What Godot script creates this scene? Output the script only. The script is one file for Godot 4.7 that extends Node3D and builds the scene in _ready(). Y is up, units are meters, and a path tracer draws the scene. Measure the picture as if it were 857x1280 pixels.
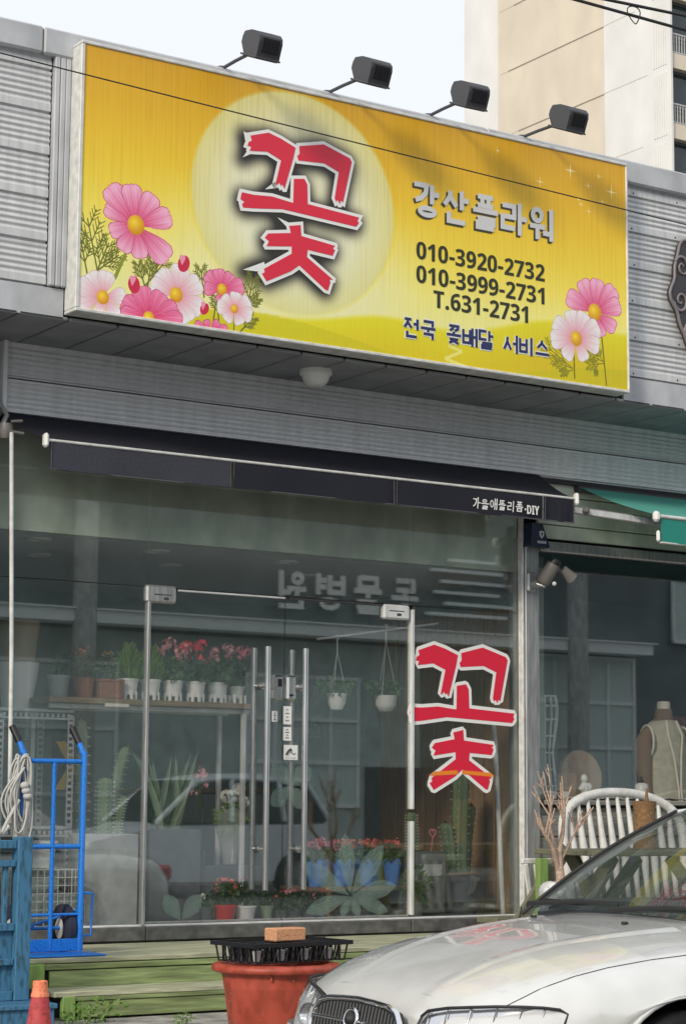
extends Node3D

# ---------------------------------------------------------------- mesh builder
class MB:
	var v := PackedVector3Array()
	var n := PackedVector3Array()
	var uv := PackedVector2Array()

	func tri(a: Vector3, b: Vector3, c: Vector3) -> void:
		var k := (c - a).cross(b - a)
		if k.length_squared() < 1e-16:
			return
		k = k.normalized()
		v.append(a); v.append(b); v.append(c)
		n.append(k); n.append(k); n.append(k)

	func quad(a: Vector3, b: Vector3, c: Vector3, d: Vector3) -> void:
		tri(a, b, c)
		tri(a, c, d)

	func tri_s(a: Vector3, b: Vector3, c: Vector3, na: Vector3, nb: Vector3, nc: Vector3) -> void:
		var k := (c - a).cross(b - a)
		if k.length_squared() < 1e-16:
			return
		if k.dot(na + nb + nc) < 0.0:
			v.append(a); v.append(c); v.append(b)
			n.append(na); n.append(nc); n.append(nb)
		else:
			v.append(a); v.append(b); v.append(c)
			n.append(na); n.append(nb); n.append(nc)

	func tri_out(a: Vector3, b: Vector3, c: Vector3, away: Vector3) -> void:
		var k := (c - a).cross(b - a)
		if k.dot((a + b + c) / 3.0 - away) < 0.0:
			tri(a, c, b)
		else:
			tri(a, b, c)

	func box(c: Vector3, s: Vector3, bs := Basis.IDENTITY) -> void:
		var h := s * 0.5
		var p := []
		for i in 8:
			p.append(c + bs * Vector3(h.x if i & 1 else -h.x, h.y if i & 2 else -h.y, h.z if i & 4 else -h.z))
		for q in [[0, 1, 3, 2], [4, 5, 7, 6], [0, 1, 5, 4], [2, 3, 7, 6], [0, 2, 6, 4], [1, 3, 7, 5]]:
			tri_out(p[q[0]], p[q[1]], p[q[2]], c)
			tri_out(p[q[0]], p[q[2]], p[q[3]], c)

	# box with chamfered edges
	func rbox(c: Vector3, s: Vector3, e: float, bs := Basis.IDENTITY) -> void:
		var h := s * 0.5
		e = minf(e, minf(h.x, minf(h.y, h.z)) * 0.9)
		var P := func(i: int, ax: int) -> Vector3:
			var w := Vector3(h.x if i & 1 else -h.x, h.y if i & 2 else -h.y, h.z if i & 4 else -h.z)
			for k in 3:
				if k != ax:
					w[k] -= signf(w[k]) * e
			return c + bs * w
		var faces := [[0, [0, 2, 6, 4]], [0, [1, 3, 7, 5]], [1, [0, 1, 5, 4]], [1, [2, 3, 7, 6]], [2, [0, 1, 3, 2]], [2, [4, 5, 7, 6]]]
		for f in faces:
			var q: Array = f[1]
			var a: Vector3 = P.call(q[0], f[0]); var b: Vector3 = P.call(q[1], f[0]); var d: Vector3 = P.call(q[2], f[0]); var g: Vector3 = P.call(q[3], f[0])
			tri_out(a, b, d, c); tri_out(a, d, g, c)
		for i in 8:
			tri_out(P.call(i, 0), P.call(i, 1), P.call(i, 2), c)
			for k in 3:
				var bit := 1 << k
				if i & bit:
					continue
				var j := i | bit
				var m := (k + 1) % 3
				var l := (k + 2) % 3
				tri_out(P.call(i, m), P.call(j, m), P.call(j, l), c)
				tri_out(P.call(i, m), P.call(j, l), P.call(i, l), c)

	func tube(pts: Array, r, sides := 8, caps := true) -> void:
		var rings := []
		var cnt := pts.size()
		var up := Vector3.ZERO
		for i in cnt:
			var d: Vector3
			if i == 0:
				d = pts[1] - pts[0]
			elif i == cnt - 1:
				d = pts[i] - pts[i - 1]
			else:
				d = (pts[i + 1] - pts[i]).normalized() + (pts[i] - pts[i - 1]).normalized()
			if d.length_squared() < 1e-12:
				d = Vector3.UP
			d = d.normalized()
			if up == Vector3.ZERO:
				up = Vector3.UP if absf(d.y) < 0.9 else Vector3.RIGHT
			up = (up - d * up.dot(d))
			if up.length_squared() < 1e-8:
				up = d.cross(Vector3(0.3, 0.5, 0.8))
			up = up.normalized()
			var side := d.cross(up)
			var rr: float = r[i] if r is Array else r
			var ring := []
			for k in sides:
				var a := TAU * k / sides
				var o := up * cos(a) + side * sin(a)
				ring.append([pts[i] + o * rr, o])
			rings.append(ring)
		for i in cnt - 1:
			for k in sides:
				var a = rings[i][k]; var b = rings[i][(k + 1) % sides]; var c = rings[i + 1][(k + 1) % sides]; var d = rings[i + 1][k]
				tri_s(a[0], b[0], c[0], a[1], b[1], c[1])
				tri_s(a[0], c[0], d[0], a[1], c[1], d[1])
		if caps:
			for e in [0, cnt - 1]:
				for k in range(1, sides - 1):
					var other: Vector3 = pts[1] if e == 0 else pts[cnt - 2]
					tri_out(rings[e][0][0], rings[e][k][0], rings[e][k + 1][0], other)

	# profile: Array of Vector2(radius, height)
	func lathe(prof: Array, c: Vector3, segs := 20, bs := Basis.IDENTITY, sharp := 0.6) -> void:
		var m := prof.size()
		for i in m - 1:
			var p: Vector2 = prof[i]; var q: Vector2 = prof[i + 1]
			var t := (q - p).normalized()
			var fn := Vector2(t.y, -t.x)
			var n0 := fn; var n1 := fn
			if i > 0:
				var t0: Vector2 = (p - prof[i - 1]).normalized()
				if t0.dot(t) > sharp:
					n0 = (fn + Vector2(t0.y, -t0.x)).normalized()
			if i < m - 2:
				var t1: Vector2 = (prof[i + 2] - q).normalized()
				if t1.dot(t) > sharp:
					n1 = (fn + Vector2(t1.y, -t1.x)).normalized()
			for k in segs:
				var a0 := TAU * k / segs; var a1 := TAU * (k + 1) / segs
				var e0 := Vector3(cos(a0), 0, sin(a0)); var e1 := Vector3(cos(a1), 0, sin(a1))
				var A := c + bs * (e0 * p.x + Vector3.UP * p.y); var B := c + bs * (e1 * p.x + Vector3.UP * p.y)
				var C := c + bs * (e1 * q.x + Vector3.UP * q.y); var D := c + bs * (e0 * q.x + Vector3.UP * q.y)
				var NA := bs * (e0 * n0.x + Vector3.UP * n0.y); var NB := bs * (e1 * n0.x + Vector3.UP * n0.y)
				var NC := bs * (e1 * n1.x + Vector3.UP * n1.y); var ND := bs * (e0 * n1.x + Vector3.UP * n1.y)
				tri_s(A, B, C, NA, NB, NC); tri_s(A, C, D, NA, NC, ND)

	# 2D polygon in the xy plane of the given transform, pushed out along its z
	func prism(poly: PackedVector2Array, d: float, xf := Transform3D.IDENTITY) -> void:
		var idx := Geometry2D.triangulate_polygon(poly)
		var mid := xf * Vector3(0, 0, d * 0.5)
		var z := xf.basis.z.normalized()
		for i in range(0, idx.size(), 3):
			var f := [poly[idx[i]], poly[idx[i + 1]], poly[idx[i + 2]]]
			var a := xf * Vector3(f[0].x, f[0].y, d); var b := xf * Vector3(f[1].x, f[1].y, d); var c := xf * Vector3(f[2].x, f[2].y, d)
			tri_s(a, b, c, z, z, z)
			a = xf * Vector3(f[0].x, f[0].y, 0); b = xf * Vector3(f[1].x, f[1].y, 0); c = xf * Vector3(f[2].x, f[2].y, 0)
			tri_s(a, b, c, -z, -z, -z)
		var cw := Geometry2D.is_polygon_clockwise(poly)
		for i in poly.size():
			var p := poly[i]; var q := poly[(i + 1) % poly.size()]
			var e := q - p
			var o := Vector2(e.y, -e.x) if not cw else Vector2(-e.y, e.x)
			var nn := (xf.basis * Vector3(o.x, o.y, 0)).normalized()
			var a := xf * Vector3(p.x, p.y, 0); var b := xf * Vector3(q.x, q.y, 0); var c := xf * Vector3(q.x, q.y, d); var g := xf * Vector3(p.x, p.y, d)
			tri_s(a, b, c, nn, nn, nn); tri_s(a, c, g, nn, nn, nn)

	# smooth surface over rows of points
	func grid(rows: Array, closed := false, flip := false) -> void:
		var h := rows.size(); var w: int = rows[0].size()
		var nr := []
		for i in h:
			var line := []
			for j in w:
				var l: Vector3 = rows[i][(j - 1 + w) % w] if (closed or j > 0) else rows[i][j]
				var r: Vector3 = rows[i][(j + 1) % w] if (closed or j < w - 1) else rows[i][j]
				var u: Vector3 = rows[maxi(i - 1, 0)][j]; var d: Vector3 = rows[mini(i + 1, h - 1)][j]
				var k := (r - l).cross(d - u)
				if k.length_squared() < 1e-14:
					k = Vector3.UP
				k = k.normalized()
				line.append(-k if flip else k)
			nr.append(line)
		for i in h - 1:
			for j in (w if closed else w - 1):
				var j2 := (j + 1) % w
				tri_s(rows[i][j], rows[i][j2], rows[i + 1][j2], nr[i][j], nr[i][j2], nr[i + 1][j2])
				tri_s(rows[i][j], rows[i + 1][j2], rows[i + 1][j], nr[i][j], nr[i + 1][j2], nr[i + 1][j])

	func ball(c: Vector3, r: Vector3, nu := 10, nv := 7, bs := Basis.IDENTITY) -> void:
		var rows := []
		for i in nv + 1:
			var t := PI * i / nv
			var row := []
			for j in nu:
				var a := TAU * j / nu
				row.append(Vector3(sin(t) * cos(a), cos(t), sin(t) * sin(a)))
			rows.append(row)
		for i in nv:
			for j in nu:
				var q := [rows[i][j], rows[i][(j + 1) % nu], rows[i + 1][(j + 1) % nu], rows[i + 1][j]]
				var P := []
				var N := []
				for e in q:
					P.append(c + bs * (e * r)); N.append((bs * (e / r)).normalized())
				tri_s(P[0], P[1], P[2], N[0], N[1], N[2]); tri_s(P[0], P[2], P[3], N[0], N[2], N[3])

	# a folded leaf: base, direction, side vector, length, width, droop
	func leaf(p: Vector3, d: Vector3, s: Vector3, len: float, wid: float, droop := 0.15) -> void:
		var up := d.cross(s).normalized()
		if up.y < 0:
			up = -up
		var m := p + d * len * 0.5 + up * wid * 0.05
		var t := p + d * len - Vector3.UP * len * droop
		var a := p + d * len * 0.45 + s * wid * 0.5 + up * wid * 0.2
		var b := p + d * len * 0.45 - s * wid * 0.5 + up * wid * 0.2
		tri(p, a, m); tri(m, a, t); tri(p, m, b); tri(m, t, b)

	# bush of leaves through an ellipsoid
	func bush(c: Vector3, r: Vector3, cnt: int, len: float, wid: float, g: RandomNumberGenerator) -> void:
		for i in cnt:
			var o := Vector3(g.randfn(), g.randfn(), g.randfn()).normalized() * pow(g.randf(), 0.45)
			var d := (o + Vector3(g.randfn(), g.randfn() + 0.3, g.randfn()) * 0.5).normalized()
			var s := d.cross(Vector3(g.randfn(), g.randfn(), g.randfn())).normalized()
			leaf(c + o * r, d, s, len * g.randf_range(0.7, 1.25), wid * g.randf_range(0.7, 1.2))

	# a round flower head of a few petals
	func bloom(c: Vector3, d: Vector3, r: float, petals: int, g: RandomNumberGenerator) -> void:
		var s := d.cross(Vector3(0.31, 0.77, 0.55)).normalized()
		var t := d.cross(s)
		for k in petals:
			var a := TAU * (k + g.randf() * 0.3) / petals
			var o := s * cos(a) + t * sin(a)
			leaf(c, (o + d * 0.35).normalized(), o.cross(d).normalized(), r, r * 0.85, 0.0)

	func mesh() -> ArrayMesh:
		var am := ArrayMesh.new()
		var a := []
		a.resize(Mesh.ARRAY_MAX)
		a[Mesh.ARRAY_VERTEX] = v
		a[Mesh.ARRAY_NORMAL] = n
		if uv.size() == v.size() and v.size() > 0:
			a[Mesh.ARRAY_TEX_UV] = uv
		am.add_surface_from_arrays(Mesh.PRIMITIVE_TRIANGLES, a)
		return am

var names := {}
var M := {}
var rng := RandomNumberGenerator.new()

func numbered(called: String) -> String:
	var k: int = names.get(called, 0)
	names[called] = k + 1
	return called if k == 0 else "%s_%03d" % [called, k]

# a thing: a Node3D at its base; parts whose meshes are in world coordinates are shifted back by its place
func thing(called: String, label: String, category: String, at := Vector3.ZERO, group := "", local := false) -> Node3D:
	var o := Node3D.new()
	o.name = numbered(called)
	add_child(o)
	o.position = at
	o.set_meta("label", label)
	o.set_meta("category", category)
	if group:
		o.set_meta("group", group)
	if local:
		o.set_meta("local", true)
	return o

func part(parent: Node, called: String, m, mat: Material, label := "") -> MeshInstance3D:
	var o := MeshInstance3D.new()
	o.name = called
	o.mesh = m.mesh() if m is MB else m
	o.material_override = mat
	var k := 0
	while parent.has_node(NodePath(o.name)):
		k += 1
		o.name = "%s_%03d" % [called, k]
	parent.add_child(o, true)
	if parent.get_parent() == self and not parent.has_meta("local"):
		o.position = -parent.position
	if label:
		o.set_meta("label", label)
	return o

func inst(parent: Node, called: String, m: Mesh, mat: Material, at: Vector3, bs := Basis.IDENTITY) -> MeshInstance3D:
	var o := part(parent, called, m, mat)
	o.transform = Transform3D(bs, o.position + at)
	return o

func struct(called: String, m: MB, mat: Material) -> MeshInstance3D:
	var o := MeshInstance3D.new()
	o.name = numbered(called)
	o.mesh = m.mesh()
	o.material_override = mat
	add_child(o)
	o.set_meta("kind", "structure")
	return o

func V(x: float, y: float, z: float) -> Vector3:
	return Vector3(x, y, z)

# ---------------------------------------------------------------- materials
func noise_tex(freq: float, lo: float, seed_: int, normal := false, oct := 4, size := 512, hi := 1.0) -> NoiseTexture2D:
	var f := FastNoiseLite.new()
	f.seed = seed_
	f.frequency = freq
	f.fractal_octaves = oct
	f.noise_type = FastNoiseLite.TYPE_SIMPLEX_SMOOTH
	var t := NoiseTexture2D.new()
	t.width = size; t.height = size
	t.seamless = true
	t.noise = f
	if normal:
		t.as_normal_map = true
		t.bump_strength = 4.0
	else:
		var g := Gradient.new()
		g.set_color(0, Color(lo, lo, lo)); g.set_color(1, Color(hi, hi, hi))
		t.color_ramp = g
	return t

var T := {}

# colour in linear reflectance
func mat(called: String, c: Color, rough := 0.7, tex := "", scale := Vector3.ONE, bump := "", bump_cm := 0.0, metal := 0.0) -> StandardMaterial3D:
	if M.has(called):
		return M[called]
	var m := StandardMaterial3D.new()
	m.resource_name = called
	m.albedo_color = c.linear_to_srgb()
	m.roughness = rough
	m.metallic = metal
	if tex:
		m.albedo_texture = T[tex]
	if bump:
		m.heightmap_enabled = true
		m.heightmap_texture = T[bump]
		m.heightmap_scale = bump_cm
	if tex or bump:
		m.uv1_triplanar = true
		m.uv1_world_triplanar = true
		m.uv1_scale = scale
	M[called] = m
	return m

func glass_mat(called: String, c: Color, alpha: float) -> StandardMaterial3D:
	var m := StandardMaterial3D.new()
	m.resource_name = called
	m.albedo_color = Color(c.r, c.g, c.b, alpha)
	m.transparency = BaseMaterial3D.TRANSPARENCY_ALPHA
	m.roughness = 0.0
	M[called] = m
	return m

func frosted(called: String, c: Color, alpha: float) -> StandardMaterial3D:
	var m := StandardMaterial3D.new()
	m.resource_name = called
	m.albedo_color = Color(c.r, c.g, c.b, alpha)
	m.transparency = BaseMaterial3D.TRANSPARENCY_ALPHA
	m.roughness = 0.6
	M[called] = m
	return m

# mostly clean, with spots or patches of another tone where the noise runs high
func stain_tex(seed_: int, freq: float, clean: Color, dirty: Color, from: float, to: float) -> NoiseTexture2D:
	var t := noise_tex(freq, 0.0, seed_, false, 5)
	var g := Gradient.new()
	g.offsets = PackedFloat32Array([0.0, from, to, 1.0])
	g.colors = PackedColorArray([clean, clean.darkened(0.04), dirty, dirty.darkened(0.15)])
	t.color_ramp = g
	return t

func make_materials() -> void:
	T.drip = noise_tex(0.016, 0.87, 31, false, 5, 1024, 1.0)
	T.scuff = stain_tex(41, 0.030, Color(1, 1, 1), Color(0.80, 0.76, 0.72), 0.55, 0.72)
	T.chips = stain_tex(43, 0.05, Color(1, 1, 1), Color(0.72, 0.62, 0.55), 0.72, 0.76)
	T.dust = stain_tex(47, 0.012, Color(1, 1, 1), Color(0.80, 0.77, 0.70), 0.42, 0.70)
	T.faint = noise_tex(0.02, 0.93, 21)
	T.blotch = noise_tex(0.006, 0.66, 3)
	T.soft = noise_tex(0.01, 0.82, 5)
	T.fine = noise_tex(0.06, 0.72, 7)
	T.grit = noise_tex(0.25, 0.45, 9, false, 2)
	T.worn = noise_tex(0.02, 0.62, 11, false, 5)
	T.streak = noise_tex(0.02, 0.74, 13, false, 3)
	T.bumpy = noise_tex(0.05, 0.0, 15)
	T.grain = noise_tex(0.03, 0.0, 17, false, 5)
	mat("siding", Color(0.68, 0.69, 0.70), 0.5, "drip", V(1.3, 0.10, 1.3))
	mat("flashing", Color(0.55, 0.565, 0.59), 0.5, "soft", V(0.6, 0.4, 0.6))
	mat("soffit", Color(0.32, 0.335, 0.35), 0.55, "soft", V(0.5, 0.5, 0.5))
	mat("shutter", Color(0.84, 0.85, 0.86), 0.5, "drip", V(0.9, 0.12, 0.9))
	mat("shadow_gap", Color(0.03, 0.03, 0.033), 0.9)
	mat("white_alu", Color(0.78, 0.79, 0.78), 0.4, "soft", V(1, 0.5, 1))
	mat("alu", Color(0.55, 0.56, 0.56), 0.35, "streak", V(3, 0.3, 3), "", 0.0, 0.6)
	mat("steel", Color(0.72, 0.72, 0.71), 0.2, "soft", V(3, 0.5, 3), "", 0.0, 0.9)
	mat("olive", Color(0.70, 0.78, 0.64), 0.8, "soft", V(0.7, 0.4, 0.7))
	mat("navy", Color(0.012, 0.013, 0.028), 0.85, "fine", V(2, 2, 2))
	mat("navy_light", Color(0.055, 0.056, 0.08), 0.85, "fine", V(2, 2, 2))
	mat("white_paint", Color(0.80, 0.80, 0.77), 0.45, "soft", V(2, 2, 2))
	mat("white_plastic", Color(0.78, 0.78, 0.75), 0.35)
	mat("print_white", Color(0.82, 0.82, 0.80), 0.4)
	mat("print_red", Color(0.72, 0.018, 0.05), 0.4)
	mat("sticker_red", Color(0.72, 0.015, 0.05), 0.4)
	mat("print_black", Color(0.025, 0.028, 0.012), 0.5)
	mat("print_blue", Color(0.018, 0.025, 0.11), 0.5)
	mat("print_silver", Color(0.62, 0.62, 0.62), 0.4)
	mat("print_shadow", Color(0.05, 0.045, 0.02), 0.5)
	mat("orange_tape", Color(0.85, 0.25, 0.02), 0.5)
	mat("lamp_grey", Color(0.07, 0.072, 0.082), 0.55, "fine", V(4, 4, 4))
	mat("lamp_dark", Color(0.018, 0.018, 0.022), 0.6)
	mat("dark_metal", Color(0.05, 0.052, 0.055), 0.5)
	mat("black_plastic", Color(0.012, 0.012, 0.014), 0.45)
	mat("dark_stone", Color(0.17, 0.17, 0.165), 0.3, "worn", V(0.8, 0.8, 0.8))
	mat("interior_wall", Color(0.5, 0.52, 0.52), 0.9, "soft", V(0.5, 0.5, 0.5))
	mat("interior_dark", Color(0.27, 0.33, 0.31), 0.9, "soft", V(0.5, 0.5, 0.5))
	mat("ceiling_white", Color(0.6, 0.63, 0.63), 0.9)
	mat("shop_floor", Color(0.46, 0.46, 0.43), 0.5, "worn", V(0.6, 0.6, 0.6))
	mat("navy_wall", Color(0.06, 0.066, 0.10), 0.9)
	mat("wood_board", Color(0.52, 0.34, 0.18), 0.7, "streak", V(6, 0.25, 6), "grain", 0.15)
	mat("wood_shelf", Color(0.34, 0.23, 0.13), 0.6, "streak", V(0.3, 6, 6))
	mat("green_wood", Color(0.36, 0.45, 0.19), 0.75, "worn", V(0.25, 2.6, 2.6), "grain", 0.2)
	mat("green_wood_b", Color(0.33, 0.41, 0.17), 0.75, "worn", V(0.22, 2.2, 2.2), "grain", 0.2)
	mat("green_post", Color(0.24, 0.38, 0.10), 0.7, "soft", V(3, 0.5, 3), "grain", 0.15)
	mat("deck_wood", Color(0.60, 0.60, 0.41), 0.8, "worn", V(0.3, 3, 3), "grain", 0.2)
	mat("deck_wood_b", Color(0.57, 0.58, 0.38), 0.8, "worn", V(0.25, 2.4, 2.4), "grain", 0.2)
	mat("blue_wood", Color(0.05, 0.18, 0.32), 0.65, "scuff", V(2.2, 0.5, 2.2), "grain", 0.15)
	mat("blue_steel", Color(0.014, 0.21, 0.74), 0.4, "chips", V(2.5, 2.5, 2.5))
	mat("tyre", Color(0.02, 0.024, 0.05), 0.8)
	mat("rope", Color(0.70, 0.70, 0.66), 0.85, "fine", V(20, 20, 20))
	mat("cone_red", Color(0.52, 0.06, 0.065), 0.6, "scuff", V(2.2, 2.2, 2.2))
	mat("cone_orange", Color(0.92, 0.27, 0.13), 0.55, "scuff", V(4, 4, 4))
	mat("pot_red", Color(0.48, 0.082, 0.050), 0.5, "dust", V(1.6, 0.9, 1.6))
	mat("brick", Color(0.78, 0.40, 0.22), 0.9, "scuff", V(5, 5, 5), "bumpy", 0.35)
	mat("concrete", Color(0.52, 0.50, 0.45), 0.9, "worn", V(0.5, 0.5, 0.5), "bumpy", 0.2)
	mat("asphalt", Color(0.15, 0.15, 0.148), 0.9, "grit", V(1.5, 1.5, 1.5), "bumpy", 0.3)
	mat("ground", Color(0.22, 0.21, 0.19), 0.95, "worn", V(0.1, 0.1, 0.1))
	mat("planter_grey", Color(0.52, 0.54, 0.53), 0.9, "soft", V(1.5, 1.5, 1.5))
	mat("planter_dark", Color(0.15, 0.165, 0.175), 0.9, "soft", V(1.5, 1.5, 1.5))
	mat("terracotta", Color(0.36, 0.13, 0.07), 0.8, "soft", V(5, 5, 5))
	mat("wicker", Color(0.42, 0.34, 0.22), 0.85, "fine", V(8, 30, 8))
	mat("soil", Color(0.04, 0.028, 0.02), 1.0)
	mat("hem", Color(0.10, 0.10, 0.11), 0.8)
	mat("grey_pot", Color(0.4, 0.41, 0.4), 0.6)
	mat("red_pot", Color(0.65, 0.03, 0.03), 0.35)
	mat("blue_wrap", Color(0.12, 0.30, 0.75), 0.5)
	for g in [["leaf", Color(0.10, 0.20, 0.055)], ["leaf_dark", Color(0.06, 0.13, 0.045)], ["leaf_lime", Color(0.30, 0.50, 0.10)], ["cactus", Color(0.24, 0.34, 0.19)], ["agave", Color(0.38, 0.50, 0.31)], ["weed", Color(0.16, 0.30, 0.05)]]:
		var lm := mat(g[0], g[1], 0.6, "fine", V(6, 6, 6))
		lm.backlight_enabled = true
		lm.backlight = Color(0.25, 0.3, 0.1)
	for g in [["petal_red", Color(0.80, 0.05, 0.10)], ["petal_pink", Color(0.75, 0.22, 0.28)], ["petal_coral", Color(0.85, 0.20, 0.14)], ["petal_white", Color(0.8, 0.8, 0.72)], ["petal_orange", Color(0.75, 0.28, 0.06)], ["petal_dusky", Color(0.74, 0.34, 0.38)]]:
		mat(g[0], g[1], 0.6)
	var car := mat("car_paint", Color(0.74, 0.74, 0.715), 0.26, "faint", V(0.6, 0.6, 0.6), "", 0.0, 0.2)
	car.clearcoat_enabled = true
	car.clearcoat = 0.8
	car.clearcoat_roughness = 0.03
	var suv := mat("suv_paint", Color(0.72, 0.77, 0.83), 0.3, "", Vector3.ONE, "", 0.0, 0.2)
	suv.clearcoat_enabled = true
	suv.clearcoat = 0.8
	mat("chrome", Color(0.8, 0.8, 0.8), 0.08, "", Vector3.ONE, "", 0.0, 1.0)
	mat("reflector", Color(0.75, 0.75, 0.76), 0.15, "", Vector3.ONE, "", 0.0, 1.0)
	mat("rubber", Color(0.015, 0.015, 0.016), 0.6)
	mat("car_inside", Color(0.06, 0.062, 0.07), 0.8)
	mat("seat_cover", Color(0.20, 0.21, 0.07), 0.9, "fine", V(8, 8, 8))
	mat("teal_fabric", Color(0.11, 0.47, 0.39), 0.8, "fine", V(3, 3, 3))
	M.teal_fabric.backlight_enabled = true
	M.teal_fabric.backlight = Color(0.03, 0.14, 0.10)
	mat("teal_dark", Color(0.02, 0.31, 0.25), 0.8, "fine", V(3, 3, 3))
	mat("alarm_blue", Color(0.012, 0.02, 0.06), 0.35)
	mat("cctv_grey", Color(0.16, 0.15, 0.14), 0.45)
	mat("tower_white", Color(0.82, 0.81, 0.79), 0.85, "faint", V(0.05, 0.03, 0.05))
	mat("tower_cream", Color(0.74, 0.655, 0.535), 0.85, "faint", V(0.05, 0.03, 0.05))
	mat("tower_grey", Color(0.62, 0.62, 0.61), 0.85)
	mat("tower_joint", Color(0.52, 0.47, 0.40), 0.9)
	mat("tower_pane", Color(0.03, 0.045, 0.05), 0.05)
	mat("tower_frame", Color(0.10, 0.11, 0.11), 0.5)
	mat("tower_rail", Color(0.45, 0.45, 0.44), 0.5)
	mat("cable", Color(0.012, 0.012, 0.012), 0.6)
	mat("facade_navy", Color(0.17, 0.21, 0.22), 0.7, "soft", V(0.2, 0.2, 0.2))
	mat("facade_panel", Color(0.50, 0.60, 0.58), 0.6, "soft", V(0.4, 0.4, 0.4))
	mat("facade_light", Color(0.80, 0.84, 0.85), 0.6)
	mat("facade_glass", Color(0.56, 0.67, 0.65), 0.3)
	mat("facade_dark", Color(0.03, 0.036, 0.045), 0.4)
	mat("pole_concrete", Color(0.66, 0.69, 0.68), 0.85, "worn", V(1, 0.3, 1))
	mat("grey_cabinet", Color(0.14, 0.15, 0.145), 0.5)
	mat("table_wood", Color(0.22, 0.22, 0.15), 0.85, "streak", V(0.3, 4, 4), "grain", 0.2)
	mat("grey_boards", Color(0.30, 0.30, 0.27), 0.85, "streak", V(0.25, 4, 4), "grain", 0.2)
	mat("bark_pale", Color(0.74, 0.53, 0.41), 0.9, "worn", V(5, 5, 5))
	mat("bark_brown", Color(0.38, 0.22, 0.10), 0.9, "worn", V(8, 3, 8), "grain", 0.5)
	mat("vest", Color(0.60, 0.57, 0.44), 0.95, "soft", V(3, 3, 3))
	mat("knit", Color(0.30, 0.20, 0.135), 0.95, "fine", V(10, 10, 10))
	mat("pink_cloth", Color(0.22, 0.09, 0.13), 0.95, "fine", V(6, 6, 6))
	mat("linen", Color(0.75, 0.71, 0.62), 0.8)
	mat("tan", Color(0.36, 0.25, 0.17), 0.8)
	mat("ornament", Color(0.055, 0.05, 0.055), 0.4, "fine", V(6, 6, 6))
	mat("ornament_scroll", Color(0.22, 0.19, 0.20), 0.35)
	mat("ornament_blue", Color(0.20, 0.32, 0.50), 0.3)
	mat("yellow", Color(0.75, 0.42, 0.02), 0.5)
	glass_mat("pane", Color(0.75, 0.85, 0.82), 0.004)
	glass_mat("car_glass", Color(0.25, 0.33, 0.30), 0.22)
	glass_mat("clear_film", Color(0.9, 0.92, 0.9), 0.25)
	glass_mat("lens", Color(0.9, 0.9, 0.9), 0.05)
	frosted("frost", Color(0.58, 0.68, 0.64), 0.15)
	frosted("frost_vein", Color(0.62, 0.70, 0.67), 0.25)
	var coat := StandardMaterial3D.new()
	coat.resource_name = "pane_coating"
	coat.albedo_color = Color(0.93, 1.0, 0.96, 0.14)
	coat.albedo_texture = T.faint
	coat.uv1_triplanar = true
	coat.uv1_scale = V(0.1, 0.1, 0.1)
	coat.transparency = BaseMaterial3D.TRANSPARENCY_ALPHA
	coat.metallic = 1.0
	coat.roughness = 0.02
	M.pane_coating = coat

# ---------------------------------------------------------------- lettering
const JAMO := {
	"ㄱ": [[[0, 1], [1, 1], [0.92, 0.5], [0.55, 0.12], [0.1, -0.05]]], "g": [[[0, 1], [1, 1], [1, 0]]],
	"ㄴ": [[[0, 1], [0, 0], [1, 0]]], "ㄷ": [[[1, 1], [0, 1], [0, 0], [1, 0]]],
	"ㄹ": [[[0, 1], [1, 1], [1, 0.5], [0, 0.5], [0, 0], [1.05, 0]]],
	"ㅁ": [[[1, 0], [0, 0], [0, 1], [1, 1]], [[1, 1.08], [1, -0.08]]],
	"ㅂ": [[[0, 1.05], [0, 0], [1, 0], [1, 1.05]], [[0, 0.55], [1, 0.55]]],
	"ㅅ": [[[0.5, 1], [0.45, 0.6], [0, 0]], [[0.47, 0.62], [1, 0]]],
	"ㅈ": [[[0.02, 1], [0.98, 1]], [[0.5, 1], [0.45, 0.6], [0, 0]], [[0.47, 0.6], [1, 0]]],
	"ㅊ": [[[0.5, 1.1], [0.5, 0.8]], [[0.02, 0.8], [0.98, 0.8]], [[0.5, 0.8], [0.45, 0.5], [0, 0]], [[0.47, 0.5], [1, 0]]],
	"ㅍ": [[[0, 1], [1, 1]], [[0.3, 1], [0.3, 0]], [[0.7, 1], [0.7, 0]], [[0, 0], [1, 0]]],
	"ㄲ": [[[0, 1], [0.42, 1], [0.4, 0.45], [0.08, 0]], [[0.54, 1], [1, 1], [0.98, 0.45], [0.62, 0]]],
	"ㄸ": [[[0.44, 1], [0, 1], [0, 0], [0.44, 0]], [[1, 1], [0.58, 1], [0.58, 0], [1, 0]]],
	"ㅇ": [], "ㅏ": [[[0.3, 1], [0.3, 0]], [[0.3, 0.52], [1, 0.52]]], "ㅓ": [[[0.8, 1], [0.8, 0]], [[0.1, 0.52], [0.8, 0.52]]],
	"ㅕ": [[[0.8, 1], [0.8, 0]], [[0.1, 0.68], [0.8, 0.68]], [[0.1, 0.36], [0.8, 0.36]]],
	"ㅐ": [[[0.15, 1], [0.15, 0]], [[0.85, 1], [0.85, 0]], [[0.15, 0.52], [0.85, 0.52]]],
	"ㅣ": [[[0.6, 1], [0.6, 0]]], "ㅗ": [[[0.5, 1], [0.5, 0.25]], [[0, 0.25], [1, 0.25]]],
	"ㅜ": [[[0, 0.75], [1, 0.75]], [[0.5, 0.75], [0.5, -0.05]]], "ㅡ": [[[0, 0.5], [1, 0.5]]],
}

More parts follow.
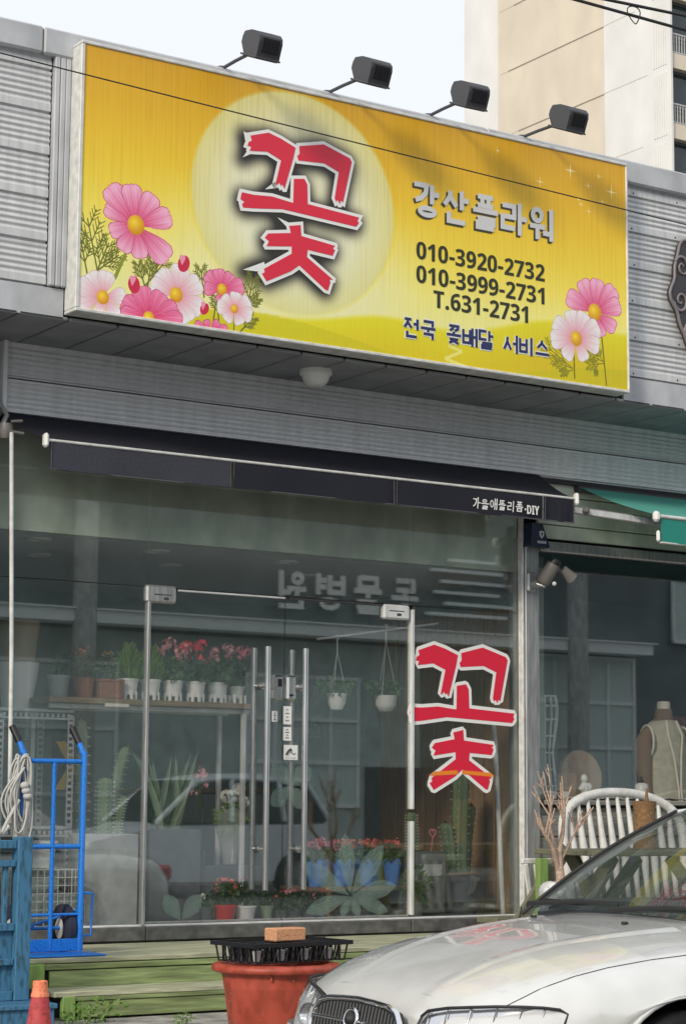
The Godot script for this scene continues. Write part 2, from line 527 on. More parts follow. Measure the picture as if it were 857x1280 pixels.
# strokes of one syllable in a unit box: Array of [points] or ["ring", centre, radii]
func syllable(parts: String) -> Array:
	var out := []
	var l := parts[0]; var w := parts[1]
	var t := parts[2] if parts.length() > 2 else ""
	var put := func(j: String, x: float, y: float, sx: float, sy: float) -> void:
		if j == "ㅇ":
			out.append(["ring", Vector2(x + sx * 0.5, y + sy * 0.5), Vector2(sx * 0.5, sy * 0.5)])
		else:
			for s in JAMO[j]:
				var p := PackedVector2Array()
				for q in s:
					p.append(Vector2(x + q[0] * sx, y + q[1] * sy))
				out.append(p)
	if w == "ㅝ":
		if t:
			put.call(l, 0.12, 0.66, 0.36, 0.30)
			out.append(PackedVector2Array([Vector2(0.0, 0.52), Vector2(0.64, 0.52)])); out.append(PackedVector2Array([Vector2(0.30, 0.52), Vector2(0.30, 0.34)]))
			out.append(PackedVector2Array([Vector2(0.84, 1.0), Vector2(0.84, 0.30)])); out.append(PackedVector2Array([Vector2(0.52, 0.42), Vector2(0.84, 0.42)]))
			put.call(t, 0.16, 0.04, 0.74, 0.20)
		else:
			put.call(l, 0.08, 0.54, 0.42, 0.42)
			out.append(PackedVector2Array([Vector2(0.0, 0.40), Vector2(0.62, 0.40)])); out.append(PackedVector2Array([Vector2(0.30, 0.40), Vector2(0.30, 0.0)]))
			out.append(PackedVector2Array([Vector2(0.86, 1.0), Vector2(0.86, 0.0)])); out.append(PackedVector2Array([Vector2(0.52, 0.22), Vector2(0.86, 0.22)]))
	elif w in "ㅗㅜㅡ":
		var ll := "g" if l == "ㄱ" else l
		if t:
			put.call(ll, 0.2, 0.70, 0.6, 0.27)
			put.call(w, 0.02, 0.42, 0.96, 0.24)
			put.call("g" if t == "ㄱ" else t, 0.2, 0.03, 0.6, 0.27)
		else:
			put.call(ll, 0.18, 0.52, 0.64, 0.44)
			put.call(w, 0.02, 0.0, 0.96, 0.40)
	else:
		if t:
			put.call(l, 0.05, 0.50, 0.46, 0.45)
			put.call(w, 0.60, 0.42, 0.38, 0.58)
			put.call("g" if t == "ㄱ" else t, 0.22, 0.04, 0.62, 0.27)
		else:
			put.call(l, 0.04, 0.18, 0.46, 0.68)
			put.call(w, 0.60, 0.0, 0.40, 1.0)
	return out

# Hangul line: syllables given as jamo runs separated by spaces ("_" is a gap); the box is size wide per syllable
func hangul(m: MB, line: String, at: Vector3, size: Vector2, pitch: float, thick: float, depth: float, xr := Vector3.RIGHT, slant := 0.0, jitter := 0.0) -> void:
	var x := 0.0
	var nrm := xr.cross(Vector3.UP)
	var xf := Transform3D(Basis(xr, Vector3.UP, nrm), at)
	var g := RandomNumberGenerator.new()
	g.seed = 5
	for word in line.split(" "):
		if word == "_":
			x += pitch * 0.55
			continue
		var k := 0
		var dy := g.randf_range(-jitter, jitter)
		var sc := 1.0 + g.randf_range(-jitter, jitter) * 6.0
		for s in syllable(word):
			var d := depth + 0.0003 * k
			k += 1
			if s is Array:
				var c := Vector2(x + s[1].x * size.x, dy + s[1].y * size.y)
				var r := Vector2(s[2].x * size.x, s[2].y * size.y)
				ring2(m, c, r, thick, d, xf)
				continue
			var p := PackedVector2Array()
			for q in s:
				p.append(Vector2(x + (q.x + slant * q.y) * size.x * sc, dy + q.y * size.y * sc))
			for poly in Geometry2D.offset_polyline(p, thick * 0.5, Geometry2D.JOIN_MITER, Geometry2D.END_SQUARE if p.size() == 2 and jitter > 0 else Geometry2D.END_BUTT):
				m.prism(poly, d, xf)
		x += pitch

func ring2(m: MB, c: Vector2, r: Vector2, thick: float, d: float, xf: Transform3D) -> void:
	var cnt := 20
	for i in cnt:
		var a := TAU * i / cnt; var b := TAU * (i + 1) / cnt
		var h := thick * 0.5
		var p := PackedVector2Array([c + Vector2(cos(a), sin(a)) * (r + Vector2(h, h) * 0.6), c + Vector2(cos(b), sin(b)) * (r + Vector2(h, h) * 0.6), c + Vector2(cos(b), sin(b)) * (r - Vector2(h, h) * 1.4), c + Vector2(cos(a), sin(a)) * (r - Vector2(h, h) * 1.4)])
		var z := xf.basis.z.normalized()
		var q := []
		for e in p:
			q.append(xf * Vector3(e.x, e.y, d))
		m.tri_s(q[0], q[1], q[2], z, z, z); m.tri_s(q[0], q[2], q[3], z, z, z)

func text_mesh(s: String, cap: float, depth: float, width := 0.0) -> ArrayMesh:
	var f := SystemFont.new()
	f.font_names = PackedStringArray(["Droid Sans"])
	f.font_weight = 700
	var t := TextMesh.new()
	t.text = s
	t.font = f
	t.font_size = 64
	t.pixel_size = cap / (64.0 * 0.714)
	t.depth = depth
	t.horizontal_alignment = HORIZONTAL_ALIGNMENT_LEFT
	t.vertical_alignment = VERTICAL_ALIGNMENT_BOTTOM
	t.curve_step = 1.0
	var a := t.get_mesh_arrays()
	var v: PackedVector3Array = a[Mesh.ARRAY_VERTEX]
	var lo := Vector3.INF; var hi := -Vector3.INF
	for p in v:
		lo = lo.min(p); hi = hi.max(p)
	var sx := width / (hi.x - lo.x) if width > 0.0 else 1.0
	for i in v.size():
		v[i] = Vector3((v[i].x - lo.x) * sx, v[i].y - lo.y, v[i].z)
	a[Mesh.ARRAY_VERTEX] = v
	a[Mesh.ARRAY_TANGENT] = null
	var am := ArrayMesh.new()
	am.add_surface_from_arrays(Mesh.PRIMITIVE_TRIANGLES, a)
	return am

# ---------------------------------------------------------------- the printed face of the sign
const CHAR := [
	[0.2753, 0.0877, 0.3062, 0.0775, 0.3272, 0.0826, 0.3531, 0.0919, 0.3495, 0.1081, 0.3347, 0.1577, 0.3310, 0.1520, 0.3282, 0.1545, 0.3255, 0.1500, 0.3223, 0.1535, 0.3189, 0.1546, 0.3283, 0.1158, 0.3043, 0.1068, 0.2742, 0.1108, 0.277, 0.1047, 0.2704, 0.1034, 0.2726, 0.0979, 0.2777, 0.0949],
	[0.3596, 0.0882, 0.4026, 0.0776, 0.4495, 0.0907, 0.4532, 0.0958, 0.438, 0.1612, 0.4340, 0.1590, 0.432, 0.1648, 0.4285, 0.1590, 0.4255, 0.1620, 0.4229, 0.1573, 0.43, 0.1157, 0.4044, 0.1067, 0.3584, 0.1103, 0.3562, 0.1043, 0.3603, 0.0997],
	[0.2625, 0.1757, 0.2824, 0.1761, 0.314, 0.1733, 0.3445, 0.1765, 0.3501, 0.1766, 0.3508, 0.14, 0.369, 0.1368, 0.3744, 0.1449, 0.3754, 0.1744, 0.467, 0.1799, 0.464, 0.1856, 0.467, 0.1882, 0.4619, 0.195, 0.3316, 0.1894, 0.2827, 0.1963, 0.2642, 0.1981, 0.2627, 0.1933, 0.2669, 0.1896, 0.2598, 0.1863, 0.2611, 0.1798],
	[0.3436, 0.2129, 0.3634, 0.2084, 0.3648, 0.2248, 0.4242, 0.2304, 0.4206, 0.2353, 0.4242, 0.2373, 0.4201, 0.2465, 0.3762, 0.244, 0.3748, 0.2552, 0.4211, 0.2828, 0.4150, 0.2838, 0.4166, 0.2880, 0.4123, 0.3008, 0.4079, 0.3001, 0.3618, 0.27, 0.3474, 0.281, 0.3058, 0.3023, 0.2979, 0.2922, 0.3027, 0.289, 0.3012, 0.2842, 0.3485, 0.2542, 0.3483, 0.2433, 0.305, 0.2496, 0.3092, 0.2418, 0.302, 0.2374, 0.3076, 0.2302, 0.3466, 0.2232],
]
const SPIKES := [[0.263, 0.123, 0.277, 0.115, 0.271, 0.111], [0.2640, 0.0835, 0.280, 0.087, 0.267, 0.097], [0.3235, 0.2030, 0.3430, 0.2080, 0.3451, 0.2190], [0.2660, 0.2908, 0.3020, 0.2735, 0.3041, 0.2890], [0.3015, 0.1645, 0.3194, 0.149, 0.3234, 0.1585]]
const SIGN_X := 5.135
const SIGN_Y := 5.742
const SIGN_W := 4.195
const SIGN_H := 1.628

func poly_of(a: Array) -> PackedVector2Array:
	var p := PackedVector2Array()
	for i in range(0, a.size(), 2):
		p.append(Vector2(a[i], a[i + 1]))
	return p

func fill_poly(im: Image, p: PackedVector2Array, fn) -> void:
	var w := im.get_width(); var h := im.get_height()
	var y0 := INF; var y1 := -INF
	for q in p:
		y0 = minf(y0, q.y); y1 = maxf(y1, q.y)
	for y in range(maxi(0, int(floor(y0))), mini(h - 1, int(ceil(y1))) + 1):
		var yy := y + 0.5
		var xs := []
		for i in p.size():
			var a := p[i]; var b := p[(i + 1) % p.size()]
			if (a.y <= yy) != (b.y <= yy):
				xs.append(a.x + (yy - a.y) / (b.y - a.y) * (b.x - a.x))
		xs.sort()
		for k in range(0, xs.size() - 1, 2):
			var xa := clampi(int(round(xs[k])), 0, w); var xb := clampi(int(round(xs[k + 1])), 0, w)
			if xb <= xa:
				continue
			if fn is Color:
				im.fill_rect(Rect2i(xa, y, xb - xa, 1), fn)
			else:
				for x in range(xa, xb):
					im.set_pixel(x, y, fn.call(x, y, im.get_pixel(x, y)))

func line_poly(im: Image, a: Vector2, b: Vector2, wa: float, wb: float, c: Color) -> void:
	var o := (b - a).orthogonal().normalized()
	fill_poly(im, PackedVector2Array([a + o * wa, b + o * wb, b - o * wb, a - o * wa]), c)

func petal_shape(c: Vector2, t: Vector2, wid: float) -> PackedVector2Array:
	var d := t - c
	var o := d.orthogonal().normalized() * wid
	var p := PackedVector2Array()
	for e in [[0.06, 0.05], [0.25, 0.20], [0.45, 0.38], [0.65, 0.52], [0.84, 0.56], [0.96, 0.42], [0.985, 0.2], [0.965, 0.08], [1.01, 0.0], [0.97, -0.08], [0.99, -0.18], [0.95, -0.42], [0.83, -0.56], [0.65, -0.52], [0.45, -0.38], [0.25, -0.20], [0.06, -0.05]]:
		p.append(c + d * e[0] + o * e[1])
	return p

func flower(im: Image, c: Vector2, tips: Array, yr: float, inner: Color, outer: Color, edge: Color, wf := 1.0) -> void:
	var W := float(im.get_width())
	c *= W
	yr *= W
	for i in range(0, tips.size(), 2):
		var t := Vector2(tips[i], tips[i + 1]) * W
		var len := (t - c).length()
		var wid := len * 0.60 * wf
		var d := (t - c).normalized()
		var o := d.orthogonal()
		fill_poly(im, petal_shape(c, t + d * 1.5, wid + 3.0), edge)
		var fn := func(x: int, y: int, _old: Color) -> Color:
			var q := Vector2(x, y) - c
			var u := clampf(q.dot(d) / len, 0.0, 1.0)
			var s := q.dot(o) / len
			var k := clampf((u - 0.12) / 0.75, 0.0, 1.0)
			var col := inner.lerp(outer, pow(k, 0.75))
			var st := sin(s * 60.0 / (0.4 + u) ) * sin(s * 23.0 + 1.0)
			return col.lerp(inner if st > 0.45 else Color(1, 0.97, 0.97), 0.16 if absf(st) > 0.45 else 0.0).lerp(edge, 0.28 * clampf((absf(s) / (0.40 * wf * (0.25 + u)) - 0.75) * 3.0, 0.0, 1.0))
		fill_poly(im, petal_shape(c, t, wid), fn)
	var ring := PackedVector2Array()
	for k in 24:
		ring.append(c + Vector2(cos(TAU * k / 24), sin(TAU * k / 24) * 1.08) * yr)
	var yc := func(x: int, y: int, _old: Color) -> Color:
		var q := (Vector2(x, y) - c) / yr
		var b := clampf(1.0 - (q - Vector2(-0.25, -0.3)).length() * 0.75, 0.0, 1.0)
		return Color8(214, 140, 8).lerp(Color8(255, 222, 60), b)
	fill_poly(im, ring, yc)

func frond(im: Image, a: Vector2, b: Vector2, depth: int, c: Color, wid: float) -> void:
	line_poly(im, a, b, wid, wid * 0.75, c)
	if depth <= 0:
		return
	var d := b - a
	for k in [0.35, 0.6, 0.85]:
		for s in [-1, 1]:
			var p: Vector2 = a + d * k
			frond(im, p, p + d.rotated(s * 0.62) * (0.52 - k * 0.2), depth - 1, c, wid * 0.8)

func paint_sign() -> ImageTexture:
	var w := 512; var h := 199
	var mask := Image.create_empty(w, h, false, Image.FORMAT_L8)
	for a in CHAR + SPIKES:
		for p in Geometry2D.offset_polygon(poly_of(a), 0.008):
			for i in p.size():
				p[i] = p[i] * w + Vector2(-1.0, 2.0)
			fill_poly(mask, p, Color.WHITE)
	var g := PackedFloat32Array()
	g.resize(w * h)
	for y in h:
		for x in w:
			g[y * w + x] = mask.get_pixel(x, y).r
	var R := 4
	for pass_ in 3:
		for dir in 2:
			var o := g.duplicate()
			var step := 1 if dir == 0 else w
			var cnt := w if dir == 0 else h
			for line in (h if dir == 0 else w):
				var base := line * w if dir == 0 else line
				var sum := 0.0
				for i in range(-R, cnt):
					if i + R < cnt:
						sum += g[base + (i + R) * step]
					if i - R - 1 >= 0:
						sum -= g[base + (i - R - 1) * step]
					if i >= 0:
						o[base + i * step] = sum / (2 * R + 1)
			g = o
	var stops := [[0.0, Color8(220, 164, 20)], [0.22, Color8(232, 182, 26)], [0.36, Color8(240, 198, 38)], [0.50, Color8(244, 214, 60)], [0.62, Color8(248, 228, 92)], [0.74, Color8(249, 240, 134)], [0.86, Color8(242, 238, 156)], [1.0, Color8(242, 238, 156)]]
	var nz := FastNoiseLite.new()
	nz.seed = 4
	nz.frequency = 0.05
	var data := PackedByteArray()
	data.resize(w * h * 3)
	for y in h:
		for x in w:
			var a := (x + 0.5) / w; var b := (y + 0.5) / w
			var t := b / 0.388
			var c := Color.WHITE
			for k in stops.size() - 1:
				if t >= stops[k][0] and t <= stops[k + 1][0]:
					c = stops[k][1].lerp(stops[k + 1][1], (t - stops[k][0]) / (stops[k + 1][0] - stops[k][0]))
			# pale moon behind the big character
			var q := Vector2((a - 0.355) / 0.180, (b - 0.176) / 0.172)
			var r := q.length()
			if r < 1.0:
				var moon := Color8(228, 222, 148).lerp(Color8(236, 238, 214), clampf((1.0 - r) * 2.4, 0.0, 1.0))
				c = c.lerp(moon, clampf((1.0 - r) * 24.0, 0.0, 0.90))
			else:
				var halo := clampf(1.0 - (r - 1.0) * 2.2, 0.0, 1.0) * clampf((t - 0.40) * 2.5, 0.0, 1.0)
				c = c.lerp(Color8(240, 238, 188), halo * 0.75)
			# yellow hills along the foot
			var hy := 0.368 - 0.040 * smoothstep(0.05, 0.55, a) - 0.046 * smoothstep(0.55, 0.95, a) + 0.006 * sin(a * 21.0)
			if b > hy:
				var hill := Color8(232, 224, 28).lerp(Color8(221, 196, 12), clampf((b - hy) / 0.07, 0.0, 1.0))
				c = c.lerp(hill, clampf((b - hy) * 110.0, 0.0, 1.0))
			var hy2 := 0.372 + 0.02 * sin(a * 9.0 + 2.0)
			if b > hy2 and a > 0.14:
				c = c.lerp(Color8(196, 190, 10), 0.45)
			# rain streaks run down from the top edge
			var s := nz.get_noise_2d(x * 9.0, y * 0.16) * clampf(1.0 - t * 0.75, 0.2, 1.0)
			c = c.lerp(Color8(150, 110, 50), clampf(s * 0.26, 0.0, 0.10))
			c = c.lerp(Color8(240, 236, 210), clampf(-s * 0.16, 0.0, 0.05))
			c = c.lerp(Color8(28, 26, 24), clampf(g[y * w + x] * 1.30, 0.0, 0.93))
			var i := (y * w + x) * 3
			data[i] = int(c.r8); data[i + 1] = int(c.g8); data[i + 2] = int(c.b8)
	var im := Image.create_from_data(w, h, false, Image.FORMAT_RGB8, data)
	im.resize(2048, 796, Image.INTERPOLATE_CUBIC)
	var W := 2048.0
	var olive := Color8(112, 116, 34)
	var r2 := RandomNumberGenerator.new()
	r2.seed = 12
	# ferny leaves
	for f in [[0.035, 0.335, 0.016, 0.255], [0.030, 0.335, 0.050, 0.285], [0.030, 0.33, 0.066, 0.300], [0.018, 0.335, 0.006, 0.285], [0.108, 0.34, 0.096, 0.308], [0.108, 0.338, 0.138, 0.300], [0.112, 0.338, 0.118, 0.300], [0.203, 0.342, 0.197, 0.300], [0.274, 0.35, 0.284, 0.300], [0.272, 0.35, 0.293, 0.330], [0.228, 0.372, 0.222, 0.335], [0.262, 0.385, 0.285, 0.360]]:
		frond(im, Vector2(f[0], f[1]) * W, Vector2(f[2], f[3]) * W, 2, olive, 2.6)
	for f in [[0.882, 0.362, 0.829, 0.333], [0.882, 0.362, 0.846, 0.355], [0.882, 0.364, 0.858, 0.372], [0.948, 0.343, 0.915, 0.335], [0.948, 0.345, 0.913, 0.352], [0.945, 0.343, 0.930, 0.322], [0.928, 0.350, 0.930, 0.366]]:
		frond(im, Vector2(f[0], f[1]) * W, Vector2(f[2], f[3]) * W, 2, Color8(134, 132, 14), 2.0)
	line_poly(im, Vector2(0.079, 0.290) * W, Vector2(0.060, 0.335) * W, 4.5, 5.5, Color8(140, 150, 40))
	line_poly(im, Vector2(0.2225, 0.345) * W, Vector2(0.2184, 0.375) * W, 2.5, 2.5, olive)
	line_poly(im, Vector2(0.253, 0.36) * W, Vector2(0.253, 0.385) * W, 2.0, 2.0, olive)
	line_poly(im, Vector2(0.8835, 0.335) * W, Vector2(0.885, 0.3786) * W, 3.0, 2.5, Color8(120, 112, 12))
	line_poly(im, Vector2(0.9415, 0.295) * W, Vector2(0.9515, 0.382) * W, 3.0, 2.5, Color8(120, 112, 12))
	# pale swoosh
	for s in [[0.634, 0.356, 0.661, 0.362], [0.661, 0.362, 0.628, 0.377], [0.628, 0.377, 0.672, 0.386]]:
		line_poly(im, Vector2(s[0], s[1]) * W, Vector2(s[2], s[3]) * W, 5.0, 5.0, Color8(238, 230, 120))
	# cosmos flowers
	var deep := Color8(216, 50, 104); var pink := Color8(246, 176, 206); var edge := Color8(176, 48, 96)
	var hot := Color8(222, 50, 104); var whi := Color8(240, 236, 236); var blush := Color8(232, 140, 158); var wedge := Color8(206, 176, 182)
	flower(im, Vector2(0.0425, 0.364), [0.022, 0.331, 0.0485, 0.326, 0.078, 0.357, 0.066, 0.388, 0.036, 0.390, 0.0, 0.379, 0.002, 0.350], 0.0095, blush, whi, wedge, 1.0)
	flower(im, Vector2(0.0915, 0.2528), [0.0505, 0.2691, 0.043, 0.232, 0.0473, 0.203, 0.082, 0.1943, 0.1196, 0.2041, 0.1472, 0.2306, 0.144, 0.2956, 0.1000, 0.3003, 0.070, 0.2938], 0.0135, deep, pink, edge, 0.80)
	flower(im, Vector2(0.1576, 0.344), [0.1294, 0.313, 0.1651, 0.299, 0.197, 0.3189, 0.2005, 0.360, 0.180, 0.380, 0.138, 0.378, 0.116, 0.335], 0.0105, blush, whi, wedge, 1.0)
	flower(im, Vector2(0.1148, 0.3835), [0.0726, 0.3651, 0.1000, 0.3402, 0.1367, 0.3447, 0.1622, 0.3655, 0.1691, 0.386, 0.0703, 0.3865], 0.009, hot, Color8(238, 128, 170), edge)
	flower(im, Vector2(0.2323, 0.3254), [0.2052, 0.3057, 0.2246, 0.296, 0.249, 0.3003, 0.2681, 0.3147, 0.2533, 0.3358, 0.2272, 0.3445, 0.2028, 0.3283], 0.0082, hot, Color8(240, 140, 180), edge)
	flower(im, Vector2(0.2529, 0.3512), [0.2326, 0.3358, 0.2559, 0.326, 0.2789, 0.3352, 0.2829, 0.3579, 0.2642, 0.3725, 0.2388, 0.3703, 0.2244, 0.3514], 0.0062, blush, whi, wedge, 1.1)
	flower(im, Vector2(0.2124, 0.389), [0.1881, 0.3833, 0.207, 0.3734, 0.2285, 0.3741, 0.2431, 0.386], 0.003, hot, Color8(238, 128, 170), edge)
	flower(im, Vector2(0.9281, 0.2629), [0.8697, 0.2424, 0.9019, 0.2115, 0.9353, 0.2058, 0.9729, 0.217, 0.9834, 0.2428, 0.9721, 0.2851, 0.9435, 0.3018, 0.909, 0.2834], 0.0138, deep, pink, edge, 0.80)
	flower(im, Vector2(0.8887, 0.3114), [0.8426, 0.2881, 0.8768, 0.2659, 0.908, 0.2664, 0.9366, 0.2844, 0.9376, 0.3186, 0.9073, 0.3454, 0.8653, 0.3469, 0.836, 0.3197], 0.0115, blush, whi, wedge, 0.9)
	for bud in [[0.169, 0.297, 0.011, 0.3], [0.0905, 0.339, 0.011, -0.1], [0.204, 0.358, 0.008, 0.5]]:
		var bp := PackedVector2Array()
		for k in 18:
			var a := TAU * k / 18
			bp.append((Vector2(bud[0], bud[1]) + Vector2(cos(a) * 0.85, sin(a) * 1.15).rotated(bud[3]) * bud[2]) * W)
		fill_poly(im, bp, Color8(206, 34, 70))
		var tp := Vector2(bud[0], bud[1] - bud[2] * 0.7) * W
		fill_poly(im, petal_shape(Vector2(bud[0] - 0.003, bud[1] + 0.003) * W, tp - Vector2(4, 10), bud[2] * W * 0.8), Color8(240, 150, 180))
	# four-pointed stars
	for s in [[0.7308, 0.0267, 9], [0.8164, 0.0629, 13], [0.8796, 0.033, 17], [0.9389, 0.032, 9], [0.9165, 0.0521, 10], [0.966, 0.0544, 16], [0.896, 0.0786, 7], [0.9009, 0.0858, 8], [0.9469, 0.074, 8], [0.9177, 0.0951, 8]]:
		var c := Vector2(s[0], s[1]) * W
		var star := PackedVector2Array()
		for k in 16:
			var rad: float = s[2] * (1.7 if k % 4 == 0 else 0.30)
			if k % 4 == 2:
				rad = s[2] * 0.34
			star.append(c + Vector2(cos(TAU * k / 16), sin(TAU * k / 16)) * rad)
		fill_poly(im, star, Color8(250, 236, 176))
	return ImageTexture.create_from_image(im)

# ---------------------------------------------------------------- scene
func ccw(p: PackedVector2Array) -> PackedVector2Array:
	if Geometry2D.is_polygon_clockwise(p):
		p.reverse()
	return p

func _ready() -> void:
	# camera
	var cam := Camera3D.new()
	cam.name = "camera"
	var yaw := deg_to_rad(33.288); var pitch := deg_to_rad(8.03); var roll := deg_to_rad(0.435)
	cam.fov = rad_to_deg(2.0 * atan(640.0 / 2604.0))
	cam.near = 0.1
	cam.far = 2000.0
	cam.transform = Transform3D(Basis(Vector3.UP, -yaw) * Basis(Vector3.RIGHT, pitch) * Basis(Vector3.BACK, roll), V(0, 1.3, 11.6))
	add_child(cam)
	# hazy bright sky
	var sky := ProceduralSkyMaterial.new()
	sky.sky_top_color = Color(0.872, 0.89, 0.917)
	sky.sky_horizon_color = Color(0.885, 0.90, 0.92)
	sky.sky_curve = 0.12
	sky.ground_bottom_color = Color(0.35, 0.34, 0.32)
	sky.ground_horizon_color = Color(0.6, 0.6, 0.6)
	sky.sun_angle_max = 20.0
	sky.sky_energy_multiplier = 0.905
	var env := Environment.new()
	env.background_mode = Environment.BG_SKY
	env.sky = Sky.new()
	env.sky.sky_material = sky
	env.tonemap_mode = Environment.TONE_MAPPER_LINEAR
	env.tonemap_exposure = 1.56
	env.sdfgi_enabled = true
	env.ssao_enabled = true
	env.ssil_enabled = true
	var we := WorldEnvironment.new()
	we.name = "environment"
	we.environment = env
	add_child(we)
	var sun := DirectionalLight3D.new()
	sun.name = "sun"
	sun.light_energy = 0.5
	sun.light_color = Color(1.0, 0.96, 0.89)
	sun.light_angular_distance = 10.0
	sun.shadow_enabled = true
	sun.basis = Basis.looking_at(V(1.86, -1.12, -1.0), Vector3.UP)
	add_child(sun)

	make_materials()
	rng.seed = 77
	setting()
	shop_building()
	sign_board()
	roof_fittings()
	awnings()
	tower()
	opposite_side()
	front_steps()
	street_things()
	silver_car()
	right_shop_things()
	shop_interior()

# ---------------------------------------------------------------- ground
func setting() -> void:
	var m := MB.new()
	m.quad(V(-300, -0.06, -300), V(300, -0.06, -300), V(300, -0.06, 300), V(-300, -0.06, 300))
	struct("ground", m, M.ground)
	m = MB.new()
	m.quad(V(-80, -0.03, 3.42), V(120, -0.03, 3.42), V(120, -0.03, 19.0), V(-80, -0.03, 19.0))
	struct("road", m, M.asphalt)
	m = MB.new()
	m.box(V(20, 0.03, 1.60), V(200, 0.24, 3.36))
	struct("pavement", m, M.concrete)
	m = MB.new()
	m.box(V(20, -0.02, 20.6), V(200, 0.24, 3.2))
	struct("far_pavement", m, M.concrete)
	m = MB.new()
	m.box(V(20, -0.05, 3.34), V(200, 0.05, 0.12))
	var kerb := struct("kerb", m, M.concrete)
	var ks := MB.new()
	ks.rbox(Vector3.ZERO, V(0.985, 0.17, 0.14), 0.02)
	var km := ks.mesh()
	for i in 14:
		inst(kerb, "kerb_stone", km, M.concrete, V(-1.0 + i * 1.0, 0.062, 3.35))

# ---------------------------------------------------------------- shop row
func corrugated(len: float, h: float, ridges: int, flat_low: float, depth: float) -> ArrayMesh:
	# profile in y,z, swept along x, centred on x = 0, foot at y = 0
	var p := [Vector2(0.0, -0.022), Vector2(0.008, -0.022), Vector2(0.012, 0.0), Vector2(flat_low, 0.0)]
	var pitch := (h - flat_low - 0.02) / ridges
	for i in ridges:
		var y := flat_low + i * pitch
		for k in 8:
			p.append(Vector2(y + pitch * (k + 0.5) / 8.0, -depth * (0.5 - 0.5 * cos(TAU * (k + 0.5) / 8.0))))
	p.append(Vector2(h - 0.006, 0.0)); p.append(Vector2(h - 0.003, -0.022))
	var m := MB.new()
	for i in p.size() - 1:
		var a: Vector2 = p[i]; var b: Vector2 = p[i + 1]
		m.quad(V(-len / 2, a.x, a.y), V(len / 2, a.x, a.y), V(len / 2, b.x, b.y), V(-len / 2, b.x, b.y))
	m.box(V(0, h / 2, -0.030), V(len, h - 0.010, 0.014))
	return m.mesh()

var B: Node3D

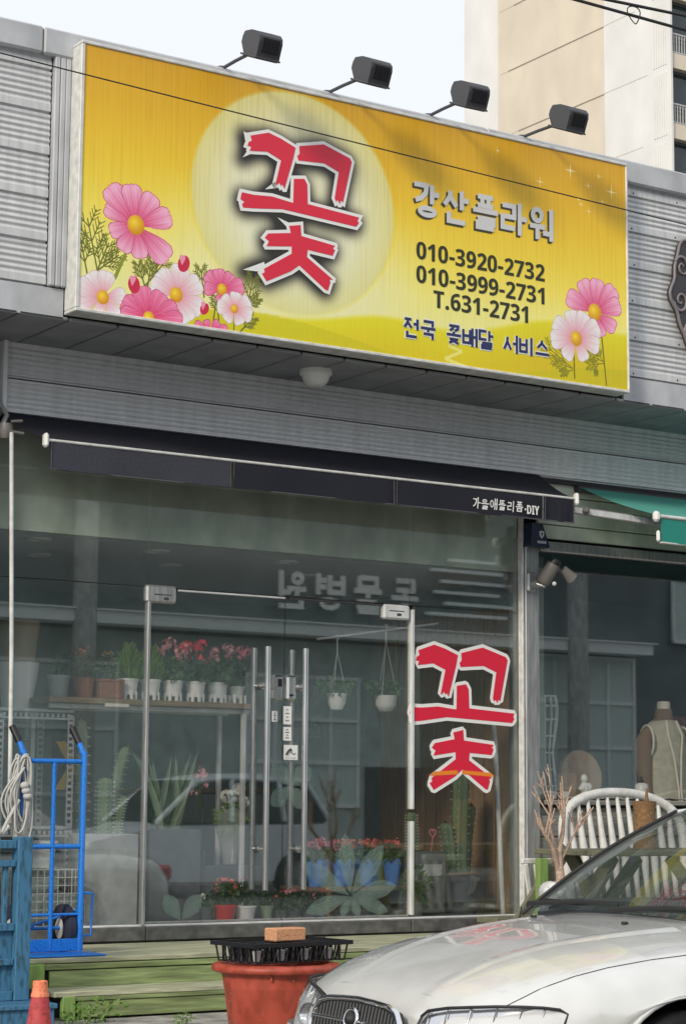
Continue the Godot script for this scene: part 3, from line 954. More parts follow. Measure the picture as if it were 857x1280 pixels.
func shop_building() -> void:
	B = thing("shop_building", "low grey metal-clad shop row with glass front and roller shutter boxes", "building", V(7.0, 0.15, 0.0))
	var m := MB.new()
	# carcass: side walls, back wall, roof, floor, divider
	for b in [[V(2.2, 2.9, -1.45), V(0.12, 5.5, 4.3)], [V(14.6, 2.9, -1.45), V(0.12, 5.5, 4.3)], [V(8.4, 2.9, -3.66), V(12.5, 5.5, 0.12)], [V(8.4, 5.55, -1.47), V(12.2, 0.1, 4.2)], [V(8.4, 4.9, 0.66), V(12.2, 1.5, 0.06)]]:
		m.box(b[0], b[1])
	part(B, "wall", m, M.interior_wall)
	m = MB.new()
	m.box(V(7.28, 0.43, -1.8), V(4.36, 0.24, 3.5))
	part(B, "floor", m, M.shop_floor)
	m = MB.new()
	m.box(V(12.0, 0.25, -1.75), V(5.0, 0.12, 3.5))
	part(B, "floor", m, M.shop_floor)
	m = MB.new()
	m.box(V(7.25, 1.75, -3.3), V(4.5, 2.5, 0.08))
	m.box(V(5.03, 1.75, -1.75), V(0.1, 2.5, 3.1))
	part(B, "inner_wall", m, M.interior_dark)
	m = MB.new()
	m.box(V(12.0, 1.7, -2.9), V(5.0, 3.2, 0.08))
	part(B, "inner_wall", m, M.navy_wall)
	m = MB.new()
	m.box(V(7.25, 2.98, -1.75), V(4.5, 0.05, 3.1))
	part(B, "ceiling", m, M.ceiling_white)
	m = MB.new()
	m.box(V(12.0, 3.16, -1.6), V(5.0, 0.05, 2.7))
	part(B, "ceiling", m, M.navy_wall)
	# recessed ceiling rings
	var rg := MB.new()
	rg.lathe([Vector2(0.045, 0.0), Vector2(0.05, -0.012), Vector2(0.085, -0.012), Vector2(0.09, 0.0)], Vector3.ZERO, 20)
	var rm := rg.mesh()
	for p in [V(5.55, 2.954, -0.35), V(6.45, 2.954, -0.45), V(7.45, 2.954, -0.45), V(5.9, 2.954, -1.1), V(6.9, 2.954, -1.1), V(8.0, 2.954, -1.1)]:
		inst(B, "ceiling_lamp_ring", rm, M.white_plastic, p)
	# party wall clad in upright boards
	m = MB.new()
	m.box(V(9.43, 1.75, -1.75), V(0.05, 2.7, 3.2))
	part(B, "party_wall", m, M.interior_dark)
	for i in 16:
		var bm := MB.new()
		bm.rbox(V(9.395 - 0.008 * (i % 3), 1.6, -0.20 - i * 0.125), V(0.022, 2.3, 0.118 - 0.01 * (i % 2)), 0.004)
		part(B, "wall_board", bm, M.wood_board)
	# header panels behind the glass head
	m = MB.new()
	m.box(V(7.1, 3.30, -0.10), V(4.1, 0.68, 0.06))
	part(B, "header_panel", m, M.olive)
	for i in 4:
		m = MB.new()
		m.rbox(V(11.85, 3.205 + i * 0.105 + 0.05, 0.03), V(5.2, 0.098, 0.03), 0.005)
		part(B, "header_slat", m, M.olive)
	# siding of the fascia: rows of ribbed sheets left and right of the sign, then flat flashing
	var left_sheet := corrugated(2.84, 0.258, 5, 0.055, 0.009)
	var right_sheet := corrugated(5.4, 0.258, 5, 0.055, 0.009)
	for i in 6:
		var y := 4.27 + i * 0.26 if i < 5 else 5.57
		inst(B, "siding_panel", left_sheet, M.siding, V(3.60, y, 0.80))
		inst(B, "siding_panel", right_sheet, M.siding, V(12.03, y, 0.80))
	m = MB.new()
	m.box(V(3.655, 4.1775, 0.80), V(2.95, 0.175, 0.02))
	part(B, "flashing", m, M.flashing)
	for e in [[10.05, 1.30], [12.75, 4.08]]:
		m = MB.new()
		m.box(V(e[0], 4.1775, 0.80), V(e[1], 0.175, 0.02))
		part(B, "flashing", m, M.flashing)
	for x in [5.045, 5.082, 5.117]:
		m = MB.new()
		m.rbox(V(x, 4.965, 0.81), V(0.034, 1.385, 0.05), 0.006)
		part(B, "corner_trim", m, M.flashing)
	for e in [[3.75, 4.98], [9.50, 12.6]]:
		m = MB.new()
		for i in 6:
			var x: float = e[0]
			while x < e[1]:
				m.lathe([Vector2(0.0, 0.004), Vector2(0.006, 0.003), Vector2(0.008, 0.0)], V(x + 0.02 * (i % 2), 4.27 + i * 0.26 + 0.03, 0.80), 6, Basis(Vector3.RIGHT, PI / 2))
				x += 0.41
		var sc := part(B, "cladding_screws", m, M.dark_metal)
		sc.set_meta("kind", "stuff")
	# parapet cap in lengths with an open joint
	var xs := [2.14, 4.945, 8.2, 11.3, 14.7]
	for i in 4:
		m = MB.new()
		m.rbox(V((xs[i] + xs[i + 1]) / 2, 5.735, 0.60), V(xs[i + 1] - xs[i] - 0.004, 0.165, 0.49), 0.012)
		part(B, "parapet_cap", m, M.flashing)
	m = MB.new()
	m.box(V(8.4, 5.735, 0.59), V(12.4, 0.14, 0.45))
	part(B, "cap_core", m, M.shadow_gap)
	# soffit boards run back from the fascia to the shutter box
	var sof := MB.new()
	sof.rbox(Vector3.ZERO, V(0.306, 0.02, 0.76), 0.005)
	var sofm := sof.mesh()
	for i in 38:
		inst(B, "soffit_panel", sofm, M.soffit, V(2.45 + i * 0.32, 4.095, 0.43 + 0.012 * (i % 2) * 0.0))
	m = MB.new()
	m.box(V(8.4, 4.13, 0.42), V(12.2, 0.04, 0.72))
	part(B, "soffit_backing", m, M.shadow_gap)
	# roller shutter box, two ribbed sheets high
	for i in 2:
		inst(B, "shutter_panel", corrugated(9.55, 0.222, 6, 0.020, 0.017), M.shutter, V(9.875, 3.640 + i * 0.229, 0.10))
	m = MB.new()
	m.rbox(V(5.085, 3.865, 0.08), V(0.03, 0.46, 0.10), 0.006)
	part(B, "shutter_end", m, M.shutter)
	m = MB.new()
	m.box(V(9.87, 3.62, 0.02), V(9.5, 0.03, 0.14))
	part(B, "shutter_slot", m, M.shadow_gap)
	# piers
	m = MB.new()
	m.box(V(3.62, 2.05, 0.0), V(2.88, 3.9, 0.16))
	part(B, "pier", m, M.dark_metal)
	m = MB.new()
	m.rbox(V(9.178, 1.75, -0.03), V(0.122, 2.9, 0.20), 0.006)
	part(B, "pier", m, M.alu, "pale brushed metal post between the two shops")
	m = MB.new()
	m.rbox(V(9.106, 1.98, 0.03), V(0.018, 3.0, 0.05), 0.004)
	part(B, "post_trim", m, M.white_paint)
	# sill
	for e in [[5.08, 6.17], [6.175, 7.16], [7.165, 8.17], [8.175, 9.10]]:
		m = MB.new()
		m.rbox(V((e[0] + e[1]) / 2, 0.51, -0.02), V(e[1] - e[0], 0.085, 0.10), 0.006)
		part(B, "sill_block", m, M.dark_stone)
	m = MB.new()
	m.rbox(V(7.09, 0.560, -0.02), V(4.02, 0.014, 0.07), 0.003)
	part(B, "sill_rail", m, M.white_alu)
	# glazing: two sheets with a gap
	for e in [[5.06, 6.150, 0.567, 2.655], [5.06, 6.150, 2.662, 3.645], [6.156, 8.165, 2.662, 3.645], [8.195, 9.096, 0.567, 2.655], [8.171, 9.096, 2.662, 3.645]]:
		window_pane(B, e, 0.0)
	window_pane(B, [9.245, 14.4, 1.36, 3.10], 0.03)
	# upright seals beside the doors
	m = MB.new()
	m.rbox(V(6.156, 1.60, 0.0), V(0.022, 2.08, 0.05), 0.004)
	part(B, "door_jamb", m, M.alu)
	m = MB.new()
	m.rbox(V(8.180, 1.955, 0.0), V(0.026, 1.35, 0.05), 0.004)
	m.rbox(V(8.180, 0.89, 0.0), V(0.026, 0.62, 0.05), 0.004)
	part(B, "door_jamb", m, M.white_alu)
	doors()
	# right shop head rail, low boarded wall
	m = MB.new()
	m.rbox(V(11.9, 3.145, 0.04), V(5.3, 0.075, 0.07), 0.01)
	part(B, "head_rail", m, M.alu)
	for i in 7:
		m = MB.new()
		m.rbox(V(11.85, 0.27 + i * 0.15, 0.03), V(5.2, 0.145, 0.03), 0.006)
		part(B, "plank", m, M.grey_boards)
	m = MB.new()
	m.box(V(11.85, 0.7, -0.03), V(5.2, 1.2, 0.06))
	part(B, "low_wall", m, M.grey_boards)
	m = MB.new()
	m.rbox(V(11.8, 1.335, -0.13), V(5.0, 0.035, 0.36), 0.006)
	part(B, "window_sill", m, M.grey_boards)
	# big character on the window
	window_lettering()
	leaf_decals()

func window_pane(parent: Node, e: Array, z: float) -> MeshInstance3D:
	var m := MB.new()
	for dz in [0.009, -0.009]:
		m.box(V((e[0] + e[1]) / 2, (e[2] + e[3]) / 2, z + dz), V(e[1] - e[0], e[3] - e[2], 0.005))
	var o := part(parent, "window_pane", m, M.pane)
	var f := MB.new()
	f.quad(V(e[0], e[2], z), V(e[1], e[2], z), V(e[1], e[3], z), V(e[0], e[3], z))
	part(o, "reflective_coating", f, M.pane_coating)
	return o

func doors() -> void:
	for k in 2:
		var x0: float = 6.172 if k == 0 else 7.170
		var x1: float = 7.162 if k == 0 else 8.160
		var m := MB.new()
		for dz in [0.009, -0.009]:
			m.box(V((x0 + x1) / 2, 1.605, dz), V(x1 - x0, 2.072, 0.005))
		var d := part(B, "glass_door", m, M.pane)
		m = MB.new()
		m.quad(V(x0, 0.57, 0), V(x1, 0.57, 0), V(x1, 2.64, 0), V(x0, 2.64, 0))
		part(d, "reflective_coating", m, M.pane_coating)
		# handle: a pair of tall bars, outside and inside, on stand-offs
		var hx: float = 6.990 if k == 0 else 7.278
		m = MB.new()
		for z in [0.085, -0.085]:
			m.tube([V(hx, 0.765, z), V(hx, 2.318, z)], 0.019, 12)
		for y in [1.02, 2.065]:
			m.tube([V(hx, y, -0.085), V(hx, y, 0.085)], 0.011, 8)
			m.lathe([Vector2(0.0, 0.02), Vector2(0.024, 0.02), Vector2(0.024, 0.0)], V(hx, y, 0.012), 12, Basis(Vector3.RIGHT, PI / 2))
		part(d, "handle", m, M.steel)
		# corner patch fitting
		m = MB.new()
		if k == 0:
			m.rbox(V(6.238, 2.615, 0.0), V(0.215, 0.112, 0.055), 0.012)
		else:
			m.rbox(V(8.045, 2.605, 0.0), V(0.215, 0.100, 0.055), 0.012)
		var f := part(d, "pivot_fitting", m, M.alu if k == 0 else M.white_alu)
		m = MB.new()
		m.box(V(6.245 if k == 0 else 8.04, 2.612, 0.0285), V(0.12, 0.006, 0.003))
		m.box(V(6.27 if k == 0 else 8.06, 2.588, 0.0285), V(0.035, 0.018, 0.003))
		part(d, "fitting_slot", m, M.dark_metal)
		# top edge rail
		m = MB.new()
		m.rbox(V((x0 + x1) / 2 + (0.10 if k == 0 else -0.06), 2.648, 0.0), V(0.80, 0.012, 0.02), 0.003)
		part(d, "top_edge", m, M.white_alu if k == 0 else M.dark_metal)
		m = MB.new()
		m.rbox(V((x0 + x1) / 2, 0.577, 0.0), V(x1 - x0 - 0.01, 0.012, 0.026), 0.003)
		part(d, "bottom_rail", m, M.alu)
		# lock body
		m = MB.new()
		m.rbox(V(7.116 if k == 0 else 7.212, 2.060, 0.0), V(0.075, 0.165, 0.06), 0.014)
		m.rbox(V(7.05 if k == 0 else 7.255, 2.068, 0.0), V(0.06, 0.045, 0.035), 0.006)
		part(d, "lock", m, M.steel)
		m = MB.new()
		m.box(V(7.118 if k == 0 else 7.205, 2.012 if k else 2.09, 0.031), V(0.03, 0.05 if k == 0 else 0.014, 0.002))
		part(d, "keyhole", m, M.black_plastic)
		# notices stuck on the glass
		var list := [[7.09, 1.872, 0.042, 0.070]] if k == 0 else [[7.186, 1.882, 0.062, 0.118], [7.187, 1.762, 0.062, 0.088], [7.215, 1.642, 0.108, 0.096]]
		for s in list:
			m = MB.new()
			m.box(V(s[0], s[1], 0.0135), V(s[2], s[3], 0.002))
			var st := part(d, "sticker", m, M.print_white)
			m = MB.new()
			if s[2] > 0.1:
				m.tube([V(s[0] - 0.035, s[1] - 0.016, 0.0155), V(s[0] - 0.012, s[1] + 0.016, 0.0155)], 0.008, 6)
				m.tube([V(s[0] - 0.008, s[1] + 0.024, 0.0155), V(s[0] + 0.004, s[1] + 0.012, 0.0155)], 0.007, 6)
				m.tube([V(s[0], s[1] + 0.004, 0.0155), V(s[0] + 0.018, s[1] - 0.012, 0.0155), V(s[0] + 0.036, s[1] - 0.006, 0.0155)], 0.003, 6)
				for i in 4:
					m.box(V(s[0] - 0.03 + i * 0.02, s[1] - 0.036, 0.0150), V(0.012, 0.004, 0.001))
			else:
				for i in 4:
					m.box(V(s[0], s[1] + s[3] * (0.3 - i * 0.2), 0.0150), V(s[2] * (0.22 + 0.2 * (i % 2)), 0.006, 0.001))
			part(st, "print", m, M.dark_metal)
	# dark catch and a small printed mark on the fixed glass behind the right door
	var m2 := MB.new()
	m2.rbox(V(7.430, 2.022, -0.03), V(0.042, 0.115, 0.03), 0.005)
	m2.rbox(V(7.405, 2.015, -0.03), V(0.02, 0.05, 0.024), 0.004)
	part(B, "door_catch", m2, M.black_plastic)
	m2 = MB.new()
	ring2(m2, Vector2(7.425, 1.852), Vector2(0.024, 0.030), 0.012, 0.0, Transform3D(Basis.IDENTITY, V(0, 0, -0.016)))
	m2.box(V(7.452, 1.830, -0.016), V(0.011, 0.125, 0.002))
	for i in 2:
		for j in 5:
			m2.box(V(7.375 + j * 0.019, 1.790 - i * 0.042, -0.016), V(0.012, 0.012 + 0.005 * ((j + i) % 2), 0.002))
	part(B, "glass_mark", m2, M.print_black)

func window_lettering() -> void:
	# red character with a white edge, same drawing as on the sign, cut in film on the right-hand pane
	var lo := Vector2(0.2598, 0.0775); var hi := Vector2(0.467, 0.3008)
	var a := Vector2(8.162, 2.400); var b := Vector2(9.056, 1.418)
	var under := MB.new(); var over := MB.new()
	var outline := []
	for k in 4:
		var p := poly_of(CHAR[k])
		for i in p.size():
			p[i] = Vector2(remap(p[i].x, lo.x, hi.x, a.x, b.x), remap(p[i].y, lo.y, hi.y, a.y, b.y))
		p = ccw(p)
		for q in Geometry2D.offset_polygon(p, 0.024, Geometry2D.JOIN_ROUND):
			if not Geometry2D.is_polygon_clockwise(q):
				under.prism(q, 0.0008 + 0.0002 * k, Transform3D(Basis.IDENTITY, V(0, 0, 0.0118)))
				if k == 3:
					outline.append(q)
		over.prism(p, 0.0010, Transform3D(Basis.IDENTITY, V(0, 0, 0.0138)))
	var u := part(B, "window_lettering", under, M.print_white, "red and white flower character stuck on the window")
	part(u, "lettering_fill", over, M.sticker_red)
	var t := MB.new()
	for band in [[8.10, 1.520, 8.56, 1.548, 8.56, 1.520, 8.10, 1.494], [8.60, 1.548, 9.06, 1.522, 9.06, 1.496, 8.60, 1.522], [8.84, 1.572, 8.88, 1.600, 9.02, 1.520, 8.99, 1.500]]:
		for o in outline:
			for q in Geometry2D.intersect_polygons(ccw(poly_of(band)), o):
				t.prism(q, 0.0007, Transform3D(Basis.IDENTITY, V(0, 0, 0.0152)))
	part(u, "tape", t, M.orange_tape)

func leaf_decals() -> void:
	# frosted flower shapes on the glass: petals of film, each with a few slits
	for f in [[Vector2(7.690, 0.715), [[97, 0.41, 0.135], [52, 0.42, 0.15], [10, 0.37, 0.125], [-20, 0.32, 0.10], [150, 0.44, 0.135], [196, 0.36, 0.12], [-118, 0.15, 0.08], [-62, 0.15, 0.08]]], [Vector2(6.425, 0.585), [[128, 0.20, 0.12], [48, 0.21, 0.12]]], [Vector2(7.215, 1.425), [[135, 0.20, 0.13], [38, 0.20, 0.14], [-50, 0.19, 0.13], [222, 0.19, 0.13]]]]:
		var c: Vector2 = f[0]
		for p in f[1]:
			var d := Vector2.from_angle(deg_to_rad(p[0]))
			var o := d.orthogonal()
			var pts := PackedVector2Array()
			for e in [[0.04, 0.02], [0.3, 0.30], [0.55, 0.48], [0.75, 0.42], [0.92, 0.2], [1.0, 0.0], [0.92, -0.2], [0.75, -0.42], [0.55, -0.48], [0.3, -0.30], [0.04, -0.02]]:
				pts.append(c + d * p[1] * e[0] + o * p[2] * e[1])
			var m := MB.new()
			m.prism(pts, 0.0006, Transform3D(Basis.IDENTITY, V(0, 0, 0.0122)))
			var petal := part(B, "film_petal", m, M.frost)
			m = MB.new()
			for s in [-0.18, 0.0, 0.18]:
				var a: Vector2 = c + d * p[1] * 0.25 + o * p[2] * s * 0.6; var b: Vector2 = c + d * p[1] * 0.88 + o * p[2] * s
				var w := o * 0.0018
				m.prism(PackedVector2Array([a - w, b - w, b + w, a + w]), 0.0004, Transform3D(Basis.IDENTITY, V(0, 0, 0.0131)))
			part(petal, "vein", m, M.frost_vein)

# ---------------------------------------------------------------- main sign
func sign_board() -> void:
	var s := thing("shop_sign", "long yellow light-box shop sign printed with pink cosmos flowers", "sign", V(SIGN_X + SIGN_W / 2, 4.114, 0.88))
	var zf := 0.95
	var m := MB.new()
	m.box(V(SIGN_X + SIGN_W / 2, SIGN_Y - SIGN_H / 2, 0.875), V(SIGN_W - 0.02, SIGN_H - 0.02, 0.125))
	part(s, "light_box", m, M.white_paint)
	m = MB.new()
	var a := V(SIGN_X, SIGN_Y, zf); var b := V(SIGN_X + SIGN_W, SIGN_Y, zf); var c := V(SIGN_X + SIGN_W, SIGN_Y - SIGN_H, zf); var d := V(SIGN_X, SIGN_Y - SIGN_H, zf)
	for t in [[a, b, c], [a, c, d]]:
		m.tri_s(t[0], t[1], t[2], Vector3.BACK, Vector3.BACK, Vector3.BACK)
	for p in m.v:
		m.uv.append(Vector2((p.x - SIGN_X) / SIGN_W, (SIGN_Y - p.y) / SIGN_H))
	var face := StandardMaterial3D.new()
	face.resource_name = "sign_print"
	face.albedo_texture = paint_sign()
	face.roughness = 0.45
	face.texture_repeat = false
	var fc := part(s, "printed_face", m, face)
	# slim frame
	for e in [[V(SIGN_X + SIGN_W / 2, SIGN_Y - 0.010, 0.885), V(SIGN_W, 0.020, 0.15)], [V(SIGN_X + SIGN_W / 2, SIGN_Y - SIGN_H + 0.010, 0.885), V(SIGN_W, 0.020, 0.15)], [V(SIGN_X + 0.012, SIGN_Y - SIGN_H / 2, 0.885), V(0.024, SIGN_H - 0.042, 0.149)], [V(SIGN_X + SIGN_W - 0.008, SIGN_Y - SIGN_H / 2, 0.885), V(0.016, SIGN_H - 0.042, 0.149)]]:
		m = MB.new()
		m.rbox(e[0], e[1], 0.004)
		part(s, "frame_bar", m, M.white_paint)
	# big character
	var under := MB.new(); var over := MB.new()
	var k := 0
	for arr in CHAR + SPIKES:
		var p := poly_of(arr)
		for i in p.size():
			p[i] = Vector2(SIGN_X + p[i].x * SIGN_W, SIGN_Y - p[i].y * SIGN_W)
		p = ccw(p)
		if k < 4:
			over.prism(p, 0.0010, Transform3D(Basis.IDENTITY, V(0, 0, zf + 0.0042)))
			for q in Geometry2D.offset_polygon(p, 0.021, Geometry2D.JOIN_MITER):
				if not Geometry2D.is_polygon_clockwise(q):
					under.prism(q, 0.0012 + 0.0002 * k, Transform3D(Basis.IDENTITY, V(0, 0, zf + 0.0015)))
		else:
			under.prism(p, 0.0004 + 0.0001 * k, Transform3D(Basis.IDENTITY, V(0, 0, zf + 0.0015)))
		k += 1
	var u := part(fc, "flower_character", under, M.print_white)
	part(fc, "flower_character_fill", over, M.print_red)
	# name of the shop: silver with a dark edge to the lower left
	var y0 := SIGN_Y - 0.1590 * SIGN_W
	for e in [[M.print_shadow, V(SIGN_X + 0.5628 * SIGN_W, y0 - 0.014, zf + 0.001), 0.0006], [M.print_silver, V(SIGN_X + 0.5665 * SIGN_W, y0, zf + 0.003), 0.0010]]:
		m = MB.new()
		hangul(m, "ㄱㅏㅇ ㅅㅏㄴ ㅍㅡㄹ ㄹㅏ ㅇㅝ", e[1], Vector2(0.212, 0.222), 0.2395, 0.034, e[2])
		part(fc, "name_lettering", m, e[0])
	# numbers
	for e in [["010-3920-2732", 0.5735, 0.2268, 1.052], ["010-3999-2731", 0.5735, 0.2642, 1.048], ["T.631-2731", 0.6060, 0.2995, 0.772]]:
		var o := part(fc, "number_lettering", text_mesh(e[0], 0.112, 0.002, e[3]), M.print_black)
		o.position = V(SIGN_X + e[1] * SIGN_W, SIGN_Y - e[2] * SIGN_W, zf + 0.0022)
	# delivery line: blue on a white edge
	for e in [[M.print_white, 0.034, 0.001], [M.print_blue, 0.0185, 0.003]]:
		for word in [["ㅈㅓㄴ ㄱㅜㄱ", 0.0], ["ㄲㅗㅊ ㅂㅐ ㄷㅏㄹ", 2.55], ["ㅅㅓ ㅂㅣ ㅅㅡ", 6.10]]:
			m = MB.new()
			hangul(m, word[0], V(SIGN_X + 0.5500 * SIGN_W + word[1] * 0.1315, SIGN_Y - 0.3515 * SIGN_W, zf + e[2]), Vector2(0.118, 0.122), 0.1315, e[1], 0.0008)
			part(fc, "service_lettering", m, e[0])

# ---------------------------------------------------------------- things fixed to the roof and soffit
func roof_fittings() -> void:
	var xs := [6.165, 6.945, 7.740, 8.520]
	var order := ["first floodlight from the left above the sign, nearest the big red character", "second floodlight from the left above the sign, against open sky", "third floodlight from the left above the sign, before the tower's white edge", "rightmost floodlight above the sign, before the cream tower wall"]
	var proto: Node3D
	for i in 4:
		if i == 0:
			proto = thing("floodlight", "dark grey " + order[0], "floodlight", V(xs[0], 5.82, 0.80), "floodlights on arms above the sign")
			var base := V(xs[0], 5.82, 0.80)
			var m := MB.new()
			m.tube([base, base + V(0, 0.0, 0.18), base + V(0, -0.008, 0.42)], 0.011, 10)
			m.lathe([Vector2(0.0, 0.012), Vector2(0.03, 0.012), Vector2(0.032, -0.003)], base, 14)
			part(proto, "arm", m, M.lamp_grey)
			var tilt := Basis(Vector3.RIGHT, deg_to_rad(24.0))
			var hc := base + V(-0.01, -0.012, 0.50)
			var prof := PackedVector2Array([Vector2(-0.115, 0.035), Vector2(-0.10, 0.068), Vector2(-0.02, 0.086), Vector2(0.06, 0.084), Vector2(0.092, 0.066), Vector2(0.104, 0.035), Vector2(0.104, -0.060), Vector2(-0.06, -0.060), Vector2(-0.115, 0.0)])
			# the prism grows along its z; here that is the world's -x, its x is the world's z
			var xf := Transform3D(tilt * Basis(Vector3.BACK, Vector3.UP, Vector3.LEFT), hc + V(0.080, 0, 0))
			m = MB.new()
			m.prism(prof, 0.160, xf)
			var h := part(proto, "housing", m, M.lamp_grey)
			m = MB.new()
			m.rbox(hc + tilt * V(0, 0.014, 0.1045), V(0.122, 0.088, 0.006), 0.002, tilt)
			part(h, "vent_plate", m, M.lamp_dark)
			m = MB.new()
			for k in 7:
				m.box(hc + tilt * V(-0.054 + k * 0.018, 0.012, 0.110), V(0.005, 0.080, 0.006), tilt)
			part(h, "cooling_fin", m, M.lamp_dark)
			m = MB.new()
			m.rbox(hc + tilt * V(0, -0.066, 0.012), V(0.176, 0.012, 0.200), 0.004, tilt)
			part(h, "rim", m, M.lamp_grey)
			m = MB.new()
			m.box(hc + tilt * V(0, -0.0745, 0.012), V(0.15, 0.004, 0.16), tilt)
			part(h, "lens", m, M.lamp_dark)
			m = MB.new()
			m.rbox(base + V(0, -0.006, 0.395), V(0.05, 0.05, 0.05), 0.01)
			part(proto, "bracket", m, M.lamp_grey)
		else:
			var o: Node3D = proto.duplicate()
			o.name = numbered("floodlight")
			add_child(o)
			o.position.x = xs[i]
			o.rotation.y = [0.0, 0.03, -0.04, 0.02][i]
			o.set_meta("label", "dark grey " + order[i])
	var dome := thing("ceiling_lamp", "round white dome lamp fixed under the dark soffit", "lamp", V(7.09, 4.085, 0.47))
	var m := MB.new()
	m.lathe([Vector2(0.0, 0.0), Vector2(0.106, 0.0), Vector2(0.106, -0.03), Vector2(0.096, -0.036), Vector2(0.09, -0.036)], V(7.09, 4.085, 0.47), 28)
	part(dome, "ring", m, M.white_plastic)
	m = MB.new()
	m.lathe([Vector2(0.09, -0.036), Vector2(0.086, -0.062), Vector2(0.07, -0.088), Vector2(0.045, -0.104), Vector2(0.0, -0.110)], V(7.09, 4.085, 0.47), 28)
	part(dome, "shade", m, M.white_plastic)
	# thin cable across the front of the sign
	m = MB.new()
	var pts := []
	for i in 41:
		var t := i / 40.0
		var x := lerpf(-14.0, 30.0, t)
		pts.append(V(x, 5.28 - (x - 4.34) * 0.0275 - 0.0 + 0.0006 * pow(x - 9.0, 2), 1.6))
	m.tube(pts, 0.0042, 6)
	var cb := part(self, "overhead_cable", m, M.cable, "thin black cable strung across the front of the yellow sign")
	cb.set_meta("category", "cable")
	cb.set_meta("group", "overhead cables")
	for e in [["upper thick black power line before the tower, passing through the loop", 8.979, 0.062, 12.587], ["lower thick black power line before the tower, below its twin", 8.889, 0.002, 12.19]]:
		m = MB.new()
		pts = []
		for i in 33:
			var x := lerpf(-12.0, 36.0, i / 32.0)
			pts.append(V(x, e[1] + (x - e[3]) * e[2] + 0.0008 * pow(x - 13.0, 2), -3.0))
		m.tube(pts, 0.016, 8)
		cb = part(self, "power_line", m, M.cable, e[0])
		cb.set_meta("category", "cable")
		cb.set_meta("group", "overhead cables")
	m = MB.new()
	pts = []
	for i in 25:
		var a := TAU * i / 24.0
		pts.append(V(12.91 + 0.05 * cos(a + 0.4) + 0.02 * sin(2 * a), 8.90 + 0.085 * sin(a), -3.0 + 0.03 * cos(a)))
	m.tube(pts, 0.006, 6)
	cb = part(self, "cable_loop", m, M.cable, "small loop of wire twisted round the two power lines")
	cb.set_meta("category", "cable")
	# dark ornate oval board at the right edge
	var orn := thing("ornate_sign", "black scroll-framed oval board hung on grey siding at right edge", "sign", V(10.20, 4.5, 0.82))
	var oc := Vector2(10.215, 4.955)
	var outline := PackedVector2Array()
	for i in 72:
		var a := TAU * i / 72.0
		var r := 1.0 + 0.045 * sin(a * 8.0 + 0.6) + 0.025 * sin(a * 14.0)
		outline.append(oc + Vector2(cos(a) * 0.385, sin(a) * 0.475) * r)
	m = MB.new()
	m.prism(outline, 0.03, Transform3D(Basis.IDENTITY, V(0, 0, 0.815)))
	part(orn, "back_board", m, M.ornament)
	m = MB.new()
	var rim := []
	for i in 73:
		var p := outline[i % 72]
		rim.append(V(p.x, p.y, 0.848))
	m.tube(rim, 0.011, 6, false)
	part(orn, "rim", m, M.ornament_scroll)
	for i in 10:
		var a := TAU * (i + 0.35) / 10.0
		var c := oc + Vector2(cos(a) * 0.315, sin(a) * 0.40)
		m = MB.new()
		pts = []
		var rr := []
		for k in 26:
			var t := k / 25.0
			var ang := a + (1.0 if i % 2 else -1.0) * t * 8.5
			pts.append(V(c.x + cos(ang) * 0.072 * (1.0 - t * 0.85), c.y + sin(ang) * 0.085 * (1.0 - t * 0.85), 0.850))
			rr.append(0.013 * (1.0 - 0.5 * t))
		m.tube(pts, rr, 6)
		part(orn, "scroll", m, M.ornament_scroll)
	m = MB.new()
	var ov := PackedVector2Array()
	for i in 40:
		ov.append(oc + Vector2(cos(TAU * i / 40) * 0.20, sin(TAU * i / 40) * 0.275))
	m.prism(ov, 0.006, Transform3D(Basis.IDENTITY, V(0, 0, 0.846)))
	part(orn, "oval_panel", m, M.ornament_blue)

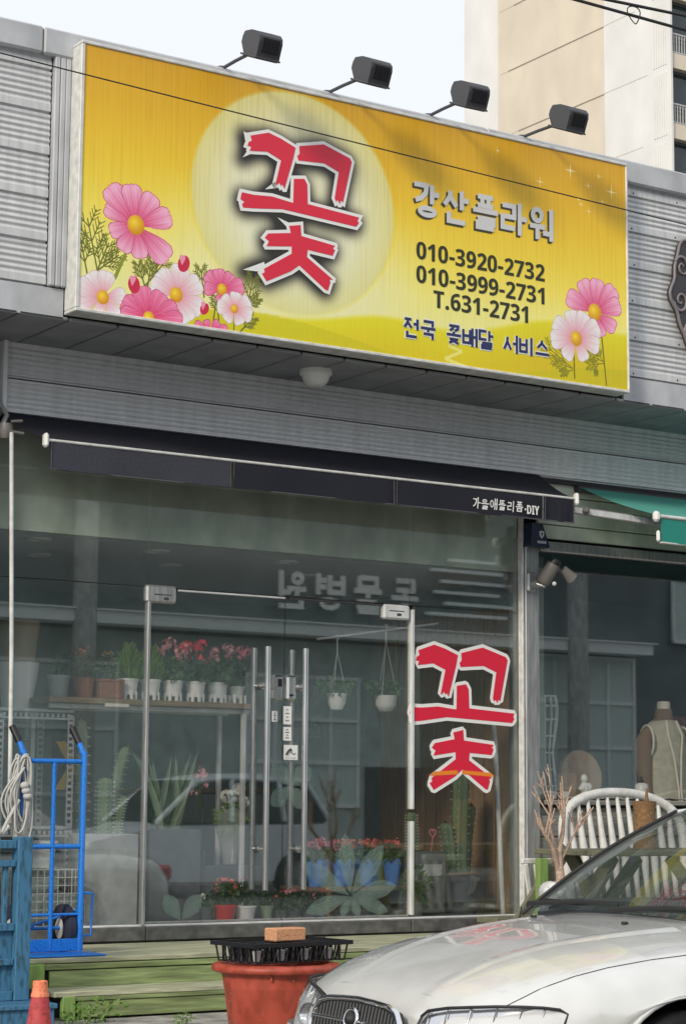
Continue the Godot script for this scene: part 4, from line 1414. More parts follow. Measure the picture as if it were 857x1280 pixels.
# ---------------------------------------------------------------- awnings, crank, alarm, camera
func awnings() -> void:
	var a := thing("navy_awning", "dark navy cloth awning with hanging lettered valance over the flower shop glass", "awning", V(7.2, 3.26, 0.1))
	var m := MB.new()
	var rows := []
	for i in 7:
		var t := i / 6.0
		var row := []
		for j in 25:
			var u := j / 24.0
			row.append(V(lerpf(lerpf(5.06, 5.205, t), lerpf(9.24, 9.205, t), u), lerpf(3.655, 3.432, t) - 0.02 * sin(t * PI) + 0.004 * sin(u * 31.0) * t, lerpf(0.07, 0.50, t)))
		rows.append(row)
	m.grid(rows)
	part(a, "cloth", m, M.navy)
	m = MB.new()
	m.tube([V(5.10, 3.60, 0.06), V(9.26, 3.60, 0.06)], 0.035, 12)
	part(a, "roller", m, M.dark_metal)
	m = MB.new()
	m.tube([V(5.20, 3.428, 0.505), V(9.21, 3.428, 0.505)], 0.009, 10)
	part(a, "front_bar", m, M.white_paint)
	for x in [5.185, 9.222]:
		m = MB.new()
		m.rbox(V(x, 3.425, 0.505), V(0.03, 0.085, 0.05), 0.012)
		part(a, "end_cap", m, M.white_plastic)
	var xs := [5.210, 6.455, 7.690, 8.930, 9.205]
	for k in 4:
		m = MB.new()
		rows = []
		for i in 5:
			var t := i / 4.0
			var row := []
			for j in 15:
				var u := j / 14.0
				row.append(V(lerpf(xs[k] + 0.004, xs[k + 1] - 0.004, u), 3.422 - 0.166 * t, 0.505 + 0.010 * sin(u * 9.0 + k) * t + 0.005 * sin(u * 27.0 + k * 2.0) * (0.3 + 0.7 * t)))
			rows.append(row)
		m.grid(rows)
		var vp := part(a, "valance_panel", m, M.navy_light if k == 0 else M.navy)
		m = MB.new()
		for x in [xs[k] + 0.012, xs[k + 1] - 0.012]:
			m.box(V(x, 3.337, 0.512), V(0.004, 0.16, 0.002))
		m.tube([V(xs[k] + 0.004, 3.256, 0.506), V(xs[k + 1] - 0.004, 3.256, 0.506)], 0.004, 6)
		part(vp, "hem", m, M.hem)
	m = MB.new()
	hangul(m, "ㄱㅏ ㅇㅡㄹ ㅇㅐ ㄸㅡㄹ ㄹㅣ ㅍㅗㅁ", V(8.315, 3.288, 0.515), Vector2(0.058, 0.068), 0.0735, 0.0075, 0.001, Vector3.RIGHT, 0.08, 0.006)
	var lt := part(a, "valance_lettering", m, M.print_white)
	var o := part(a, "valance_lettering", text_mesh("·DIY", 0.060, 0.002, 0.125), M.print_white)
	o.position += V(8.758, 3.284, 0.5165)
	m = MB.new()
	for x in [5.5, 8.9]:
		var k := 1.0 if x < 7.0 else -1.0
		m.tube([V(x, 3.54, 0.10), V(x + 0.75 * k, 3.47, 0.26), V(x + 0.1 * k, 3.43, 0.48)], 0.018, 8)
	part(a, "folding_arm", m, M.dark_metal)

	var gear := thing("awning_crank", "pale crank rod hanging from the awning gear at left of the shop glass", "crank", V(5.0, 1.1, 0.42))
	m = MB.new()
	m.rbox(V(4.985, 3.62, 0.16), V(0.05, 0.15, 0.12), 0.012)
	m.rbox(V(4.935, 3.545, 0.14), V(0.03, 0.22, 0.10), 0.01)
	m.tube([V(5.02, 3.68, 0.2), V(5.05, 3.60, 0.24), V(5.02, 3.54, 0.25)], 0.016, 8)
	part(gear, "bracket", m, M.alu)
	m = MB.new()
	m.lathe([Vector2(0.0, 0.05), Vector2(0.038, 0.05), Vector2(0.045, 0.0), Vector2(0.03, -0.04), Vector2(0.0, -0.04)], V(4.995, 3.475, 0.36), 12)
	m.tube([V(4.995, 3.52, 0.20), V(4.995, 3.49, 0.36)], 0.02, 8)
	m.tube([V(5.0, 3.53, 0.42), V(5.07, 3.54, 0.42)], 0.009, 6)
	m.tube([V(4.985, 3.47, 0.42), V(5.08, 3.465, 0.42)], 0.010, 6)
	part(gear, "gear_housing", m, M.cctv_grey)
	m = MB.new()
	m.tube([V(4.994, 3.46, 0.44), V(5.03, 2.2, 0.45), V(5.048, 1.25, 0.45), V(5.04, 1.17, 0.46), V(5.00, 1.13, 0.47), V(4.94, 1.12, 0.48)], 0.0125, 10)
	part(gear, "rod", m, M.white_paint)

	var g := thing("teal_awning", "teal green cloth awning on a folding arm at the right shop", "awning", V(11.0, 3.1, 0.15))
	m = MB.new()
	rows = []
	for i in 5:
		var t := i / 4.0
		var row := []
		for j in 12:
			row.append(V(lerpf(9.60, 13.6, j / 11.0), lerpf(3.60, 3.305, t) - 0.02 * sin(t * PI), lerpf(0.08, 0.90, t)))
		rows.append(row)
	m.grid(rows)
	part(g, "cloth", m, M.teal_fabric)
	m = MB.new()
	m.tube([V(9.60, 3.295, 0.905), V(13.6, 3.295, 0.905)], 0.013, 10)
	part(g, "front_bar", m, M.white_paint)
	m = MB.new()
	m.rbox(V(9.60, 3.29, 0.905), V(0.055, 0.075, 0.05), 0.018)
	part(g, "end_cap", m, M.white_plastic)
	m = MB.new()
	rows = []
	for i in 5:
		var row := []
		for j in 20:
			row.append(V(9.64 + 3.9 * j / 19.0, 3.278 - 0.165 * i / 4.0, 0.905 + 0.010 * sin(j * 1.7) * i / 4.0))
		rows.append(row)
	m.grid(rows)
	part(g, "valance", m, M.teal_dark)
	m = MB.new()
	m.tube([V(9.63, 3.112, 0.905), V(13.55, 3.112, 0.905)], 0.008, 6)
	part(g, "hem", m, M.white_paint)
	m = MB.new()
	m.rbox(V(9.615, 3.155, 0.905), V(0.03, 0.08, 0.03), 0.012)
	part(g, "hem_clip", m, M.white_plastic)
	m = MB.new()
	m.tube([V(9.58, 3.585, 0.08), V(13.8, 3.585, 0.08)], 0.032, 12)
	part(g, "roller", m, M.dark_metal)
	m = MB.new()
	var arm_d := (V(10.08, 3.245, 0.86) - V(9.34, 3.395, 0.26)).normalized()
	var arm_b := Basis.looking_at(arm_d, Vector3.UP)
	m.rbox((V(10.08, 3.245, 0.86) + V(9.34, 3.395, 0.26)) / 2, V(0.035, 0.055, 0.95), 0.008, arm_b)
	part(g, "folding_arm", m, M.alu)
	m = MB.new()
	m.rbox(V(9.335, 3.40, 0.27), V(0.10, 0.07, 0.08), 0.015)
	m.ball(V(9.30, 3.405, 0.30), V(0.04, 0.045, 0.04))
	m.rbox(V(9.43, 3.375, 0.36), V(0.12, 0.045, 0.05), 0.012, arm_b)
	m.tube([V(9.19, 3.40, 0.24), V(9.33, 3.40, 0.27)], 0.022, 8)
	part(g, "elbow_joint", m, M.cctv_grey)

	var al := thing("alarm_box", "dark blue wedge-shaped alarm box with white shield mark atop the post", "alarm", V(9.19, 3.125, 0.09))
	m = MB.new()
	m.prism(PackedVector2Array([Vector2(9.105, 3.125), Vector2(9.278, 3.125), Vector2(9.212, 3.292), Vector2(9.118, 3.292)]), 0.10, Transform3D(Basis.IDENTITY, V(0, 0, 0.045)))
	part(al, "casing", m, M.alarm_blue)
	m = MB.new()
	var sc := Vector2(9.202, 3.212)
	m.prism(PackedVector2Array([sc + Vector2(-0.022, 0.022), sc + Vector2(0, 0.028), sc + Vector2(0.022, 0.022), sc + Vector2(0.019, -0.008), sc + Vector2(0, -0.028), sc + Vector2(-0.019, -0.008)]), 0.002, Transform3D(Basis.IDENTITY, V(0, 0, 0.146)))
	for i in 6:
		m.box(V(9.168 + i * 0.0135, 3.158, 0.147), V(0.009, 0.016 + 0.004 * (i % 2), 0.002))
	part(al, "shield_mark", m, M.print_silver)
	m = MB.new()
	m.prism(PackedVector2Array([sc + Vector2(-0.010, 0.012), sc + Vector2(0.010, 0.012), sc + Vector2(0.0, -0.014)]), 0.001, Transform3D(Basis.IDENTITY, V(0, 0, 0.1485)))
	part(al, "shield_centre", m, M.alarm_blue)

	var cc := thing("security_camera", "grey bullet security camera on a bracket fixed to the metal post", "camera", V(9.15, 2.86, 0.08))
	m = MB.new()
	m.rbox(V(9.150, 2.875, 0.09), V(0.075, 0.14, 0.03), 0.012)
	m.lathe([Vector2(0.0, 0.05), Vector2(0.026, 0.05), Vector2(0.03, 0.0)], V(9.150, 2.855, 0.105), 12, Basis(Vector3.RIGHT, PI / 2))
	m.tube([V(9.15, 2.86, 0.14), V(9.19, 2.84, 0.19), V(9.20, 2.88, 0.21)], 0.016, 8)
	part(cc, "bracket", m, M.alu)
	m = MB.new()
	var cb := Basis(Vector3.BACK, deg_to_rad(-18)) * Basis(Vector3.RIGHT, deg_to_rad(28))
	m.lathe([Vector2(0.0, -0.09), Vector2(0.035, -0.09), Vector2(0.047, -0.075), Vector2(0.05, 0.06), Vector2(0.043, 0.085), Vector2(0.0, 0.085)], V(9.205, 2.935, 0.22), 18, cb)
	part(cc, "body", m, M.cctv_grey)
	m = MB.new()
	m.lathe([Vector2(0.0, 0.112), Vector2(0.034, 0.110), Vector2(0.046, 0.09), Vector2(0.046, 0.075)], V(9.205, 2.935, 0.22), 18, cb)
	part(cc, "cap", m, M.black_plastic)
	m = MB.new()
	m.ball(V(9.225, 2.855, 0.255), V(0.016, 0.016, 0.016), 8, 6)
	part(cc, "lens", m, M.print_silver)
	var sp := thing("sensor_light", "small grey sensor spotlight on a short arm beside the security camera", "light", V(9.30, 2.93, 0.2))
	m = MB.new()
	m.tube([V(9.24, 2.985, 0.14), V(9.29, 2.965, 0.22), V(9.315, 2.945, 0.25)], 0.010, 8)
	part(sp, "arm", m, M.alu)
	m = MB.new()
	m.lathe([Vector2(0.0, -0.05), Vector2(0.028, -0.05), Vector2(0.042, 0.03), Vector2(0.048, 0.045), Vector2(0.04, 0.05), Vector2(0.0, 0.04)], V(9.335, 2.93, 0.27), 16, Basis(Vector3.BACK, deg_to_rad(-128)))
	part(sp, "head", m, M.cctv_grey)

# ---------------------------------------------------------------- apartment tower behind
func tower() -> void:
	var t := thing("apartment_tower", "tall white and cream apartment tower rising behind the shop roof", "building", V(64.0, 0, -55.0))
	var X := 54.31
	var zf := -47.69
	var floors := 16
	var y0 := 30.497 - 2.907 * 10
	var top := y0 + 2.907 * floors
	for b in [["wall", M.tower_white, zf - 1.22 - 2.80, zf - 1.22, 0.0], ["wall", M.tower_cream, -58.89, -51.71, 0.04], ["wall", M.tower_white, -61.38, -58.89, 0.0]]:
		var m := MB.new()
		m.box(V(X + 1.0 + b[4], top / 2, (b[2] + b[3]) / 2), V(2.0, top, b[3] - b[2]))
		part(t, b[0], m, b[1])
	var m := MB.new()
	m.box(V(X + 11.5, top / 2, -55.5), V(19.0, top, 11.5))
	part(t, "wall", m, M.tower_white)
	# corner pier with fluted panels
	m = MB.new()
	m.box(V(X + 0.04, top / 2, zf - 0.60), V(0.10, top, 1.22))
	m.box(V(X + 0.55, top / 2, zf - 1.02), V(1.0, top, 0.40))
	part(t, "corner_pier", m, M.tower_white)
	var fm := MB.new()
	fm.box(V(0, 1.30, 0), V(0.04, 2.60, 0.80))
	var fmesh := fm.mesh()
	var rm := MB.new()
	for i in 6:
		rm.box(V(-0.045, 1.30, -0.34 + i * 0.136), V(0.07, 2.60, 0.062))
	var rmesh := rm.mesh()
	for k in floors:
		var y := y0 + k * 2.907
		var p := inst(t, "fluted_panel", fmesh, M.tower_grey, V(X + 0.04, y + 0.12, zf - 0.62))
		part(p, "flute", rmesh, M.tower_white)
		# floor joint line across the end wall
		m = MB.new()
		m.box(V(X - 0.001, y, -53.6 + 0.4 * sin(k * 2.1)), V(0.012, 0.024, 8.4))
		m.box(V(X + 0.038, y + 0.0, -55.3), V(0.012, 0.024, 7.0))
		part(t, "floor_joint", m, M.tower_joint)
		# front bays: balcony wall, window, railing
		for j in 3:
			var x := X + 0.10 + j * 5.6
			m = MB.new()
			m.box(V(x + 2.2, y + 0.30, zf - 0.25), V(4.3, 0.62, 0.30))
			part(t, "balcony_wall", m, M.tower_cream)
			m = MB.new()
			m.box(V(x + 2.2, y + 1.75, zf - 0.55), V(4.3, 2.3, 0.06))
			var pane := part(t, "window", m, M.tower_pane)
			m = MB.new()
			for e in [[V(x + 0.04, y + 1.75, zf - 0.48), V(0.09, 2.3, 0.08)], [V(x + 2.2, y + 1.75, zf - 0.48), V(0.09, 2.3, 0.08)], [V(x + 4.36, y + 1.75, zf - 0.48), V(0.09, 2.3, 0.08)], [V(x + 2.2, y + 2.86, zf - 0.48), V(4.3, 0.09, 0.08)], [V(x + 2.2, y + 1.45, zf - 0.48), V(4.3, 0.09, 0.08)], [V(x + 2.2, y + 0.66, zf - 0.48), V(4.3, 0.09, 0.08)]]:
				m.box(e[0], e[1])
			part(pane, "frame", m, M.tower_frame)
			m = MB.new()
			m.box(V(x + 2.2, y + 1.42, zf - 0.14), V(4.3, 0.06, 0.06))
			m.box(V(x + 2.2, y + 0.66, zf - 0.14), V(4.3, 0.05, 0.05))
			for q in 31:
				m.box(V(x + 0.06 + q * 0.142, y + 1.04, zf - 0.14), V(0.045, 0.74, 0.03))
			part(t, "railing", m, M.tower_rail)
		for j in range(1, 4):
			m = MB.new()
			m.box(V(X - 0.55 + j * 5.6, y + 1.45, zf - 0.24), V(1.1, 2.907, 0.44))
			part(t, "pier", m, M.tower_white)

# ---------------------------------------------------------------- the other side of the street (seen in the glass)
func opposite_side() -> void:
	var o := thing("animal_clinic", "dark blue-grey clinic building across the street, mirrored in the shop glass", "building", V(24.0, 0.1, 24.0))
	var zf := 22.0
	var m := MB.new()
	m.box(V(24.0, 4.8, 26.5), V(36.0, 9.4, 8.9))
	part(o, "wall", m, M.facade_navy)
	m = MB.new()
	m.box(V(19.2, 4.58, zf - 0.32), V(20.4, 0.22, 0.62))
	m.box(V(19.2, 4.705, zf - 0.34), V(20.6, 0.03, 0.70))
	part(o, "canopy", m, M.facade_light)
	m = MB.new()
	m.box(V(17.3, 2.30, zf + 0.02), V(13.2, 4.2, 0.05))
	part(o, "lower_wall", m, M.facade_panel)
	m = MB.new()
	hangul(m, "ㄷㅗㅇ ㅁㅜㄹ ㅂㅕㅇ ㅇㅝㄴ", V(23.85, 5.03, zf + 0.02), Vector2(0.66, 0.70), 0.88, 0.10, 0.06, Vector3.LEFT)
	part(o, "sign_lettering", m, M.print_white)
	for w in [[19.9, 1.30, 22.4, 3.72, 4, 3], [26.5, 1.60, 29.35, 4.40, 4, 3], [14.6, 0.3, 17.2, 3.8, 3, 3], [30.5, 4.85, 33.0, 6.2, 2, 1]]:
		m = MB.new()
		m.box(V((w[0] + w[2]) / 2, (w[1] + w[3]) / 2, zf - 0.02), V(w[2] - w[0], w[3] - w[1], 0.04))
		var p := part(o, "window", m, M.facade_glass)
		m = MB.new()
		for i in int(w[4]) + 1:
			m.box(V(lerpf(w[0], w[2], i / float(w[4])), (w[1] + w[3]) / 2, zf - 0.05), V(0.07, w[3] - w[1] + 0.07, 0.06))
		for i in int(w[5]) + 1:
			m.box(V((w[0] + w[2]) / 2, lerpf(w[1], w[3], i / float(w[5])), zf - 0.06), V(w[2] - w[0] + 0.07, 0.07, 0.06))
		part(p, "frame", m, M.facade_light)
	m = MB.new()
	m.box(V(24.2, 1.1, zf - 0.02), V(3.2, 1.9, 0.06))
	part(o, "doorway", m, M.facade_dark)
	for i in 6:
		m = MB.new()
		m.box(V(25.0 + 0.35 * (i % 2), 5.1 + i * 0.22, zf - 0.06), V(2.0 - 0.2 * (i % 3), 0.06, 0.1))
		part(o, "wall_slat", m, M.facade_light)
	var pole: Node3D
	for e in [[16.26, 21.4, "left concrete utility pole across the street, before the clinic's wall"], [27.3, 21.3, "right concrete utility pole across the street, beside the gridded clinic window"]]:
		if pole == null:
			pole = thing("utility_pole", e[2], "pole", V(e[0], 0.1, e[1]), "utility poles across the street")
			m = MB.new()
			m.tube([V(e[0], 0.1, e[1]), V(e[0], 9.6, e[1])], [0.235, 0.19], 16)
			part(pole, "shaft", m, M.pole_concrete)
			m = MB.new()
			m.box(V(e[0], 8.6, e[1]), V(1.8, 0.09, 0.09))
			part(pole, "crossarm", m, M.dark_metal)
			for i in 3:
				m = MB.new()
				m.lathe([Vector2(0.0, 0.0), Vector2(0.05, 0.0), Vector2(0.07, 0.08), Vector2(0.03, 0.1), Vector2(0.06, 0.16), Vector2(0.0, 0.2)], V(e[0] - 0.8 + i * 0.8, 8.65, e[1]), 10)
				part(pole, "insulator", m, M.grey_pot)
		else:
			var c: Node3D = pole.duplicate()
			c.name = numbered("utility_pole")
			add_child(c)
			c.position = V(e[0], 0.1, e[1])
			c.set_meta("label", e[2])
	suv()

func suv() -> void:
	var s := thing("parked_suv", "pale blue-grey estate car parked across the street, mirrored in glass", "car", V(15.3, -0.03, 15.9))
	var prof := [[0.0, 0.35], [0.0, 0.75], [0.12, 0.88], [1.05, 1.02], [1.30, 1.10], [2.05, 1.72], [2.4, 1.80], [3.4, 1.82], [3.9, 1.74], [4.35, 1.15], [4.45, 0.95], [4.45, 0.4]]
	var low := [[0.0, 0.30], [0.0, 0.75], [0.10, 0.88], [1.05, 1.02], [1.3, 1.08], [4.30, 1.12], [4.44, 0.95], [4.45, 0.34]]
	var rows := []
	for e in low:
		var row := []
		for k in 9:
			var t := k / 8.0 * 2.0 - 1.0
			row.append(V(13.05 + e[0] + 0.14 * t * t * (1.0 if e[0] < 1.0 else (-1.0 if e[0] > 4.2 else 0.0)), -0.03 + e[1] - 0.07 * pow(absf(t), 4), 15.9 + 0.88 * t))
		rows.append(row)
	var m := MB.new()
	m.grid(rows)
	for sd in [-1, 1]:
		var p := PackedVector2Array()
		for e in low:
			p.append(Vector2(13.05 + e[0] + (0.14 if e[0] < 1.0 else (-0.14 if e[0] > 4.2 else 0.0)), -0.10 + e[1]))
		for wx in [[3.62, 0.0], [0.86, 0.0]]:
			var arch := PackedVector2Array()
			for k in 13:
				var a := PI * k / 12.0
				arch.append(Vector2(13.05 + wx[0] + cos(a) * 0.37, 0.20 + maxf(0.0, sin(a)) * 0.42))
			p.append_array(arch)
		m.prism(p, 0.03, Transform3D(Basis.IDENTITY, V(0, 0, 15.9 + 0.88 * sd - 0.015)))
	part(s, "body", m, M.suv_paint)
	m = MB.new()
	rows = []
	for e in [[1.95, 1.66], [2.15, 1.74], [2.5, 1.79], [3.2, 1.81], [3.8, 1.77], [3.98, 1.68]]:
		var row := []
		for k in 9:
			var t := k / 8.0 * 2.0 - 1.0
			row.append(V(13.05 + e[0], -0.03 + e[1] - 0.10 * pow(absf(t), 4), 15.9 + 0.70 * t))
		rows.append(row)
	m.grid(rows)
	for sd in [-1, 1]:
		var z1: float = 15.9 + 0.84 * sd; var z2: float = 15.9 + 0.70 * sd
		for e in [[1.30, 1.04, 2.02, 1.62], [2.55, 1.06, 2.62, 1.68], [3.45, 1.07, 3.42, 1.69], [4.25, 1.09, 3.92, 1.64]]:
			m.tube([V(13.05 + e[0], e[1], z1), V(13.05 + e[2], e[3], z2)], 0.045, 6)
		m.tube([V(13.05 + 1.98, 1.62, z2), V(13.05 + 2.5, 1.69, z2), V(13.05 + 3.95, 1.66, z2)], 0.04, 6)
	part(s, "roof", m, M.suv_paint)
	for sd in [-1, 1]:
		for e in [[1.42, 2.06, 2.60, 2.52], [2.62, 2.66, 3.40, 3.42], [3.50, 3.46, 3.88, 4.18]]:
			m = MB.new()
			var zb: float = 15.9 + 0.83 * sd; var zt: float = 15.9 + 0.71 * sd
			m.quad(V(13.05 + e[0], 1.05, zb), V(13.05 + e[1], 1.63, zt), V(13.05 + e[2], 1.64, zt), V(13.05 + e[3], 1.05, zb))
			part(s, "window", m, M.tower_pane)
	m = MB.new()
	m.quad(V(14.36, 1.05, 15.12), V(14.36, 1.05, 16.68), V(15.02, 1.66, 16.55), V(15.02, 1.66, 15.25))
	m.quad(V(17.36, 1.07, 15.12), V(17.36, 1.07, 16.68), V(17.02, 1.66, 16.55), V(17.02, 1.66, 15.25))
	part(s, "windscreen", m, M.tower_pane)
	for wx in [13.91, 16.67]:
		for sd in [-1, 1]:
			wheel(s, V(wx, 0.30, 15.9 + 0.80 * sd), 0.33, 0.2, sd)

func wheel(parent: Node, c: Vector3, r: float, w: float, side: int) -> void:
	var bs := Basis(Vector3.RIGHT, PI / 2 * side)
	var m := MB.new()
	m.lathe([Vector2(r * 0.62, w / 2), Vector2(r * 0.92, w / 2), Vector2(r, w * 0.32), Vector2(r, -w * 0.32), Vector2(r * 0.92, -w / 2), Vector2(r * 0.3, -w / 2)], c, 28, bs)
	var t := part(parent, "wheel", m, M.rubber)
	m = MB.new()
	m.lathe([Vector2(r * 0.63, w / 2), Vector2(r * 0.60, w * 0.36), Vector2(r * 0.5, w * 0.20), Vector2(0.0, w * 0.16)], c, 24, bs)
	for k in 6:
		var a := TAU * k / 6
		m.box(c + bs * V(cos(a) * r * 0.32, w * 0.34, sin(a) * r * 0.32), V(r * 0.55, 0.03, r * 0.15), bs * Basis(Vector3.UP, -a))
	part(t, "rim", m, M.alu)

# ---------------------------------------------------------------- steps, gate, hand truck and the pot
func front_steps() -> void:
	var s := thing("green_steps", "worn green-painted timber deck with two steps before the glass doors", "steps", V(6.6, 0.15, 0.6))
	for i in 6:
		var m := MB.new()
		m.rbox(V(6.64 + 0.01 * sin(i * 2.0), 0.445, 0.105 + i * 0.160), V(3.42, 0.028, 0.152), 0.004)
		part(s, "deck_plank", m, M.deck_wood if i % 2 else M.deck_wood_b)
	for i in 2:
		var m := MB.new()
		m.rbox(V(6.64, 0.288, 1.045 + i * 0.152), V(3.40 - 0.06, 0.028, 0.146), 0.004)
		part(s, "tread_plank", m, M.deck_wood if i else M.deck_wood_b)
	for e in [[6.68, 0.412, 0.985, 3.28, 0.030, 0], [6.70, 0.346, 0.978, 3.26, 0.090, 1], [6.70, 0.262, 1.255, 3.22, 0.022, 1], [6.72, 0.205, 1.248, 3.20, 0.085, 0]]:
		var m := MB.new()
		m.rbox(V(e[0], e[1], e[2]), V(e[3], e[4], 0.024), 0.003)
		part(s, "riser_board", m, M.green_wood if e[5] else M.green_wood_b)
	for e in [[4.985, 0.365, 0.985, 0.10, 0.130], [5.055, 0.215, 1.255, 0.075, 0.125]]:
		var m := MB.new()
		m.rbox(V(e[0], e[1], e[2]), V(e[3], e[4], 0.04), 0.004)
		part(s, "end_post", m, M.green_post)
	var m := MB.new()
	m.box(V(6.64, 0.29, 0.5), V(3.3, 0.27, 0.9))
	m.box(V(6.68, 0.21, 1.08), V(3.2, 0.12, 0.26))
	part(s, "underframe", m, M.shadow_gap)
	# debris plank and strip along the sill
	var strip := MB.new()
	strip.rbox(V(7.05, 0.464, 0.14), V(0.72, 0.010, 0.02), 0.003)
	tag(part(self, "metal_strip", strip, M.dark_metal), "thin dark metal strip lying on deck along the door sill", "strip")
	# weeds at the foot of the steps
	var k := 0
	for e in [[5.16, 1.42, 0.10, "green weed tuft beside the traffic cone at the step foot"], [5.50, 1.75, 0.05, "small weed tuft on pavement left of the red pot"], [4.98, 1.50, 0.07, "low weed sprig between blue step and traffic cone"]]:
		var g := RandomNumberGenerator.new()
		g.seed = 30 + k
		var w := MB.new()
		w.bush(V(e[0], 0.15 + e[2] * 0.6, e[1]), V(e[2] * 1.4, e[2] * 0.7, e[2] * 0.8), 90, e[2] * 0.4, e[2] * 0.2, g)
		tag(part(self, "weed", w, M.weed), e[3], "weed", "weeds along the steps")
		k += 1

func tag(o: Node, label: String, category: String, group := "") -> Node:
	o.set_meta("label", label)
	o.set_meta("category", category)
	if group:
		o.set_meta("group", group)
	return o

func street_things() -> void:
	# blue gate
	var g := thing("blue_gate", "blue painted wooden gate with square post at the left edge", "gate", V(4.2, 0.27, 1.35))
	var m := MB.new()
	m.rbox(V(4.745, 0.70, 1.30), V(0.085, 0.85, 0.085), 0.005)
	part(g, "post", m, M.blue_wood)
	for e in [[1.085, 0.045], [0.985, 0.035], [0.655, 0.04], [0.475, 0.035], [0.30, 0.05]]:
		m = MB.new()
		m.rbox(V(4.13, e[0], 1.305), V(1.14, e[1], 0.045), 0.004)
		part(g, "rail", m, M.blue_wood)
	for i in 9:
		m = MB.new()
		m.rbox(V(3.66 + i * 0.124, 0.82, 1.295), V(0.026, 0.30, 0.026), 0.003)
		part(g, "slat", m, M.blue_wood)
	for e in [[0.565, 0.15], [0.39, 0.14]]:
		m = MB.new()
		m.box(V(4.13, e[0], 1.29), V(1.14, e[1], 0.014))
		part(g, "panel", m, M.blue_wood)
	m = MB.new()
	m.rbox(V(3.52, 0.70, 1.30), V(0.085, 0.85, 0.085), 0.005)
	part(g, "post", m, M.blue_wood)
	var st := thing("blue_step", "low blue wooden step under the blue gate", "step", V(4.1, 0.15, 1.45))
	m = MB.new()
	m.rbox(V(4.12, 0.262, 1.36), V(1.46, 0.026, 0.40), 0.004)
	part(st, "tread", m, M.blue_wood)
	m = MB.new()
	m.rbox(V(4.12, 0.20, 1.53), V(1.44, 0.098, 0.022), 0.003)
	part(st, "riser", m, M.blue_wood)
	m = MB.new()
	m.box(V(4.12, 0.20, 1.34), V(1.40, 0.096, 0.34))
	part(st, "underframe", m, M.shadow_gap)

	# hand truck
	var h := thing("hand_truck", "bright blue steel hand truck standing upright on the deck", "hand truck", V(5.2, 0.459, 0.72))
	var fx := [5.005, 5.380]
	m = MB.new()
	for x in fx:
		m.tube([V(x, 0.475, 0.72), V(x, 1.585, 0.72), V(x - 0.012, 1.60, 0.71)], 0.019, 10)
	part(h, "upright", m, M.blue_steel)
	for k in 2:
		var x: float = fx[k]
		m = MB.new()
		m.tube([V(x, 1.575, 0.72), V(x - 0.015, 1.63, 0.70), V(x - 0.040, 1.70, 0.67)], 0.017, 10)
		var hd := part(h, "handle", m, M.blue_steel)
		m = MB.new()
		m.tube([V(x - 0.020, 1.645, 0.694), V(x - 0.050, 1.735, 0.655)], 0.020, 10)
		part(hd, "grip", m, M.black_plastic)
	for y in [1.54, 1.06]:
		m = MB.new()
		m.tube([V(5.005, y, 0.72), V(5.380, y, 0.72)], 0.014, 10)
		part(h, "crossbar", m, M.blue_steel)
	m = MB.new()
	m.tube([V(5.195, 1.54, 0.72), V(5.195, 0.48, 0.72)], 0.013, 10)
	part(h, "middle_bar", m, M.blue_steel)
	m = MB.new()
	m.tube([V(5.005, 0.68, 0.72), V(5.380, 0.68, 0.72)], 0.008, 8)
	m.tube([V(5.0, 0.52, 0.66), V(5.15, 0.62, 0.60), V(5.36, 0.68, 0.62)], 0.008, 8)
	part(h, "brace", m, M.blue_steel)
	m = MB.new()
	m.rbox(V(5.19, 0.51, 0.722), V(0.40, 0.07, 0.012), 0.003)
	m.rbox(V(5.20, 0.4665, 0.84), V(0.46, 0.010, 0.24), 0.003)
	part(h, "toe_plate", m, M.blue_steel)
	m = MB.new()
	m.prism(PackedVector2Array([Vector2(0, 0), Vector2(0.14, -0.05), Vector2(0.12, 0.10), Vector2(0.0, 0.16)]), 0.012, Transform3D(Basis(Vector3(0, 0, -1), Vector3.UP, Vector3.RIGHT), V(5.368, 0.56, 0.71)))
	m.tube([V(5.385, 0.80, 0.72), V(5.455, 0.795, 0.72), V(5.458, 0.56, 0.70), V(5.38, 0.555, 0.70)], 0.008, 8)
	part(h, "wheel_bracket", m, M.blue_steel)
	for x in [5.03, 5.335]:
		m = MB.new()
		var bs := Basis(Vector3.BACK, -PI / 2)
		m.lathe([Vector2(0.06, 0.03), Vector2(0.105, 0.035), Vector2(0.135, 0.018), Vector2(0.135, -0.018), Vector2(0.105, -0.035), Vector2(0.06, -0.03)], V(x, 0.598, 0.60), 24, bs)
		var w := part(h, "wheel", m, M.tyre)
		m = MB.new()
		m.lathe([Vector2(0.0, 0.024), Vector2(0.062, 0.024), Vector2(0.062, -0.024), Vector2(0.0, -0.024)], V(x, 0.598, 0.60), 18, bs)
		part(w, "hub", m, M.white_alu)
	m = MB.new()
	m.tube([V(4.98, 0.598, 0.60), V(5.37, 0.598, 0.60)], 0.010, 8)
	part(h, "axle", m, M.blue_steel)

	# rope hung on the hand truck
	m = MB.new()
	var g2 := RandomNumberGenerator.new()
	g2.seed = 8
	for k in 9:
		var pts := []
		var cx := 4.985 + g2.randf_range(-0.02, 0.02); var w := g2.randf_range(0.02, 0.055); var low := g2.randf_range(1.04, 1.14)
		var zo := g2.randf_range(0.735, 0.77)
		for i in 21:
			var t := i / 20.0
			var a := TAU * t
			pts.append(V(cx + w * sin(a) + 0.012 * sin(a * 2.0 + k), lerpf(low, 1.555 + 0.01 * (k % 3), 0.5 + 0.5 * cos(a)), zo + 0.012 * sin(a + k)))
		m.tube(pts, 0.0065, 6)
